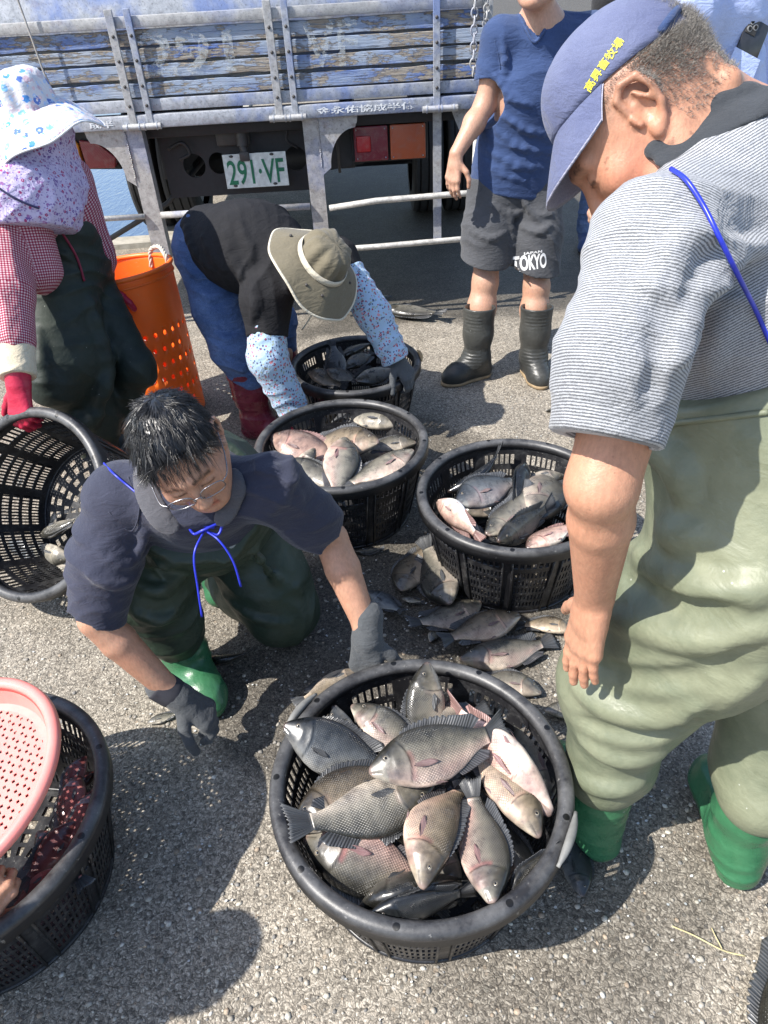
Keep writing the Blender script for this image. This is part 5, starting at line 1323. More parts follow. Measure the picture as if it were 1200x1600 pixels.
def hat(parent, c, up, fwd, rc, hc, rb, droop, mat, trim, name="sun_hat", wav=(.012, 3, .5), band=None, band_mat=None, oval=1.12, edge=.004):
    """crown + brim of one soft hat, brim edge piping as a part"""
    f, u, l = frame(fwd, up); c = np.asarray(c, float)
    prof = [(0.0, hc), (.35, hc*.985), (.62, hc*.94), (.80, hc*.84), (.90, hc*.66), (.95, hc*.42), (.99, hc*.18), (1.0, .012), (1.03, 0)]
    rings = [(p*rc, z) for p, z in prof]; nb = 14
    for i in range(1, nb+1):
        t = i/nb; rings.append((rc*1.03+(rb-rc*1.03)*t, -droop*t**1.4))
    n = 120; co = []; nr = len(rings)
    for i, (r, z) in enumerate(rings):
        tb = max(0, (r-rc*1.03)/(rb-rc*1.03))
        for k in range(n):
            a = TB*k/n; wz = wav[0]*math.sin(wav[1]*a+wav[2])*tb**1.3+.35*wav[0]*math.sin(5*a+wav[2]*3)*tb
            wr_ = (.004*math.sin(6*a+1.3)+.003*math.sin(11*a))*(1 if i < 8 else .3)*(0 if i == 0 else 1); st = .0012*(i % 2)*(tb > 0)
            co.append(c+l*((r+wr_)*math.cos(a))+f*((r*oval+wr_)*math.sin(a))+u*(z+wz+st+(.004*math.sin(4*a) if 2 < i < 7 else 0)))
    Q = [(i*n+k, i*n+(k+1) % n, (i+1)*n+(k+1) % n, (i+1)*n+k) for i in range(nr-1) for k in range(n)]
    o = obj(name, mesh_np(name, co, np.array(Q)[:, ::-1], None, [mat]), parent); md = o.modifiers.new("thickness", 'SOLIDIFY'); md.thickness = .003; md.offset = 0
    b = MB(); b.tube(co[-n:]+[co[-n]], edge, 6, False); b.build("piping", trim, o, True)
    if band is not None:
        z0, z1 = band; R = []
        for k in range(n+1):
            a = TB*k/n; e = []
            for z in (z0, z1):
                rr = np.interp(z, [0, .012, hc*.18, hc*.42, hc*.66], [rc*1.03, rc, rc*.99, rc*.95, rc*.9])+.0045
                e.append(c+l*(rr*math.cos(a))+f*(rr*oval*math.sin(a))+u*z)
            R.append(e)
        cc = np.array([p for e in R for p in e]); q = [(2*k, 2*k+2, 2*k+3, 2*k+1) for k in range(n)]
        bo = obj("hat_band", mesh_np("hat_band", cc, q, None, [band_mat]), o); md = bo.modifiers.new("thickness", 'SOLIDIFY'); md.thickness = .003
    return o, (f, u, l)
def ball_cap(parent, c, f, u, sc, mat, under, name="cap", brim_dir=None, brim_len=.078, brim_w=.085, lift=0.0, droop=.25, back_open=True, dome=(.086, .108, .100), z0=.0):
    f, u, l = frame(f, u); c = np.asarray(c, float); n, m_ = 96, 22; co = []
    for i in range(m_+1):
        ph = (math.pi/2)*i/m_
        for k in range(n):
            a = TB*k/n; x, y = math.cos(a), math.sin(a); seam = 1-.010*abs(math.cos(3*a))**14*math.sin(ph)
            s_ = math.sin(ph)**.82 if ph > 0 else 0
            co.append(c+(l*(dome[0]*x*s_*seam)+f*(dome[1]*y*s_*seam)+u*(z0+dome[2]*math.cos(ph)**.9*seam))*sc)
    Q = []
    for i in range(m_):
        for k in range(n):
            a = TB*(k+.5)/n; ph = (math.pi/2)*(i+.5)/m_
            if back_open and math.sin(a) < 0 and (math.cos(a)/.36)**2+((math.pi/2-ph)/.62)**2 < 1: continue
            Q.append((i*n+k, (i+1)*n+k, (i+1)*n+(k+1) % n, i*n+(k+1) % n))
    o = obj(name, mesh_np(name, co, Q, None, [mat]), parent); md = o.modifiers.new("thickness", 'SOLIDIFY'); md.thickness = .0035; md.offset = 0
    # peak
    bd = nrm(f*math.cos(droop)-u*math.sin(droop)); nu_, nv_ = 33, 11; cb = []
    for i in range(nu_):
        a = math.radians(-78+156*i/(nu_-1))
        p0 = c+(l*(dome[0]*math.sin(a)*1.005)+f*(dome[1]*math.cos(a)*1.005)+u*(z0+.002))*sc
        x = math.sin(a); ext = brim_len*max(0, math.cos(a*.98))**.55
        for j in range(nv_):
            t = j/(nv_-1); cb.append(p0+(bd*ext*t+l*(x*(brim_w-dome[0])*t*.4)-u*(.006*x*x*t+.006*t*t))*sc)
    q = [(i*nv_+j, i*nv_+j+1, (i+1)*nv_+j+1, (i+1)*nv_+j) for i in range(nu_-1) for j in range(nv_-1)]
    N_ = len(cb); up_ = np.array(cb); dn = up_-u*.0035*sc
    edge = [i*nv_+nv_-1 for i in range(nu_)]; q2 = [(d_+N_, c_+N_, b_+N_, a_+N_) for a_, b_, c_, d_ in q]
    qe = [(edge[i], edge[i]+N_, edge[i+1]+N_, edge[i+1]) for i in range(nu_-1)]
    mi = [0]*len(q)+[1]*len(q2)+[1]*len(qe)
    b = obj("peak", mesh_np("peak", np.concatenate([up_, dn]), q+q2+qe, None, [mat, under], mi), o)
    MB().sphere(c+u*(z0+dome[2]+.003)*sc, .006*sc, 10, (1, 1, .6)).build("cap_button", mat, o, True)
    return o, (f, u, l), np.array(co)
def arc_tube(parent, name, mat, pts, r, n=8, k=8): return MB().tube(crom(pts, k), r, n).build(name, mat, parent, True)
def on(s, *pix, lift=.004):
    out = []
    for q in pix:
        p = s.px(*q)
        if p is not None: out.append(p+CT*lift)
    return out
# ------------------------------------------------------------------ the old man on the right
def old_man():
    root = empty("person", (.6, .8, 0), "old man in striped polo and olive waders bending, hand on knee", "person")
    f, u, l = frame(cv(-.56, -.70, -.44), cv(-.78, .62, -.05)); hc = at(1007, 166, .87)-l*.083+f*.010
    nb = at(1152, 262, .96); ls = at(1024, 388, .82); le = at(943, 760, .88); lw = at(929, 930, 1.085)
    rs = at(1330, 230, 1.15); pel = V(.70, .86, .92); lh = V(.60, .80, .88); lk = V(.462, .868, .50); la = V(.428, .835, .13)
    rh = V(.80, .90, .88); rk = V(.75, .86, .50); ra = atz(1163, 1292, .13)
    chest = (nb+pel)/2*.55+nb*.45; ax = nrm(nb-pel)
    s = S(.025); w, fr = head(s, hc, f, u, 1.03)
    s.cap(w(0, -.03, -.03), nb, .062, .068, .03); s.cap(w(0, -.055, .0), nb+u*.02-f*.01, .054, .060, .030)
    for a, b in ((w(-.03, -.088, -.028), w(.03, -.088, -.028)), (w(-.035, -.092, -.058), w(.035, -.09, -.056))): s.cap(a, b, .014, .014, .014)
    s.limb([nb, chest, pel], [.08, .13, .13], .06); s.cap(nb, ls, .06, .05, .04); s.cap(nb, rs, .06, .05, .04)
    fa = nrm(lw-le)
    s.limb([ls, ls*.45+le*.55, le], [.050, .052, .042], .008); s.cap(le, le+fa*.07, .040, .043, .008); s.cap(le+fa*.07, lw, .043, .030, .008)
    s.sph(le-nrm(CR)*.008-fa*.004, .033, .03)
    hd = nrm(at(903, 1050, 1.175)-lw); pn = nrm(lk-(lw+hd*.06))
    hand(s, lw+hd*.014, hd, cv(.90, .0, -.42), -1, curls=[(0, 5, 5), (0, 5, 5), (2, 7, 6), (4, 9, 7)], spread=.05, sc=1.10, tc=8)
    for a, b, c_ in ((lh, lk, la), (rh, rk, ra)): s.limb([a, b, c_], [.08, .055, .045])
    def stub(x, y, z, n, inh):
        side = np.clip(1-np.abs(y-.005)/.11, 0, 1); hair = inh*np.clip((z-.0+.35*np.clip(.02-y, -.05, .1))/.03, 0, 1)*(y < .03)
        side = np.clip((y+.035)/.01, 0, 1); hair2 = inh*(y < -.02)*np.clip((z+.055)/.04, 0, 1)
        h = np.clip(np.maximum(hair, hair2)*(.35+.9*n), 0, 1)
        q = np.ones((len(x), 3))*(1-.34*h)[:, None]+np.array([.04, .09, .12])[None]*(h*.6)[:, None]
        sp = (np.abs(x) > .03)*(vnoise(np.stack([x, y, z], 1)+7, 95, 9) > .83)*(y > -.02)*(z < 0)*inh
        red = np.exp(-((y-.05)/.04)**2)*np.exp(-((z+.04)/.04)**2)*inh
        q = q*(1-.38*sp)[:, None]*(1-red[:, None]*np.array([.0, .16, .18]))
        return q
    cf, cu_ = nrm(f*.96+u*.28), nrm(u*.94-f*.26-l*.10)
    bd = s.mesh("body", .0031, SK_D, root, colf=face_col(w, fr, hc, 1.03, stub))
    # grey hair, short at the side, tufts at the back
    r_ = np.random.RandomState(5); tm = bmesh.new(); tm.from_mesh(bd.data)
    tm.verts.ensure_lookup_table(); VN = np.array([v.normal[:] for v in tm.verts]); VC = np.array([v.co[:] for v in tm.verts]); tm.free()
    q = (VC-hc)/1.03; x, y, z = q@l, q@f, q@u; near = (np.abs(x) < .1)*(y > -.135)*(y < .06)*(z > -.075)*(z < .12)
    side = near*(y > -.03)*(z > .010-.25*np.clip(.02-y, 0, 1))*(np.sqrt((y+.010)**2+(z-.005)**2) > .040); back = near*(y <= -.03)*(z > -.055)
    undercap = ((VC-(hc+cu_*.050-f*.006-l*.004))@cu_ > -.003)&~((y < -.075)&(np.abs(x) < .034)&(z < .085)); side = side*(y < .018)*(z > -.02)
    pr = (side*.55+back*(.25+.75*np.clip((z+.04)/.07, 0, 1)))*~undercap; ids = np.flatnonzero(pr > 0)
    pick = ids[r_.rand(len(ids)) < pr[ids]]; pick = np.repeat(pick, 5); n = len(pick)
    roots = VC[pick]+r_.normal(0, .0016, (n, 3)); nn = VN[pick]; bk = (q[pick]@f) if False else y[pick]
    ln = np.where(bk < -.03, .0045+.013*np.clip((-bk-.03)/.05, 0, 1)*np.clip((z[pick]+.03)/.06, .05, 1), .0035)*(.6+.7*r_.rand(n))
    dr = nn*.8-f*.35-u*.35*(bk > -.08)[:, None]+r_.normal(0, .17, (n, 3))
    strands("hair", GHAIR, bd, roots, dr, ln, .00030, 2)
    # cap
    cp, cfr, cco = ball_cap(root, hc+cu_*.048-f*.010-l*.004, cf, cu_, 1.03, mat_cloth("faded_navy_cap_twill", (.085, .10, .19), .55, 60, 1300, faded=(.17, .19, .29)), mat_cloth("pale_peak_lining", (.30, .30, .38), .2), "cap", droop=.82, brim_len=.076, brim_w=.10, dome=(.0850, .103, .092))
    cf_, cu2, cl_ = cfr
    tm = text_mesh("高昇畜牧場", .0130, .0, .0002)
    o_, nrm_ = surf(cp, 944, 102); o_ = hc if o_ is None else o_; nrm_ = CT if nrm_ is None else nrm_
    d_ = CR*.68+CU*.73; d_ = nrm(d_-nrm_*(d_@nrm_)); y_ = np.cross(nrm_, d_)
    decal("embroidery", tm, o_, d_, y_, nrm_, cp, YEL, cp, .0028, False)
    stp = [w(.0865*math.sin(a)*1.0, -.012+.109*(-math.cos(a)), .032+.012*math.cos(a)) for a in np.linspace(-.9, .9, 13)]
    b = MB(); b.tube(stp, .0055, 8); b.build("cap_strap", NAVY, cp, True)
    # striped polo
    s = S(.05); s.limb([pel+ax*.03, chest, nb-ax*.05], [.185, .192, .112], .09, fd=nrm(np.cross(ax, nrm(ls-rs))), q=.86)
    s.s0 = .0; s.cap(nb-ax*.035, ls, .088, .072, .05); s.cap(nb-ax*.035, rs, .09, .08, .05)
    k0 = len(s.P); s.s0 = .35; hem = at(950, 690, .835); s.limb([ls+CU*.0, at(968, 560, .80), hem-nrm(ls-hem)*.05], [.072, .068, .065], .03)
    sd = nrm(hem-ls); s.cuts.append((hem, nrm(sd+CR*.02), .004))
    s.ell(hem+sd*.03, (.052, .052, .09), np.stack([np.cross(sd, CR)/np.linalg.norm(np.cross(sd, CR)), nrm(CR-sd*(CR@sd)), sd]), .004, -1)
    s.disp = lambda P: folds(P, ax+.35*CR, 13, .007, 2, 2.6, 6)+folds(P, V(.5, .2, .8), 24, .004, 9, 2.5, 9)
    s.ridge([(1060, 560), (1085, 470), (1130, 415), (1200, 380)], .010, .022, sink=.004); s.ridge([(1110, 590), (1125, 520), (1160, 470)], .009, .02, sink=.004); s.ridge([(1030, 470), (1050, 400), (1110, 345)], .009, .022, sink=.004)
    s.ridge([(1012, 640), (1030, 540), (1045, 430)], .008, .018, -1, sink=-.002)
    TA, SA = cv(-.52, .84, .15), nrm(ls-hem); sl = [q for q in s.P[k0:k0+2]]; ot = s.P[:k0]
    def stripes(P):
        a = np.min([s.one(q, P) for q in sl], 0); b_ = np.min([s.one(q, P) for q in ot], 0)
        return np.stack([np.where(a < b_+.004, P@SA+.5, P@TA), a, b_], 1)
    sh = s.mesh("polo_shirt", .0048, STRIPE, root, attrf=stripes)
    # collar: folded band lying on the shoulder round the neck
    c_ = S(.012); pp = crom(on(s, (1046, 250), (1062, 232), (1088, 212), (1118, 193), (1155, 175), (1200, 158), (1250, 142), lift=.006), 5)
    for a, b in zip(pp, pp[1:]): c_.cap(a, b, .016, .016, .02, fd=nrm(CT*.8+CU*.4-CR*.3), q=.22)
    for a, b in zip(pp, pp[1:]): c_.cap(a+CU*.018-CR*.014-CT*.022, b+CU*.018-CR*.014-CT*.020, .007, .007, .02)
    co_ = c_.mesh("collar", .0036, COLLAR, sh); d_ = CR*.014-CU*.020
    arc_tube(co_, "collar_stripe", flat("pale_knit_edge", (.46, .47, .48), .8), [q+d_ for q in pp], .0042)
    p = on(s, (1018, 264), (1045, 268), (1068, 285), (1095, 325), (1120, 375), (1150, 435), (1178, 490), (1200, 540), lift=.006)
    if len(p) > 2: arc_tube(root, "shoulder_cord", BLUEC, p, .0027)
    # waders
    s = S(.05); s.limb([pel+ax*.17-CR*.045, pel+ax*.05-CR*.045, pel-ax*.03], [.205, .212, .205], fd=nrm(np.cross(ax, nrm(lh-rh))), q=.92)
    mid = lh*.5+lk*.5
    s.limb([lh+V(-.02, 0, -.02), mid, lk+V(-.015, -.01, -.01), lk*.35+la*.65+V(.005, 0, 0), la+V(0, 0, .10)], [.168, .150, .122, .082, .070], .05)
    s.limb([rh, rk, rk*.4+ra*.6, ra+V(0, 0, .11)], [.15, .115, .085, .072], .05)
    s.cuts.append((pel+ax*.262, ax, .006))
    s.disp = lambda P: folds(P, V(.35, -.1, 1), 6, .0035, 4, 2.0, 3.5)
    for pix, r_ in (([(990, 855), (1060, 905), (1140, 925), (1200, 920)], .009), ([(950, 960), (1020, 985), (1100, 1000), (1190, 985)], .010), ([(905, 1075), (960, 1110), (1040, 1120), (1130, 1090), (1195, 1050)], .009), ([(915, 1160), (970, 1185), (1030, 1180), (1090, 1150)], .006), ([(1000, 800), (1040, 830), (1080, 835)], .010), ([(905, 1215), (950, 1232), (1000, 1222)], .006), ([(1010, 690), (1060, 720), (1075, 770)], .009)): s.ridge(pix, r_, .035, sink=.006)
    for pix, r_ in (([(935, 1040), (1000, 1062), (1080, 1060), (1160, 1020)], .008), ([(900, 1125), (960, 1148), (1050, 1145), (1120, 1110)], .005), ([(975, 905), (1050, 945), (1140, 955)], .008)): s.ridge(pix, r_, .03, -1, sink=-.006)
    wd = s.mesh("waders", .0055, WAD_D, root)
    # wader hem roll
    p = on(s, (1028, 667), (1060, 661), (1110, 655), (1160, 649), (1200, 644), lift=.0)
    if len(p) > 2: arc_tube(wd, "wader_hem", WAD_D, p, .0045)
    boot(root, BOOT_G, la+V(.0, -.01, -.04), la+V(-.045, .20, -.09), la+V(.005, .0, .10), .062, .056, open_=False)
    boot(root, BOOT_G, ra+V(0, 0, -.04), ra+V(.03, .22, -.09), ra+V(-.005, .02, .14), .064, .056, open_=False)
old_man()

# ------------------------------------------------------------------ the kneeling man
def kneeling_man():
    root = empty("person", (-.45, 1.5, 0), "kneeling man with wet black hair, glasses and dark navy polo", "person")
    hc = at(287, 710, 1.37); l = cv(.90, .42, .05); f, u, l = frame(nrm(cv(.34, -.78, .45)-l*(cv(.34, -.78, .45)@l)), np.cross(cv(.34, -.78, .45), l)); sc = .96
    nb = at(300, 775, 1.52); rs = at(188, 775, 1.53); ls = at(428, 762, 1.50); re = at(150, 968, 1.60); rw = at(270, 1083, 1.72); le = at(517, 842, 1.63); lw = at(574, 985, 1.665)
    pel = at(315, 790, 2.02); rk = atz(222, 905, .42); ra = atz(287, 1012, .12); lk = atz(440, 962, .10); la = atz(345, 900, .08); ch = nb*.5+pel*.5
    ax = nrm(nb-pel)
    s = S(.025); w, fr = head(s, hc, f, u, sc)
    s.cap(w(0, -.03, -.04), nb, .054, .060, .030); s.limb([nb-ax*.03, ch, pel], [.06, .12, .12], .04); s.cap(nb-ax*.04, rs, .05, .046, .03); s.cap(nb-ax*.04, ls, .05, .046, .03)
    for a, b, c_ in ((rs, re, rw), (ls, le, lw)):
        fa = nrm(c_-b); s.limb([a, a*.5+b*.5, b], [.044, .044, .039], .008); s.cap(b, b+fa*.075, .039, .041, .008); s.cap(b+fa*.075, c_, .041, .028, .008); s.cap(c_, c_+fa*.012, .026, .020)
    for a, b, c_ in ((pel+V(-.09, 0, 0), rk, ra), (pel+V(.09, -.02, 0), lk, la)): s.limb([a, b, c_], [.08, .05, .04])
    bd = s.mesh("body", .0038, SK_E, root, colf=face_col(w, fr, hc, sc))
    # hair: scalp cap + wet strands falling over the forehead
    hs = S(.01); B = np.stack([l, f, u])
    hs.ell(w(0, -.016, .034), (.081*sc, .101*sc, .091*sc), B)
    hs.cut(w(0, .046, .056), nrm(f*.80-u*.60), .006); hs.cut(w(0, 0, -.045), -u, .01)
    for q in (1, -1): hs.ell(w(.083*q, .0, -.02), (.03*sc, .034*sc, .05*sc), B, .01, -1); hs.ell(w(.075*q, .062, -.01), (.04*sc, .055*sc, .055*sc), B, .012, -1)
    hs.disp = lambda P: .003*vnoise(P, 70, 2)
    hb = hs.mesh("hair", .004, HAIR, bd)
    r_ = np.random.RandomState(2); VC = np.empty(len(hb.data.vertices)*3, np.float32); hb.data.vertices.foreach_get('co', VC); VC = VC.reshape(-1, 3).astype(float); VN = np.array([v.normal[:] for v in hb.data.vertices])
    q = (VC-hc)/sc; x, y, z = q@l, q@f, q@u; out = np.flatnonzero((((q-np.array([0, 0, 0]))@u) > -.05)&((VN*(VC-w(0, -.016, .034))).sum(1) > 0))
    pick = r_.choice(out, 5200); x, y, z = x[pick], y[pick], z[pick]; n = len(pick)
    whorl = w(.012, -.055, .10); away = VC[pick]-whorl; away /= np.linalg.norm(away, axis=1, keepdims=True)
    nn = VN[pick]; tang = away-nn*(away*nn).sum(1, keepdims=True); tang /= np.linalg.norm(tang, axis=1, keepdims=True)+1e-6
    cl = np.stack([vnoise(VC[pick], 95, 1)-.5, vnoise(VC[pick], 95, 2)-.5, vnoise(VC[pick], 95, 3)-.5], 1)
    dr = tang*1.0+nn*.30+cl*1.0+r_.normal(0, .10, (n, 3))
    ln = (.022+.020*np.clip((y+.02)/.08, 0, 1))*(.7+.6*r_.rand(n)); ln *= np.where(z < 0, .6, 1)
    strands("hair_strands", HAIR, hb, VC[pick]+nn*.0005, dr, ln, .00085, 4, lambda p, d: d*0-u*.10+(f*.02))
    # fringe locks hanging off the forehead
    m = 34; fx = np.linspace(-.058, .062, m)+r_.normal(0, .004, m); grp = np.round(fx/.016)*.016; rt = np.array([w(a, .052-.35*abs(a)*.35, .082-.25*abs(a)) for a in fx])
    tgt = np.array([w(g_*1.05+r_.normal(0, .0015), .104-.5*abs(g_)*.4, 0.024+.030*((i_ * 7) % 5)/5) for i_, g_ in enumerate(grp)]); dv = tgt-rt
    strands("fringe", HAIR, hb, np.repeat(rt, 4, 0)+r_.normal(0, .0016, (m*4, 3)), np.repeat(dv, 4, 0)+nrm(f)*.018+r_.normal(0, .0025, (m*4, 3)), np.repeat(np.linalg.norm(dv, axis=1), 4)*(.7+.45*r_.rand(m*4)), .0010, 5, lambda p, d: d*0-u*.09-f*.03)
    # glasses
    mt = M("spectacle_metal"); MT = mt.set(col=(.30, .30, .32), rough=.25, metal=.9)
    gl = M("spectacle_lens"); GL = gl.set(col=(.9, .93, .95), rough=.03, trans=1.0, ior=1.15, alpha=.25)
    b = MB()
    for q in (1, -1):
        cx = .034*q; loop = [w(cx+.026*math.copysign(abs(math.cos(t))**.7, math.cos(t)), .108-.010*abs(cx+.026*math.cos(t))/.06, -.010+.0165*math.copysign(abs(math.sin(t))**.7, math.sin(t))) for t in np.linspace(0, TB, 33)]
        b.tube(loop, .0012, 6, False)
        b.tube(crom([w(.060*q, .100, -.002), w(.074*q, .085, -.001), w(.081*q, .04, .0), w(.083*q, -.005, .008), w(.080*q, -.025, -.008)], 5), .0013, 6)
        b.tube([w(.006*q, .108, -.012), w(.010*q, .103, -.020)], .0016, 6)
    b.tube(crom([w(.009, .109, -.006), w(0, .111, -.003), w(-.009, .109, -.006)], 4), .0012, 6)
    g_ = b.build("glasses", MT, root, True)
    b = MB()
    for q in (1, -1):
        cx = .034*q; b.bm.faces.new([b.bm.verts.new(Vector(tuple(w(cx+.0255*math.copysign(abs(math.cos(t))**.7, math.cos(t)), .1075-.010*abs(cx+.026*math.cos(t))/.06, -.010+.016*math.copysign(abs(math.sin(t))**.7, math.sin(t)))))) for t in np.linspace(0, TB, 32, endpoint=False)])
    b.build("lenses", GL, g_)
    # polo shirt
    s = S(.045); side = nrm(ls-rs); fd = nrm(np.cross(ax, side))
    s.limb([pel+ax*.19, ch+ax*.06, nb-ax*.03], [.150, .165, .108], .08, fd=fd, q=.80)
    s.cap(nb-ax*.03, rs+side*.012, .080, .070, .05); s.cap(nb-ax*.03, ls-side*.012, .080, .068, .05)
    rhem = at(139, 938, 1.60); lhem = at(491, 822, 1.605)
    s.limb([rs, rs*.5+re*.5+V(-.004, 0, 0), re], [.070, .074, .064], .03); s.limb([ls, ls*.45+le*.55, le], [.070, .063, .056], .03)
    rd = nrm(re-rs); ld = nrm(le-ls)
    def local_cut(P, d, p, n_, c, R): 
        return d
    s.P2 = None
    # sleeve ends: subtract everything beyond the hem near the arm
    s.ell(rhem+rd*.10, (.13, .13, .098), np.stack([nrm(np.cross(rd, V(0, 1, 0))), nrm(np.cross(rd, np.cross(rd, V(0, 1, 0)))), rd]), .004, -1)
    s.ell(lhem+ld*.10, (.13, .13, .098), np.stack([nrm(np.cross(ld, V(0, 1, 0))), nrm(np.cross(ld, np.cross(ld, V(0, 1, 0)))), ld]), .004, -1)
    for hm, dd, rr in ((rhem, rd, .054), (lhem, ld, .050)): s.cap(hm-dd*.02, hm+dd*.05, rr, rr, .003, op=-1)
    s.disp = lambda P: folds(P, V(.3, .1, 1), 12, .008, 6, 2.8, 7)+folds(P, rd+.5*side, 26, .0035, 8, 2.5, 10)
    s.ridge([(160, 870), (200, 880), (235, 850)], .007, .016, sink=.003); s.ridge([(140, 900), (180, 915), (215, 900)], .007, .015, sink=.003); s.ridge([(215, 770), (225, 830), (215, 870)], .007, .015, sink=.003)
    s.ridge([(400, 700), (430, 730), (470, 780)], .006, .016, sink=.003); s.ridge([(425, 800), (450, 760), (455, 720)], .006, .016, sink=.002)
    sh = s.mesh("polo_shirt", .0044, NAVY_E, root)
    arc_tube(root, "neck_cord", BLUEC, on(s, (163, 724), (178, 740), (198, 757), (214, 770), (228, 780), lift=.002), .0023)
    # collar flap beside the neck and the dark placket
    c_ = S(.010); pp = crom(on(s, (224, 738), (228, 760), (236, 782), (250, 806), (268, 822), lift=.006), 5)
    for a, b in zip(pp, pp[1:]): c_.cap(a, b, .018, .018, .015, fd=nrm(CT), q=.25)
    c_.mesh("collar", .0034, COLLAR_E, sh)
    c_ = S(.010); pp = crom(on(s, (366, 742), (370, 765), (362, 790), (346, 812), lift=.005), 5)
    for a, b in zip(pp, pp[1:]): c_.cap(a, b, .014, .014, .015, fd=nrm(CT), q=.25)
    c_.mesh("collar", .0034, COLLAR_E, sh)
    arc_tube(sh, "shoulder_seam", NAVY_E, on(s, (200, 745), (218, 790), (205, 830), (170, 800), lift=.001), .0016)
    # waders
    s_knot = (s.px(321, 828) if s.px(321, 828) is not None else at(318, 818, 1.5))+CT*.008
    s = S(.045); s.limb([nb-ax*.17, nb-ax*.30, pel], [.172, .190, .168], fd=fd, q=.94); s.cuts.append((nb-ax*.105, ax, .006))
    s.limb([pel+V(-.09, -.02, .0), (pel+V(-.09, 0, 0))*.4+rk*.6+V(0, 0, -.01), rk+V(.0, .0, -.02), rk*.4+ra*.6, ra+V(0, .0, .06)], [.13, .115, .098, .082, .066], .05)
    s.limb([pel+V(.09, -.03, -.02), (pel+V(.09, 0, 0))*.35+lk*.65, lk+V(0, 0, .015)], [.13, .118, .10], .05); s.limb([lk+V(0, .02, .015), lk*.5+la*.5+V(0, 0, .02), la], [.10, .085, .062], .04)
    s.cut(V(0, 0, .004), V(0, 0, -1), .01)
    s.disp = lambda P: folds(P, V(.2, -.3, 1), 13, .010, 14, 2.6, 7)+folds(P, V(1, .3, .2), 12, .006, 3, 2.2, 7)
    for pix in ([(200, 905), (245, 925), (285, 905)], [(205, 955), (250, 968), (285, 950)], [(395, 860), (430, 905), (470, 925)], [(350, 930), (400, 965), (450, 975)], [(300, 850), (350, 870), (380, 850)], [(215, 870), (260, 880), (300, 860)]): s.ridge(pix, .009, .02, sink=.003)
    wd = s.mesh("waders", .005, WAD_DK, root)
    p0 = s.px(366, 843); 
    if p0 is not None:
        tm = bmesh.new(); bmesh.ops.create_circle(tm, cap_ends=True, segments=40, radius=.022); me = bpy.data.meshes.new("badge"); bmesh.ops.scale(tm, verts=tm.verts, vec=(.42, 1, 1)); tm.to_mesh(me); tm.free()
        n_ = nrm(CT); xx = nrm(CR*.92-CU*.38); bdg = decal("wader_badge", me, p0, xx, np.cross(n_, xx), n_, wd, flat("pale_badge", (.36, .38, .34), .5), wd, .002)
    boot(root, BOOT_G, ra+V(.0, .0, -.03), ra+V(.10, -.16, -.09), ra+V(-.01, .01, .10), .066, .054, open_=False)
    boot(root, BOOT_G, la+V(0, .0, .01), la+V(-.02, -.07, -.05), la+V(.05, .10, .03), .052, .048, open_=False)
    # cord round the neck, tied at the bib
    k = s_knot
    arc_tube(root, "tied_cord", BLUEC, [k+CR*.02+CU*.005, k-CR*.03+CU*.012, k-CR*.022-CU*.008, k+CT*.01, k+CR*.034+CU*.014, k+CR*.028-CU*.01, k], .0030)
    arc_tube(root, "tied_cord", BLUEC, [k, k-CU*.05-CR*.016+CT*.02, k-CU*.12-CR*.014, k-CU*.185-CR*.013-CT*.03], .0024); arc_tube(root, "tied_cord", BLUEC, [k, k+CR*.036-CU*.022+CT*.02, k+CR*.062-CU*.065+CT*.01, k+CR*.072-CU*.12-CT*.02], .0024)
    # gloves
    g = S(.012); d = nrm(at(318, 1112, 1.745)-rw)
    hand(g, rw+d*.015, nrm(d+V(0, 0, -.05)), cv(-.35, -.72, -.6), -1, curls=[(28, 45, 30), (35, 55, 40), (38, 55, 40), (42, 60, 40)], spread=.05, sc=1.06, off=.0022, tc=24)
    g.cap(rw-d*.035, rw+d*.02, .036, .034, .012); g.disp = lambda P: .0014*vnoise(P, 140, 1)
    go = g.mesh("glove", .003, GLOVE, root)
    q = S(.01); q.cap(rw-d*.040, rw-d*.006, .0385, .0375); q.cut(rw-d*.044, -d); q.mesh("glove_cuff", .003, flat("dark_glove_cuff", (.035, .035, .045), .9), go)
    g = S(.012); tg = at(572, 1035, 1.68); d = nrm(tg-lw)
    hand(g, lw+d*.012, nrm(d+V(0, .1, -.1)), cv(.1, -.45, -.9), 1, curls=[(38, 50, 40), (40, 52, 40), (40, 52, 40), (44, 55, 40)], spread=.06, sc=1.06, off=.0022, tc=14)
    g.cap(lw-d*.035, lw+d*.02, .036, .034, .012); g.disp = lambda P: .0014*vnoise(P, 140, 1)
    g.mesh("glove", .003, GLOVE, root)
kneeling_man()
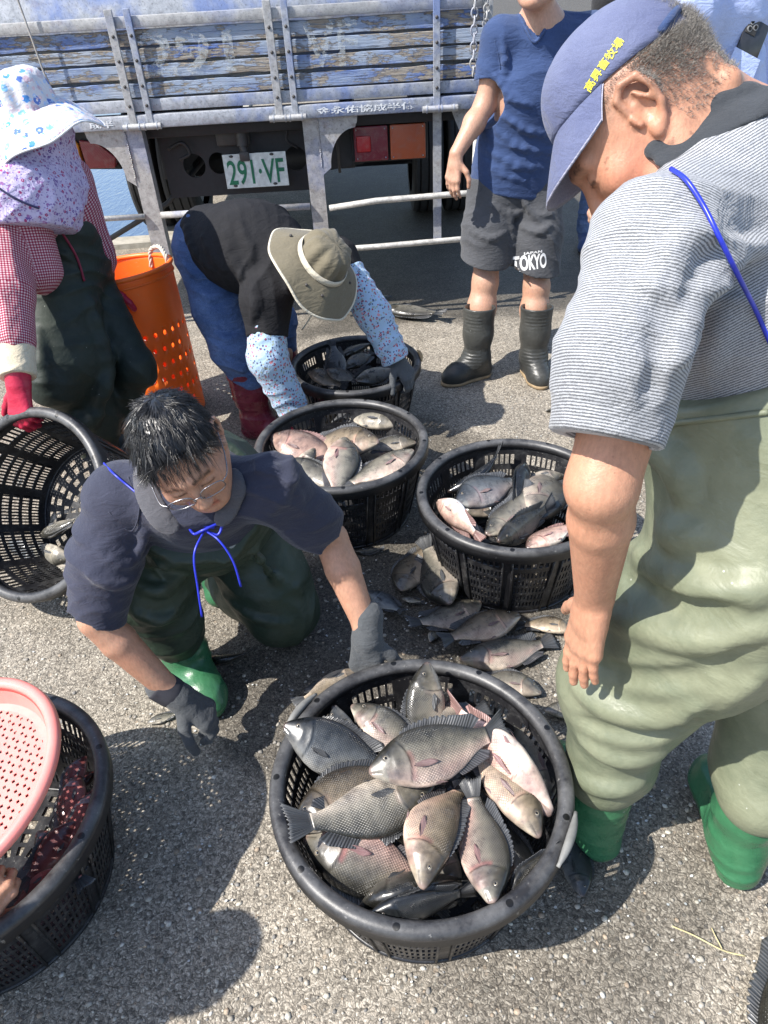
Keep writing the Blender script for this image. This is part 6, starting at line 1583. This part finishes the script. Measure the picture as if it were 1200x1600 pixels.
# ------------------------------------------------------------------ the standing man
def standing_man():
    root = empty("person", (.66, 3.3, 0), "standing man in navy V-neck T-shirt, charcoal shorts and black rubber boots", "person")
    Y0 = 3.33
    ra, la = atz(745, 560, .10), atz(833, 558, .10); rt, lt = atz(693, 594, .03), atz(849, 600, .03)
    rk, lk = aty(758, 440, 3.28), aty(838, 447, 3.25); rh, lh = aty(772, 292, 3.37), aty(838, 290, 3.37); pel = (rh+lh)/2+V(0, .0, .05)
    nb = aty(845, 45, 3.34); rs, ls = aty(783, 62, 3.33), aty(925, 55, 3.36); ch = nb*.55+pel*.45+V(0, -.01, 0)
    re, rw = aty(757, 165, 3.31), aty(713, 240, 3.21); le, lw = aty(958, 175, 3.40), aty(950, 262, 3.34)
    hc = aty(838, -42, 3.27); f, u, l = frame(cv(-.42, -.42, .80), cv(-.05, .9, .35))
    s = S(.025); w, fr = head(s, hc, f, u, 1.0)
    s.cap(w(0, -.03, -.04), nb, .054, .060, .03); s.limb([nb, ch, pel], [.09, .13, .125], .05); s.cap(nb, rs, .055, .05, .04); s.cap(nb, ls, .055, .05, .04)
    for a, b, c_ in ((rs, re, rw), (ls, le, lw)):
        fa = nrm(c_-b); s.limb([a, a*.5+b*.5, b], [.047, .046, .040]); s.cap(b, b+fa*.08, .041, .042); s.cap(b+fa*.08, c_, .042, .028)
    d = nrm(aty(704, 300, 3.18)-rw); hand(s, rw+d*.012, d, cv(.55, .1, -.75), 1, curl=(14, 22, 18), spread=.05, tc=32)
    for a, b, c_ in ((rh, rk, ra), (lh, lk, la)):
        s.limb([a, a*.3+b*.7, b], [.09, .066, .056]); s.cap(b, b*.65+c_*.35+V(0, .015, 0), .058, .066); s.cap(b*.65+c_*.35+V(0, .015, 0), c_, .066, .040); s.sph(b+V(-.0, -.018, .0), .048, .03)
    s.mesh("body", .0042, SK_C, root, colf=face_col(w, fr, hc, 1.0))
    ball_cap(root, w(0, -.010, .030), f, u, 1.02, CAPB, CAPB, "cap", droop=.18, brim_len=.078)
    hs = S(.01); hs.ell(w(0, -.016, .030), (.080, .100, .090), np.stack([l, f, u])); hs.cut(w(0, .03, .0), f); hs.cut(w(0, 0, -.05), -u); hs.mesh("hair", .006, HAIR, root)
    # T-shirt
    ax = nrm(nb-pel); side = nrm(ls-rs); fd = nrm(np.cross(ax, side)); hem = aty(800, 303, 3.3)
    s = S(.045); s.limb([pel-ax*.16, pel+ax*.05, ch+ax*.02, nb-ax*.055], [.205, .180, .182, .115], .08, fd=fd, q=.72)
    s.cap(nb-ax*.035, rs, .085, .074, .05); s.cap(nb-ax*.035, ls, .085, .074, .05)
    rhem = rs*.48+re*.52; lhem = ls*.48+le*.52
    s.limb([rs, rs*.3+re*.7], [.076, .066], .03); s.limb([ls, ls*.3+le*.7], [.076, .066], .03)
    for hm, a, b in ((rhem, rs, re), (lhem, ls, le)):
        dd = nrm(b-a); s.ell(hm+dd*.10, (.13, .085, .098), np.stack([nrm(np.cross(dd, V(1, 0, 0))), nrm(np.cross(dd, np.cross(dd, V(1, 0, 0)))), dd]), .004, -1); s.cap(hm-dd*.02, hm+dd*.05, .056, .055, .003, op=-1)
    s.cut(hem, nrm(-ax+V(-.08, 0, 0))); 0
    # V neck
    nk = nb+ax*.03
    s.cap(nk, nk+ax*.1, .068, .075, .006, op=-1); vf = aty(834, 66, 3.22)
    v0, v1 = aty(812, 20, 3.27), aty(872, 12, 3.27)
    for t in np.linspace(0, 1, 9):
        a = v0+(vf-v0)*t; b = v1+(vf-v1)*t; [s.cap(a+V(0, o, 0), b+V(0, o, 0), .010, .010, .004, op=-1) for o in (-.03, -.015, 0, .012)]
    s.disp = lambda P: folds(P, V(.45, .1, 1), 11, .009, 21, 2.6, 6)+folds(P, V(.2, 0, 1), 24, .004, 23, 2.2, 8)
    for pix, r_ in (([(770, 265), (820, 282), (880, 280)], .010), ([(765, 235), (810, 258), (870, 262)], .010), ([(778, 205), (820, 232), (872, 235)], .009), ([(790, 180), (830, 205), (880, 205)], .008), ([(775, 120), (800, 150), (830, 165)], .007), ([(785, 60), (790, 110), (778, 150)], .008)): s.ridge(pix, r_, .022, sink=.004)
    sh = s.mesh("tshirt", .0045, NAVY, root)
    p = on(s, (812, 24), (822, 46), (835, 66), (850, 48), (868, 18), lift=.001)
    if len(p) > 3: arc_tube(sh, "neck_band", NAVY, p, .006)
    p = on(s, (773, 62), (778, 85), (782, 108), lift=.0); 
    if len(p) > 2: arc_tube(sh, "sleeve_seam", NAVY, p, .002)
    # shorts
    s = S(.04); s.limb([pel+ax*.06, pel-V(0, 0, .05)], [.165, .168], fd=fd, q=.78); k_ = .02
    rl, ll = aty(756, 424, 3.29), aty(836, 442, 3.26)
    s.limb([rh, rh*.5+rl*.5, rl+(rl-rh)*.2], [.118, .118, .112], .03); s.limb([lh, lh*.5+ll*.5, ll+(ll-lh)*.2], [.118, .118, .110], .03)
    s.cut(rl*.5+ll*.5+V(0, 0, .058), V(-.16, .12, -1)); 
    for a, b in ((rh, rl), (lh, ll)): dd = nrm(b-a); s.cap(b-dd*.07, b+dd*.06, .092, .098, .004, op=-1)
    s.disp = lambda P: folds(P, V(.3, .2, 1), 13, .007, 31, 2.8, 7)+folds(P, V(1, 0, .5), 14, .005, 33, 2.2, 6)
    for pix, r_ in (([(770, 320), (795, 335), (815, 330)], .008), ([(815, 310), (835, 335), (860, 335)], .008), ([(735, 360), (765, 372), (790, 362)], .007), ([(810, 350), (840, 362), (860, 352)], .007), ([(797, 330), (800, 370), (797, 410)], .008)): s.ridge(pix, r_, .02, sink=.003)
    so = s.mesh("shorts", .0045, GREYS, root)
    p0 = s.px(830, 411)
    for body, sz, dy, sp in (("TOKYO", .066, 0, .0), ("JAPAN", .015, .043, 0)):
        tm = text_mesh(body, sz, 0, .0022 if dy == 0 else .0006); bb = np.array([v.co[:] for v in tm.vertices]); mn, mx = bb.min(0), bb.max(0)
        if dy == 0: tm.transform(Matrix.Diagonal((.132/(mx[0]-mn[0]), .066/(mx[1]-mn[1]), 1, 1)))
        else: tm.transform(Matrix.Diagonal((.075/(mx[0]-mn[0]), 1, 1, 1)))
        if p0 is not None:
            n_ = nrm(V(.10, -.9, .25)); xx = nrm(CR*.985+CU*.16-n_*(n_@(CR*.985+CU*.16))); yy = np.cross(n_, xx); decal("printed_lettering", tm, p0+yy*dy+xx*(.01 if dy else 0), xx, yy, n_, so, WHT, so, .0015)
    boot(root, BOOT_K, ra, rt, aty(748, 484, 3.22) if False else rk*.18+ra*.82+V(0, 0, .19), .076, .058, TANSOLE, True)
    boot(root, BOOT_K, la, lt, lk*.18+la*.82+V(0, 0, .19), .076, .058, TANSOLE, True)
standing_man()

# ------------------------------------------------------------------ the worker bending over the far basket
def bending_worker():
    root = empty("person", (-.5, 2.75, 0), "worker in khaki sun hat, black T-shirt and floral sleeves bending over a basket", "person")
    pel = at(330, 378, 2.80); hip = at(318, 405, 2.80); kn = at(362, 545, 2.86); an = atz(398, 640, .14)
    hip2 = at(350, 395, 2.98); kn2 = at(432, 500, 3.02); an2 = atz(447, 585, .14)
    nb = at(462, 415, 2.62); hc = at(494, 424, 2.52); ls = at(416, 470, 2.62); rs = at(528, 405, 2.78)
    le = at(418, 560, 2.66); lw = at(455, 632, 2.80); re = at(583, 490, 2.78); rw = at(616, 556, 2.84); ch = pel*.45+nb*.55+CU*.02
    f, u, l = frame(cv(.35, -.80, .10), cv(.60, .28, .74)); ax = nrm(nb-pel)
    s = S(.03); w, fr = head(s, hc, f, u, .95); s.cap(w(0, -.03, -.04), nb, .05, .058, .03); s.limb([pel, ch, nb], [.12, .13, .08], .05); s.cap(nb, ls, .05, .045, .04); s.cap(nb, rs, .05, .045, .04)
    for a, b, c_ in ((ls, le, lw), (rs, re, rw)): s.limb([a, b, c_], [.044, .038, .026])
    for a, b, c_ in ((hip, kn, an), (hip2, kn2, an2)): s.limb([a, b, c_], [.085, .055, .042])
    s.mesh("body", .0055, SK_E, root, colf=lambda P: ones(P))
    # T-shirt
    side = nrm(ls-rs); fd = nrm(np.cross(ax, side)); s = S(.05)
    s.limb([pel-ax*.04+CR*.02, pel*.6+nb*.4+CU*.02, ch, nb-ax*.02], [.150, .168, .170, .10], .08, fd=fd, q=.84)
    s.cap(nb-ax*.04, ls, .090, .080, .05); s.cap(nb-ax*.04, rs, .085, .072, .05); s.limb([ls, ls*.45+le*.55], [.086, .074], .04); s.limb([rs, rs*.6+re*.4], [.075, .066], .04)
    dd = nrm(le-ls); hm = ls*.5+le*.5; s.ell(hm+dd*.1, (.13, .13, .098), np.stack([nrm(np.cross(dd, V(0, 1, 0))), nrm(np.cross(dd, np.cross(dd, V(0, 1, 0)))), dd]), .004, -1)
    s.cut(pel-ax*.06+CU*.0, nrm(-ax-CU*.25))
    s.disp = lambda P: folds(P, ax+.2*CU, 12, .010, 41, 2.6, 6)+folds(P, CR+.3*CU, 22, .004, 43, 2.4, 8)
    for pix, r_ in (([(300, 320), (318, 370), (350, 420)], .012), ([(330, 310), (350, 365), (375, 430)], .011), ([(365, 305), (375, 350), (395, 400)], .010), ([(290, 345), (300, 385), (330, 420)], .009), ([(390, 430), (400, 470), (395, 500)], .009)): s.ridge(pix, r_, .025, sink=.004)
    s.mesh("tshirt", .005, BLACKT, root)
    # jeans
    s = S(.05); s.cap(pel-ax*.02+CR*.02, pel+ax*.02, .132, .118, fd=fd, q=.88); s.sph(pel-ax*.04-CU*.035+CR*.015, .130, .06)
    s.limb([hip+CR*.02, hip*.45+kn*.55, kn, an+V(0, 0, .15)], [.122, .100, .080, .068], .04); s.limb([hip2, kn2, an2+V(0, 0, .15)], [.115, .080, .068], .04)
    s.disp = lambda P: folds(P, V(.3, .2, 1), 16, .008, 51, 2.5, 8)
    for pix, r_ in (([(285, 410), (310, 430), (335, 425)], .008), ([(300, 450), (330, 465), (352, 455)], .008), ([(335, 520), (360, 530), (385, 515)], .008), ([(355, 560), (375, 575), (395, 562)], .007)): s.ridge(pix, r_, .02, sink=.003)
    s.mesh("jeans", .005, DENIM, root)
    for a, d_ in ((an, V(.9, -.45, 0)), (an2, V(.9, -.4, 0))):
        a0 = a+V(0, 0, -.03); a0[2] = .10; t = a0+nrm(d_)*.18; t[2] = .03; boot(root, BOOT_R, a0, t, V(a[0]-.014, a[1]+.01, .33), .080, .056, open_=True)
    # arm sleeves
    for a, b, c_ in ((ls, le, lw), (rs, re, rw)):
        s = S(.03); a2 = a*.55+b*.45 if a is ls else a*.72+b*.28; c2 = c_+nrm(c_-b)*.02; s.limb([a2, b, c2], [.074, .072, .064] if a is ls else [.070, .066, .055], .03); d_ = nrm(c_-b)
        s.cut(c2, d_, .006); s.disp = (lambda d1: (lambda P: folds(P, d1, 20, .008, 61, 2.6, 9)))(nrm(c_-a)); s.mesh("arm_sleeve", .0045, FLOR_S, root)
    g = S(.012); d = nrm(at(640, 590, 2.86)-rw); hand(g, rw+d*.01, d, cv(-.45, -.3, -.85), -1, curls=[(30, 45, 30), (32, 45, 30), (34, 45, 30), (36, 45, 30)], spread=.05, off=.0025, tc=12, sc=1.05); g.cap(rw-d*.04, rw+d*.02, .037, .034, .012); g.mesh("glove", .0036, GLOVE, root)
    g = S(.012); d = nrm(at(475, 665, 2.86)-lw); hand(g, lw+d*.01, d, cv(.5, -.2, -.8), 1, curls=[(30, 45, 30)]*4, spread=.05, off=.0025, sc=1.05); g.mesh("glove", .004, GLOVE, root)
    h, (f2, u2, l2) = hat(root, w(0, -.01, .045), u, f, .086, .098, .172, .055, TANH, CREAM, wav=(.020, 2, 1.9), band=(.004, .026), band_mat=CREAM, edge=.005)
    b = MB()
    for a in (2.0, 2.5, -2.2, .6): b.sphere(w(0, -.01, .045)+(l2*math.cos(a)+f2*math.sin(a)*1.12)*.125+u2*(-.012), .0055, 8)
    b.build("eyelet", DKM, h, True)
    arc_tube(root, "chin_cord", CREAM, [w(.06, .02, -.03), w(.06, .06, -.13), w(.045, .09, -.20), w(.04, .10, -.25)], .003)
bending_worker()

# ------------------------------------------------------------------ the woman in the flowered hat
def hat_woman():
    root = empty("person", (-1.2, 2.65, 0), "woman in white flowered hat, red gingham and dark waders tipping a basket", "person")
    A_ = lambda x, y, k: at(x, y, k*.945)
    hc = A_(50, 182, 2.38); nb = A_(50, 245, 2.50); pel = A_(112, 400, 2.78); ch = nb*.5+pel*.5
    ls = A_(-8, 290, 2.45); le = A_(12, 455, 2.38); lw = at(28, 590, 2.21); rs = A_(108, 280, 2.68); re = A_(136, 372, 2.86); rw = A_(160, 440, 2.95)
    lh = A_(95, 430, 2.72); lk = A_(108, 560, 2.76); la = V(lk[0]-.02, lk[1]+.03, .10); rh = A_(128, 430, 2.88); rk = A_(212, 575, 2.92); ra = atz(180, 685, .10)
    f, u, l = frame(cv(.25, -.62, .70), cv(-.22, .78, .58)); ax = nrm(nb-pel)
    s = S(.03); w, fr = head(s, hc, f, u, .95); s.cap(w(0, -.02, -.04), nb, .05, .058, .03); s.limb([nb, ch, pel], [.08, .12, .12], .05); s.cap(nb, ls, .05, .045, .04); s.cap(nb, rs, .05, .045, .04)
    for a, b, c_ in ((ls, le, lw), (rs, re, rw)): s.limb([a, b, c_], [.044, .038, .026])
    for a, b, c_ in ((lh, lk, la), (rh, rk, ra)): s.limb([a, b, c_], [.08, .05, .04])
    s.mesh("body", .006, SK_E, root, colf=lambda P: ones(P))
    side = nrm(ls-rs); fd = nrm(np.cross(ax, side))
    # gingham smock with flaring tails
    s = S(.045); s.limb([nb-ax*.05, ch, pel], [.11, .155, .165], .06, fd=fd, q=.85); s.cap(nb-ax*.03, ls, .08, .075, .05); s.cap(nb-ax*.03, rs, .08, .07, .05)
    s.limb([ls, le, lw+(le-lw)*.42], [.078, .074, .066], .035); s.limb([rs, re, re*.45+rw*.55], [.072, .062, .058], .035)
    s.cap(A_(38, 350, 2.46), A_(60, 425, 2.50), .085, .072, .04)
    d_ = nrm(lw-le); c2 = lw+(le-lw)*.42; s.cap(c2-d_*.03, c2+d_*.03, .052, .052, .003, op=-1)
    s.disp = lambda P: folds(P, V(1, .2, .2), 13, .008, 71, 2.4, 6)
    s.mesh("gingham_smock", .0048, GING, root, attrf=s.suvh)
    # lilac cape hanging from the hat
    s = S(.06); s.limb([w(0, -.01, -.04), nb+CT*.02, A_(48, 312, 2.44)], [.104, .135, .170], .07, fd=fd, q=.85); s.cap(A_(-10, 290, 2.42), A_(95, 290, 2.56), .11, .085, .06)
    s.cut(A_(50, 349, 2.35), nrm(-CU*.93+CR*.04-CT*.2)); s.disp = lambda P: folds(P, V(.8, .2, .6), 12, .012, 81, 3.0, 7)+folds(P, V(-.5, .1, .9), 22, .005, 83, 2.5, 9)
    cp = s.mesh("flowered_cape", .0048, FLOR_P, root)
    p = on(s, (-5, 292), (20, 308), (45, 320), (62, 326), lift=.003)
    if len(p) > 2: arc_tube(cp, "cape_cord", flat("dark_blue_cord", (.03, .03, .10), .6), p, .0035)
    # waders
    s = S(.05); s.limb([A_(98, 362, 2.66), pel], [.120, .150], fd=fd, q=.95); s.limb([lh, lk, lk*.4+la*.6, la+V(0, 0, .04)], [.128, .122, .108, .085], .06); s.limb([rh, rk, ra+V(0, 0, .1)], [.100, .074, .070], .03)
    s.cap(A_(80, 440, 2.68), A_(82, 600, 2.68), .092, .085, .06)
    s.cut(A_(105, 340, 2.70), nrm(CU*.95-CR*.1)); s.disp = lambda P: folds(P, V(.9, .2, .25), 9, .010, 91, 2.4, 5)+folds(P, V(.2, .2, 1), 13, .007, 93, 2.4, 6)
    for pix, r_ in (([(140, 470), (165, 560), (150, 640)], .016), ([(60, 520), (70, 590), (110, 650)], .014), ([(150, 640), (165, 600), (175, 540)], .014), ([(110, 650), (135, 662), (158, 640)], .014)): s.ridge(pix, r_, .035, sink=.004)
    wd = s.mesh("waders", .0055, mat_rubber("blackish_green_wader", (.012, .020, .015), (.028, .040, .028), (.55, .75), .5), root)
    p = on(s, (88, 352), (105, 375), (122, 405), (133, 440), lift=.006)
    if len(p) > 2: arc_tube(wd, "wader_cord", MAROON, p, .0045)
    k = s.px(98, 350)
    if k is not None: arc_tube(wd, "wader_knot", BLUEC, [k+CT*.015+CR*.02, k+CT*.03, k+CT*.015-CR*.015+CU*.015, k+CT*.02-CU*.012, k+CT*.015+CR*.015+CU*.01], .0045)
    boot(root, BOOT_K, ra, ra+V(.10, -.17, -.06), ra+V(0, 0, .16), .06, .05, open_=False); boot(root, BOOT_K, la, la+V(.10, -.17, -.06), la+V(0, 0, .16), .06, .05, open_=False)
    # forearm covers and gloves
    s = S(.03); s.cap(lw+(le-lw)*.50, lw-(le-lw)*.02, .062, .054); s.cut(lw-(le-lw)*.0, nrm(lw-le)); s.disp = lambda P: folds(P, d_, 22, .007, 95, 2.4, 9); s.mesh("arm_cover", .0045, BEIGE, root)
    s = S(.03); s.cap(re*.5+rw*.5, rw, .056, .048); s.disp = lambda P: folds(P, nrm(rw-re), 22, .006, 96, 2.4, 9); s.mesh("arm_cover", .0055, BEIGE, root)
    g = S(.012); d = nrm(at(34, 655, 2.24)-lw); hand(g, lw+d*.012, d, cv(.25, -.3, -.9), -1, curls=[(20, 40, 30), (22, 40, 30), (24, 40, 30), (26, 40, 30)], spread=.16, off=.003, tc=8, sc=1.12); g.cap(lw-d*.03, lw+d*.02, .043, .036, .012); g.mesh("glove", .0035, REDG, root)
    g = S(.012); d = nrm(rw-re); hand(g, rw+d*.01, d, cv(.3, -.5, -.8), 1, curls=[(20, 40, 30)]*4, spread=.1, off=.003, sc=1.08); g.mesh("glove", .005, REDG, root)
    hat(root, w(0, .0, .030), u, f, .092, .105, .200, .085, FLOR_HAT, WHT, wav=(.030, 2, -.55), edge=.0035)
hat_woman()

# ------------------------------------------------------------------ people behind and at the edges
def bystander():
    root = empty("person", (1.62, 5.0, 0), "bystander in black jacket, blue jeans and blue sneakers standing beyond the lorry", "person")
    gx = atz(896, 366, 0)[0]; Y = 5.02; pel = V(gx+.10, Y, .92); nb = V(gx+.14, Y, 1.44); hc = V(gx+.14, Y-.03, 1.64)
    f, u, l = frame(V(-.5, -.8, -.15), V(0, 0, 1)); s = S(.03); w, fr = head(s, hc, f, u, 1.0); s.cap(w(0, -.03, -.04), nb, .054, .06, .03); s.limb([nb, (nb+pel)/2, pel], [.09, .13, .12], .05)
    jn = []
    for q in (-1, 1):
        sh = nb+V(.19*q, 0, -.04); el = sh+V(.05*q, .0, -.28); wr = el+V(.0, -.06, -.24); s.limb([nb, sh], [.05, .05]); s.limb([sh, el, wr], [.046, .04, .028]); d = nrm(wr-el); hand(s, wr+d*.01, d, V(-q, 0, 0), q, spread=.08)
        hp = pel+V(.09*q, 0, -.03); kn = V(gx+.02+.11*(q+1), Y-.01, .48); an = V(gx+.01+.11*(q+1), Y+.01, .11); s.limb([hp, kn, an], [.08, .052, .038]); jn.append((sh, el, wr, hp, kn, an))
    s.mesh("body", .006, SK_C, root, colf=face_col(w, fr, hc))
    j = S(.05); j.limb([nb-V(0, 0, .05), (nb+pel)/2, pel-V(0, 0, .06)], [.12, .175, .17], .08, fd=V(0, 1, 0), q=.75)
    t = S(.04); t.cap(pel+V(0, 0, .03), pel-V(0, 0, .04), .155, .155, fd=V(0, 1, 0), q=.8)
    for sh, el, wr, hp, kn, an in jn:
        j.cap(nb-V(0, 0, .05), sh, .08, .07, .05); j.limb([sh, el, wr], [.072, .06, .05], .03); t.limb([hp, kn, an+V(0, 0, .02)], [.11, .085, .075], .03)
    j.disp = lambda P: folds(P, V(.2, .1, 1), 12, .008, 101); t.disp = lambda P: folds(P, V(.2, .1, 1), 16, .007, 103); t.cut(V(0, 0, .075), V(0, 0, -1))
    j.mesh("jacket", .007, BLKJ, root); t.mesh("jeans", .006, DENIM, root)
    hs = S(.01); hs.ell(w(0, -.016, .034), (.084, .104, .095), np.stack([l, f, u])); hs.cut(w(0, .05, .03), nrm(f*.8-u*.5)); hs.cut(w(0, 0, -.05), -u); hs.mesh("hair", .006, HAIR, root)
    SN = mat_cloth("blue_sneaker_knit", (.03, .06, .16), .4, 100)
    for sh, el, wr, hp, kn, an in jn:
        a = V(an[0], an[1], .085); boot(root, SN, a, V(a[0]-.05, a[1]-.20, .03), a+V(0, 0, .045), .048, .046, BLK, open_=False, name="sneaker")
bystander()
def phone_man():
    root = empty("person", (1.15, 2.25, 0), "person in sky blue shirt, phone in pocket, half hidden behind the old man", "person")
    nb = at(1130, -25, 1.92); pel = V(nb[0]+.02, nb[1]+.12, .92); hc = nb+V(-.02, -.03, .20); f, u, l = frame(V(-.6, -.7, -.25), V(0, 0, 1))
    s = S(.03); w, fr = head(s, hc, f, u, 1.0); s.cap(w(0, -.03, -.04), nb, .054, .06, .03); s.limb([nb, (nb+pel)/2, pel], [.09, .13, .12], .05)
    rs = nb+V(-.13, -.12, -.05); ls = nb+V(.16, .10, -.05); rw = at(948, 292, 2.36); re = (rs+rw)/2+V(.06, .04, -.10)
    lel = ls+V(.08, .03, -.27); lwr = lel+V(-.02, -.1, -.23)
    for a, b, c_ in ((rs, re, rw), (ls, lel, lwr)): s.cap(nb, a, .05, .05); s.limb([a, b, c_], [.046, .04, .028])
    d = nrm(at(925, 350, 2.40)-rw); hand(s, rw+d*.01, d, cv(.75, -.1, -.6), 1, curl=(30, 50, 40), spread=.04, tc=12)
    legs = []
    for q in (-1, 1):
        hp = pel+V(.09*q, .0, -.03); kn = V(hp[0], hp[1]-.03, .48); an = V(hp[0], hp[1]+.02, .1); s.limb([hp, kn, an], [.08, .052, .038]); legs.append((hp, kn, an))
    s.mesh("body", .005, SK_C, root, colf=face_col(w, fr, hc))
    j = S(.05); j.limb([nb-V(0, 0, .05), (nb+pel)/2, pel-V(0, 0, .08)], [.12, .180, .178], .08, fd=V(.6, .7, 0), q=.78); j.cap(nb-V(0, 0, .05), rs, .085, .075, .05); j.cap(nb-V(0, 0, .05), ls, .085, .075, .05)
    j.limb([rs, re, re*.25+rw*.75], [.075, .066, .058], .03); j.limb([ls, lel, lwr], [.075, .066, .055], .03); j.disp = lambda P: folds(P, V(.4, .1, 1), 12, .008, 111)+folds(P, V(1, .3, .3), 14, .005, 113)
    sh = j.mesh("shirt", .0055, SKYS, root)
    p, pn_ = surf(sh, 1172, 64)
    if p is not None:
        n_ = nrm(pn_*.7+CT*.3); xx = CR*.95-CU*.30; xx = nrm(xx-n_*(xx@n_)); yy = np.cross(n_, xx); ph = empty("phone", p, "dark phone with a cluster of round lenses in the sky blue shirt's pocket", "phone")
        Rm = Matrix((xx, yy, n_)).transposed(); c = p+n_*.006
        b_ = MB().box(c, (.074, .094, .009), Rm, .003).build("case", flat("dark_phone_glass", (.05, .05, .055), .2, metal=.4), ph, True, 40)
        m_ = MB().box(c+n_*.005-xx*.017+yy*.026, (.034, .036, .003), Rm, .001).build("lens_block", DKM, ph, True, 40)
        for dx, dy in ((-.025, .035), (-.025, .018), (-.009, .0265)):
            o = c+n_*.006+xx*dx+yy*dy; MB().tube([o, o+n_*.003], .0072, 16).build("lens_ring", STG, m_, True, 40); MB().tube([o+n_*.0031, o+n_*.0036], .0052, 16).build("lens", LENS_BLK, m_, True, 40)
        b = MB(); q = [c-xx*.048-yy*.012, c+xx*.048-yy*.012]; b.box(c-yy*.058+n_*.0062, (.092, .05, .0025), Rm, .0008); b.build("pocket", SKYS, sh)
    t = S(.04); t.cap(pel, pel-V(0, 0, .05), .158, .158)
    for hp, kn, an in legs:
        t.limb([hp, kn, an], [.11, .085, .075], .03); a = V(an[0], an[1], .085); boot(root, BOOT_K, a, V(a[0]-.1, a[1]-.17, .03), a+V(0, 0, .08), .05, .046, open_=False, name="shoe")
    t.cut(V(0, 0, .08), V(0, 0, -1)); t.mesh("trousers", .007, GREYS, root)
    hs = S(.01); hs.ell(w(0, -.016, .034), (.084, .104, .095), np.stack([l, f, u])); hs.cut(w(0, .05, .03), nrm(f*.8-u*.5)); hs.cut(w(0, 0, -.05), -u); hs.mesh("hair", .006, HAIR, root)
phone_man()
def colander_holder():
    root = empty("person", (-1.25, .25, 0), "person at the left edge whose bare hand grips the pink colander", "person")
    wr = at(-92, 1440, 1.27); el = wr+V(-.20, -.10, .08); sh = V(-1.22, .30, .78); nb = V(-1.30, .22, .84); pel = V(-1.45, .12, .36); hc = nb+V(.08, .06, .16)
    f, u, l = frame(V(.7, .4, -.55), V(.4, .25, .8)); s = S(.03); w, fr = head(s, hc, f, u, 1.0); s.cap(w(0, -.03, -.04), nb, .054, .06, .03); s.limb([nb, (nb+pel)/2, pel], [.09, .13, .12], .05)
    s.cap(nb, sh, .05, .05); s.limb([sh, el, wr], [.046, .04, .03]); d = nrm(at(-20, 1405, 1.245)-wr)
    hand(s, wr+d*.01, d, cv(-.1, .35, -.9), -1, curls=[(45, 60, 45)]*4, spread=.02, sc=1.08, tc=25)
    sh2 = nb+V(-.05, .26, -.06); el2 = sh2+V(.08, .14, -.2); wr2 = el2+V(.12, .02, -.1); s.cap(nb, sh2, .05, .05); s.limb([sh2, el2, wr2], [.046, .04, .03]); d2 = nrm(wr2-el2); hand(s, wr2+d2*.01, d2, V(0, -.3, -1), 1, curl=(20, 35, 30))
    lg = []
    for q in (-1, 1):
        kn = V(-1.33, .14+.20*q, .46); an = V(-1.42, .14+.20*q, .1); s.limb([pel+V(0, .09*q, 0), kn, an], [.08, .055, .04]); lg.append((pel+V(0, .09*q, 0), kn, an))
    s.mesh("body", .0045, SK_D, root, colf=face_col(w, fr, hc))
    j = S(.05); j.limb([nb, (nb+pel)/2, pel], [.11, .17, .165], .08); j.cap(nb, sh, .08, .075, .05); j.cap(nb, sh2, .08, .075, .05); j.limb([sh, sh*.4+el*.6], [.075, .068]); j.limb([sh2, sh2*.4+el2*.6], [.075, .068]); j.disp = lambda P: folds(P, V(.3, .2, 1), 12, .008, 121); j.mesh("shirt", .007, GREYS, root)
    t = S(.05); t.sph(pel, .155)
    for hp, kn, an in lg: t.limb([hp, kn, an+V(0, 0, .05)], [.12, .09, .075], .04); boot(root, BOOT_K, an, an+V(.18, 0, -.07), an+V(0, 0, .14), .062, .05, open_=False)
    t.mesh("waders", .007, WAD_DK, root)
    hs = S(.01); hs.ell(w(0, -.016, .034), (.084, .104, .095), np.stack([l, f, u])); hs.cut(w(0, .05, .03), nrm(f*.8-u*.5)); hs.cut(w(0, 0, -.05), -u); hs.mesh("hair", .007, HAIR, root)
colander_holder()

# ------------------------------------------------------------------ bits lying about
def straw():
    b = MB(); p = [atz(1050, 1447, .004), atz(1085, 1462, .010), atz(1130, 1485, .006), atz(1165, 1494, .004)]; b.tube(crom(p, 6), .0016, 5)
    tag(b.build("straw", flat("dry_straw", (.55, .47, .26), .8), None, True), "long dry straw lying on the asphalt near the bottom right fish", "straw")
    b = MB(); p = [atz(1112, 1450, .004), atz(1118, 1463, .008), atz(1128, 1482, .010)]; b.tube(crom(p, 6), .0014, 5)
    tag(b.build("straw", bpy.data.materials["dry_straw"], None, True), "short dry straw crossing the longer one", "straw")
straw()
def loose_scales():
    r = np.random.RandomState(11); n = 900; cen = [(.1, 1.6, .35), (.04, .81, .55), (.4, 1.76, .5), (-.3, 1.3, .4), (.6, .75, .35), (-.2, 2.3, .5)]
    co = []; fs = []
    for i in range(n):
        cx, cy, sp = cen[r.randint(6)]; x, y = cx+r.normal(0, sp), cy+r.normal(0, sp*.8)
        if y < .3: continue
        a = r.rand()*6.28; s = .0016+.0022*r.rand(); t = r.normal(0, .35); b = len(co)
        for k in range(6):
            q = a+TB*k/6; co.append((x+s*math.cos(q), y+s*.8*math.sin(q), .0045+s*t*math.cos(q)))
        fs += [(b, b+1, b+2), (b, b+2, b+3), (b, b+3, b+4), (b, b+4, b+5)]
    m = M("shed_fish_scale"); mt = m.set(col=(.52, .53, .52), rough=.25, spec=.7)
    tag(obj("fish_scales", mesh_np("fish_scales", co, None, fs, [mt], smooth=False)), "shed fish scales glinting on the asphalt round the baskets", "fish scales", kind='stuff')
loose_scales()
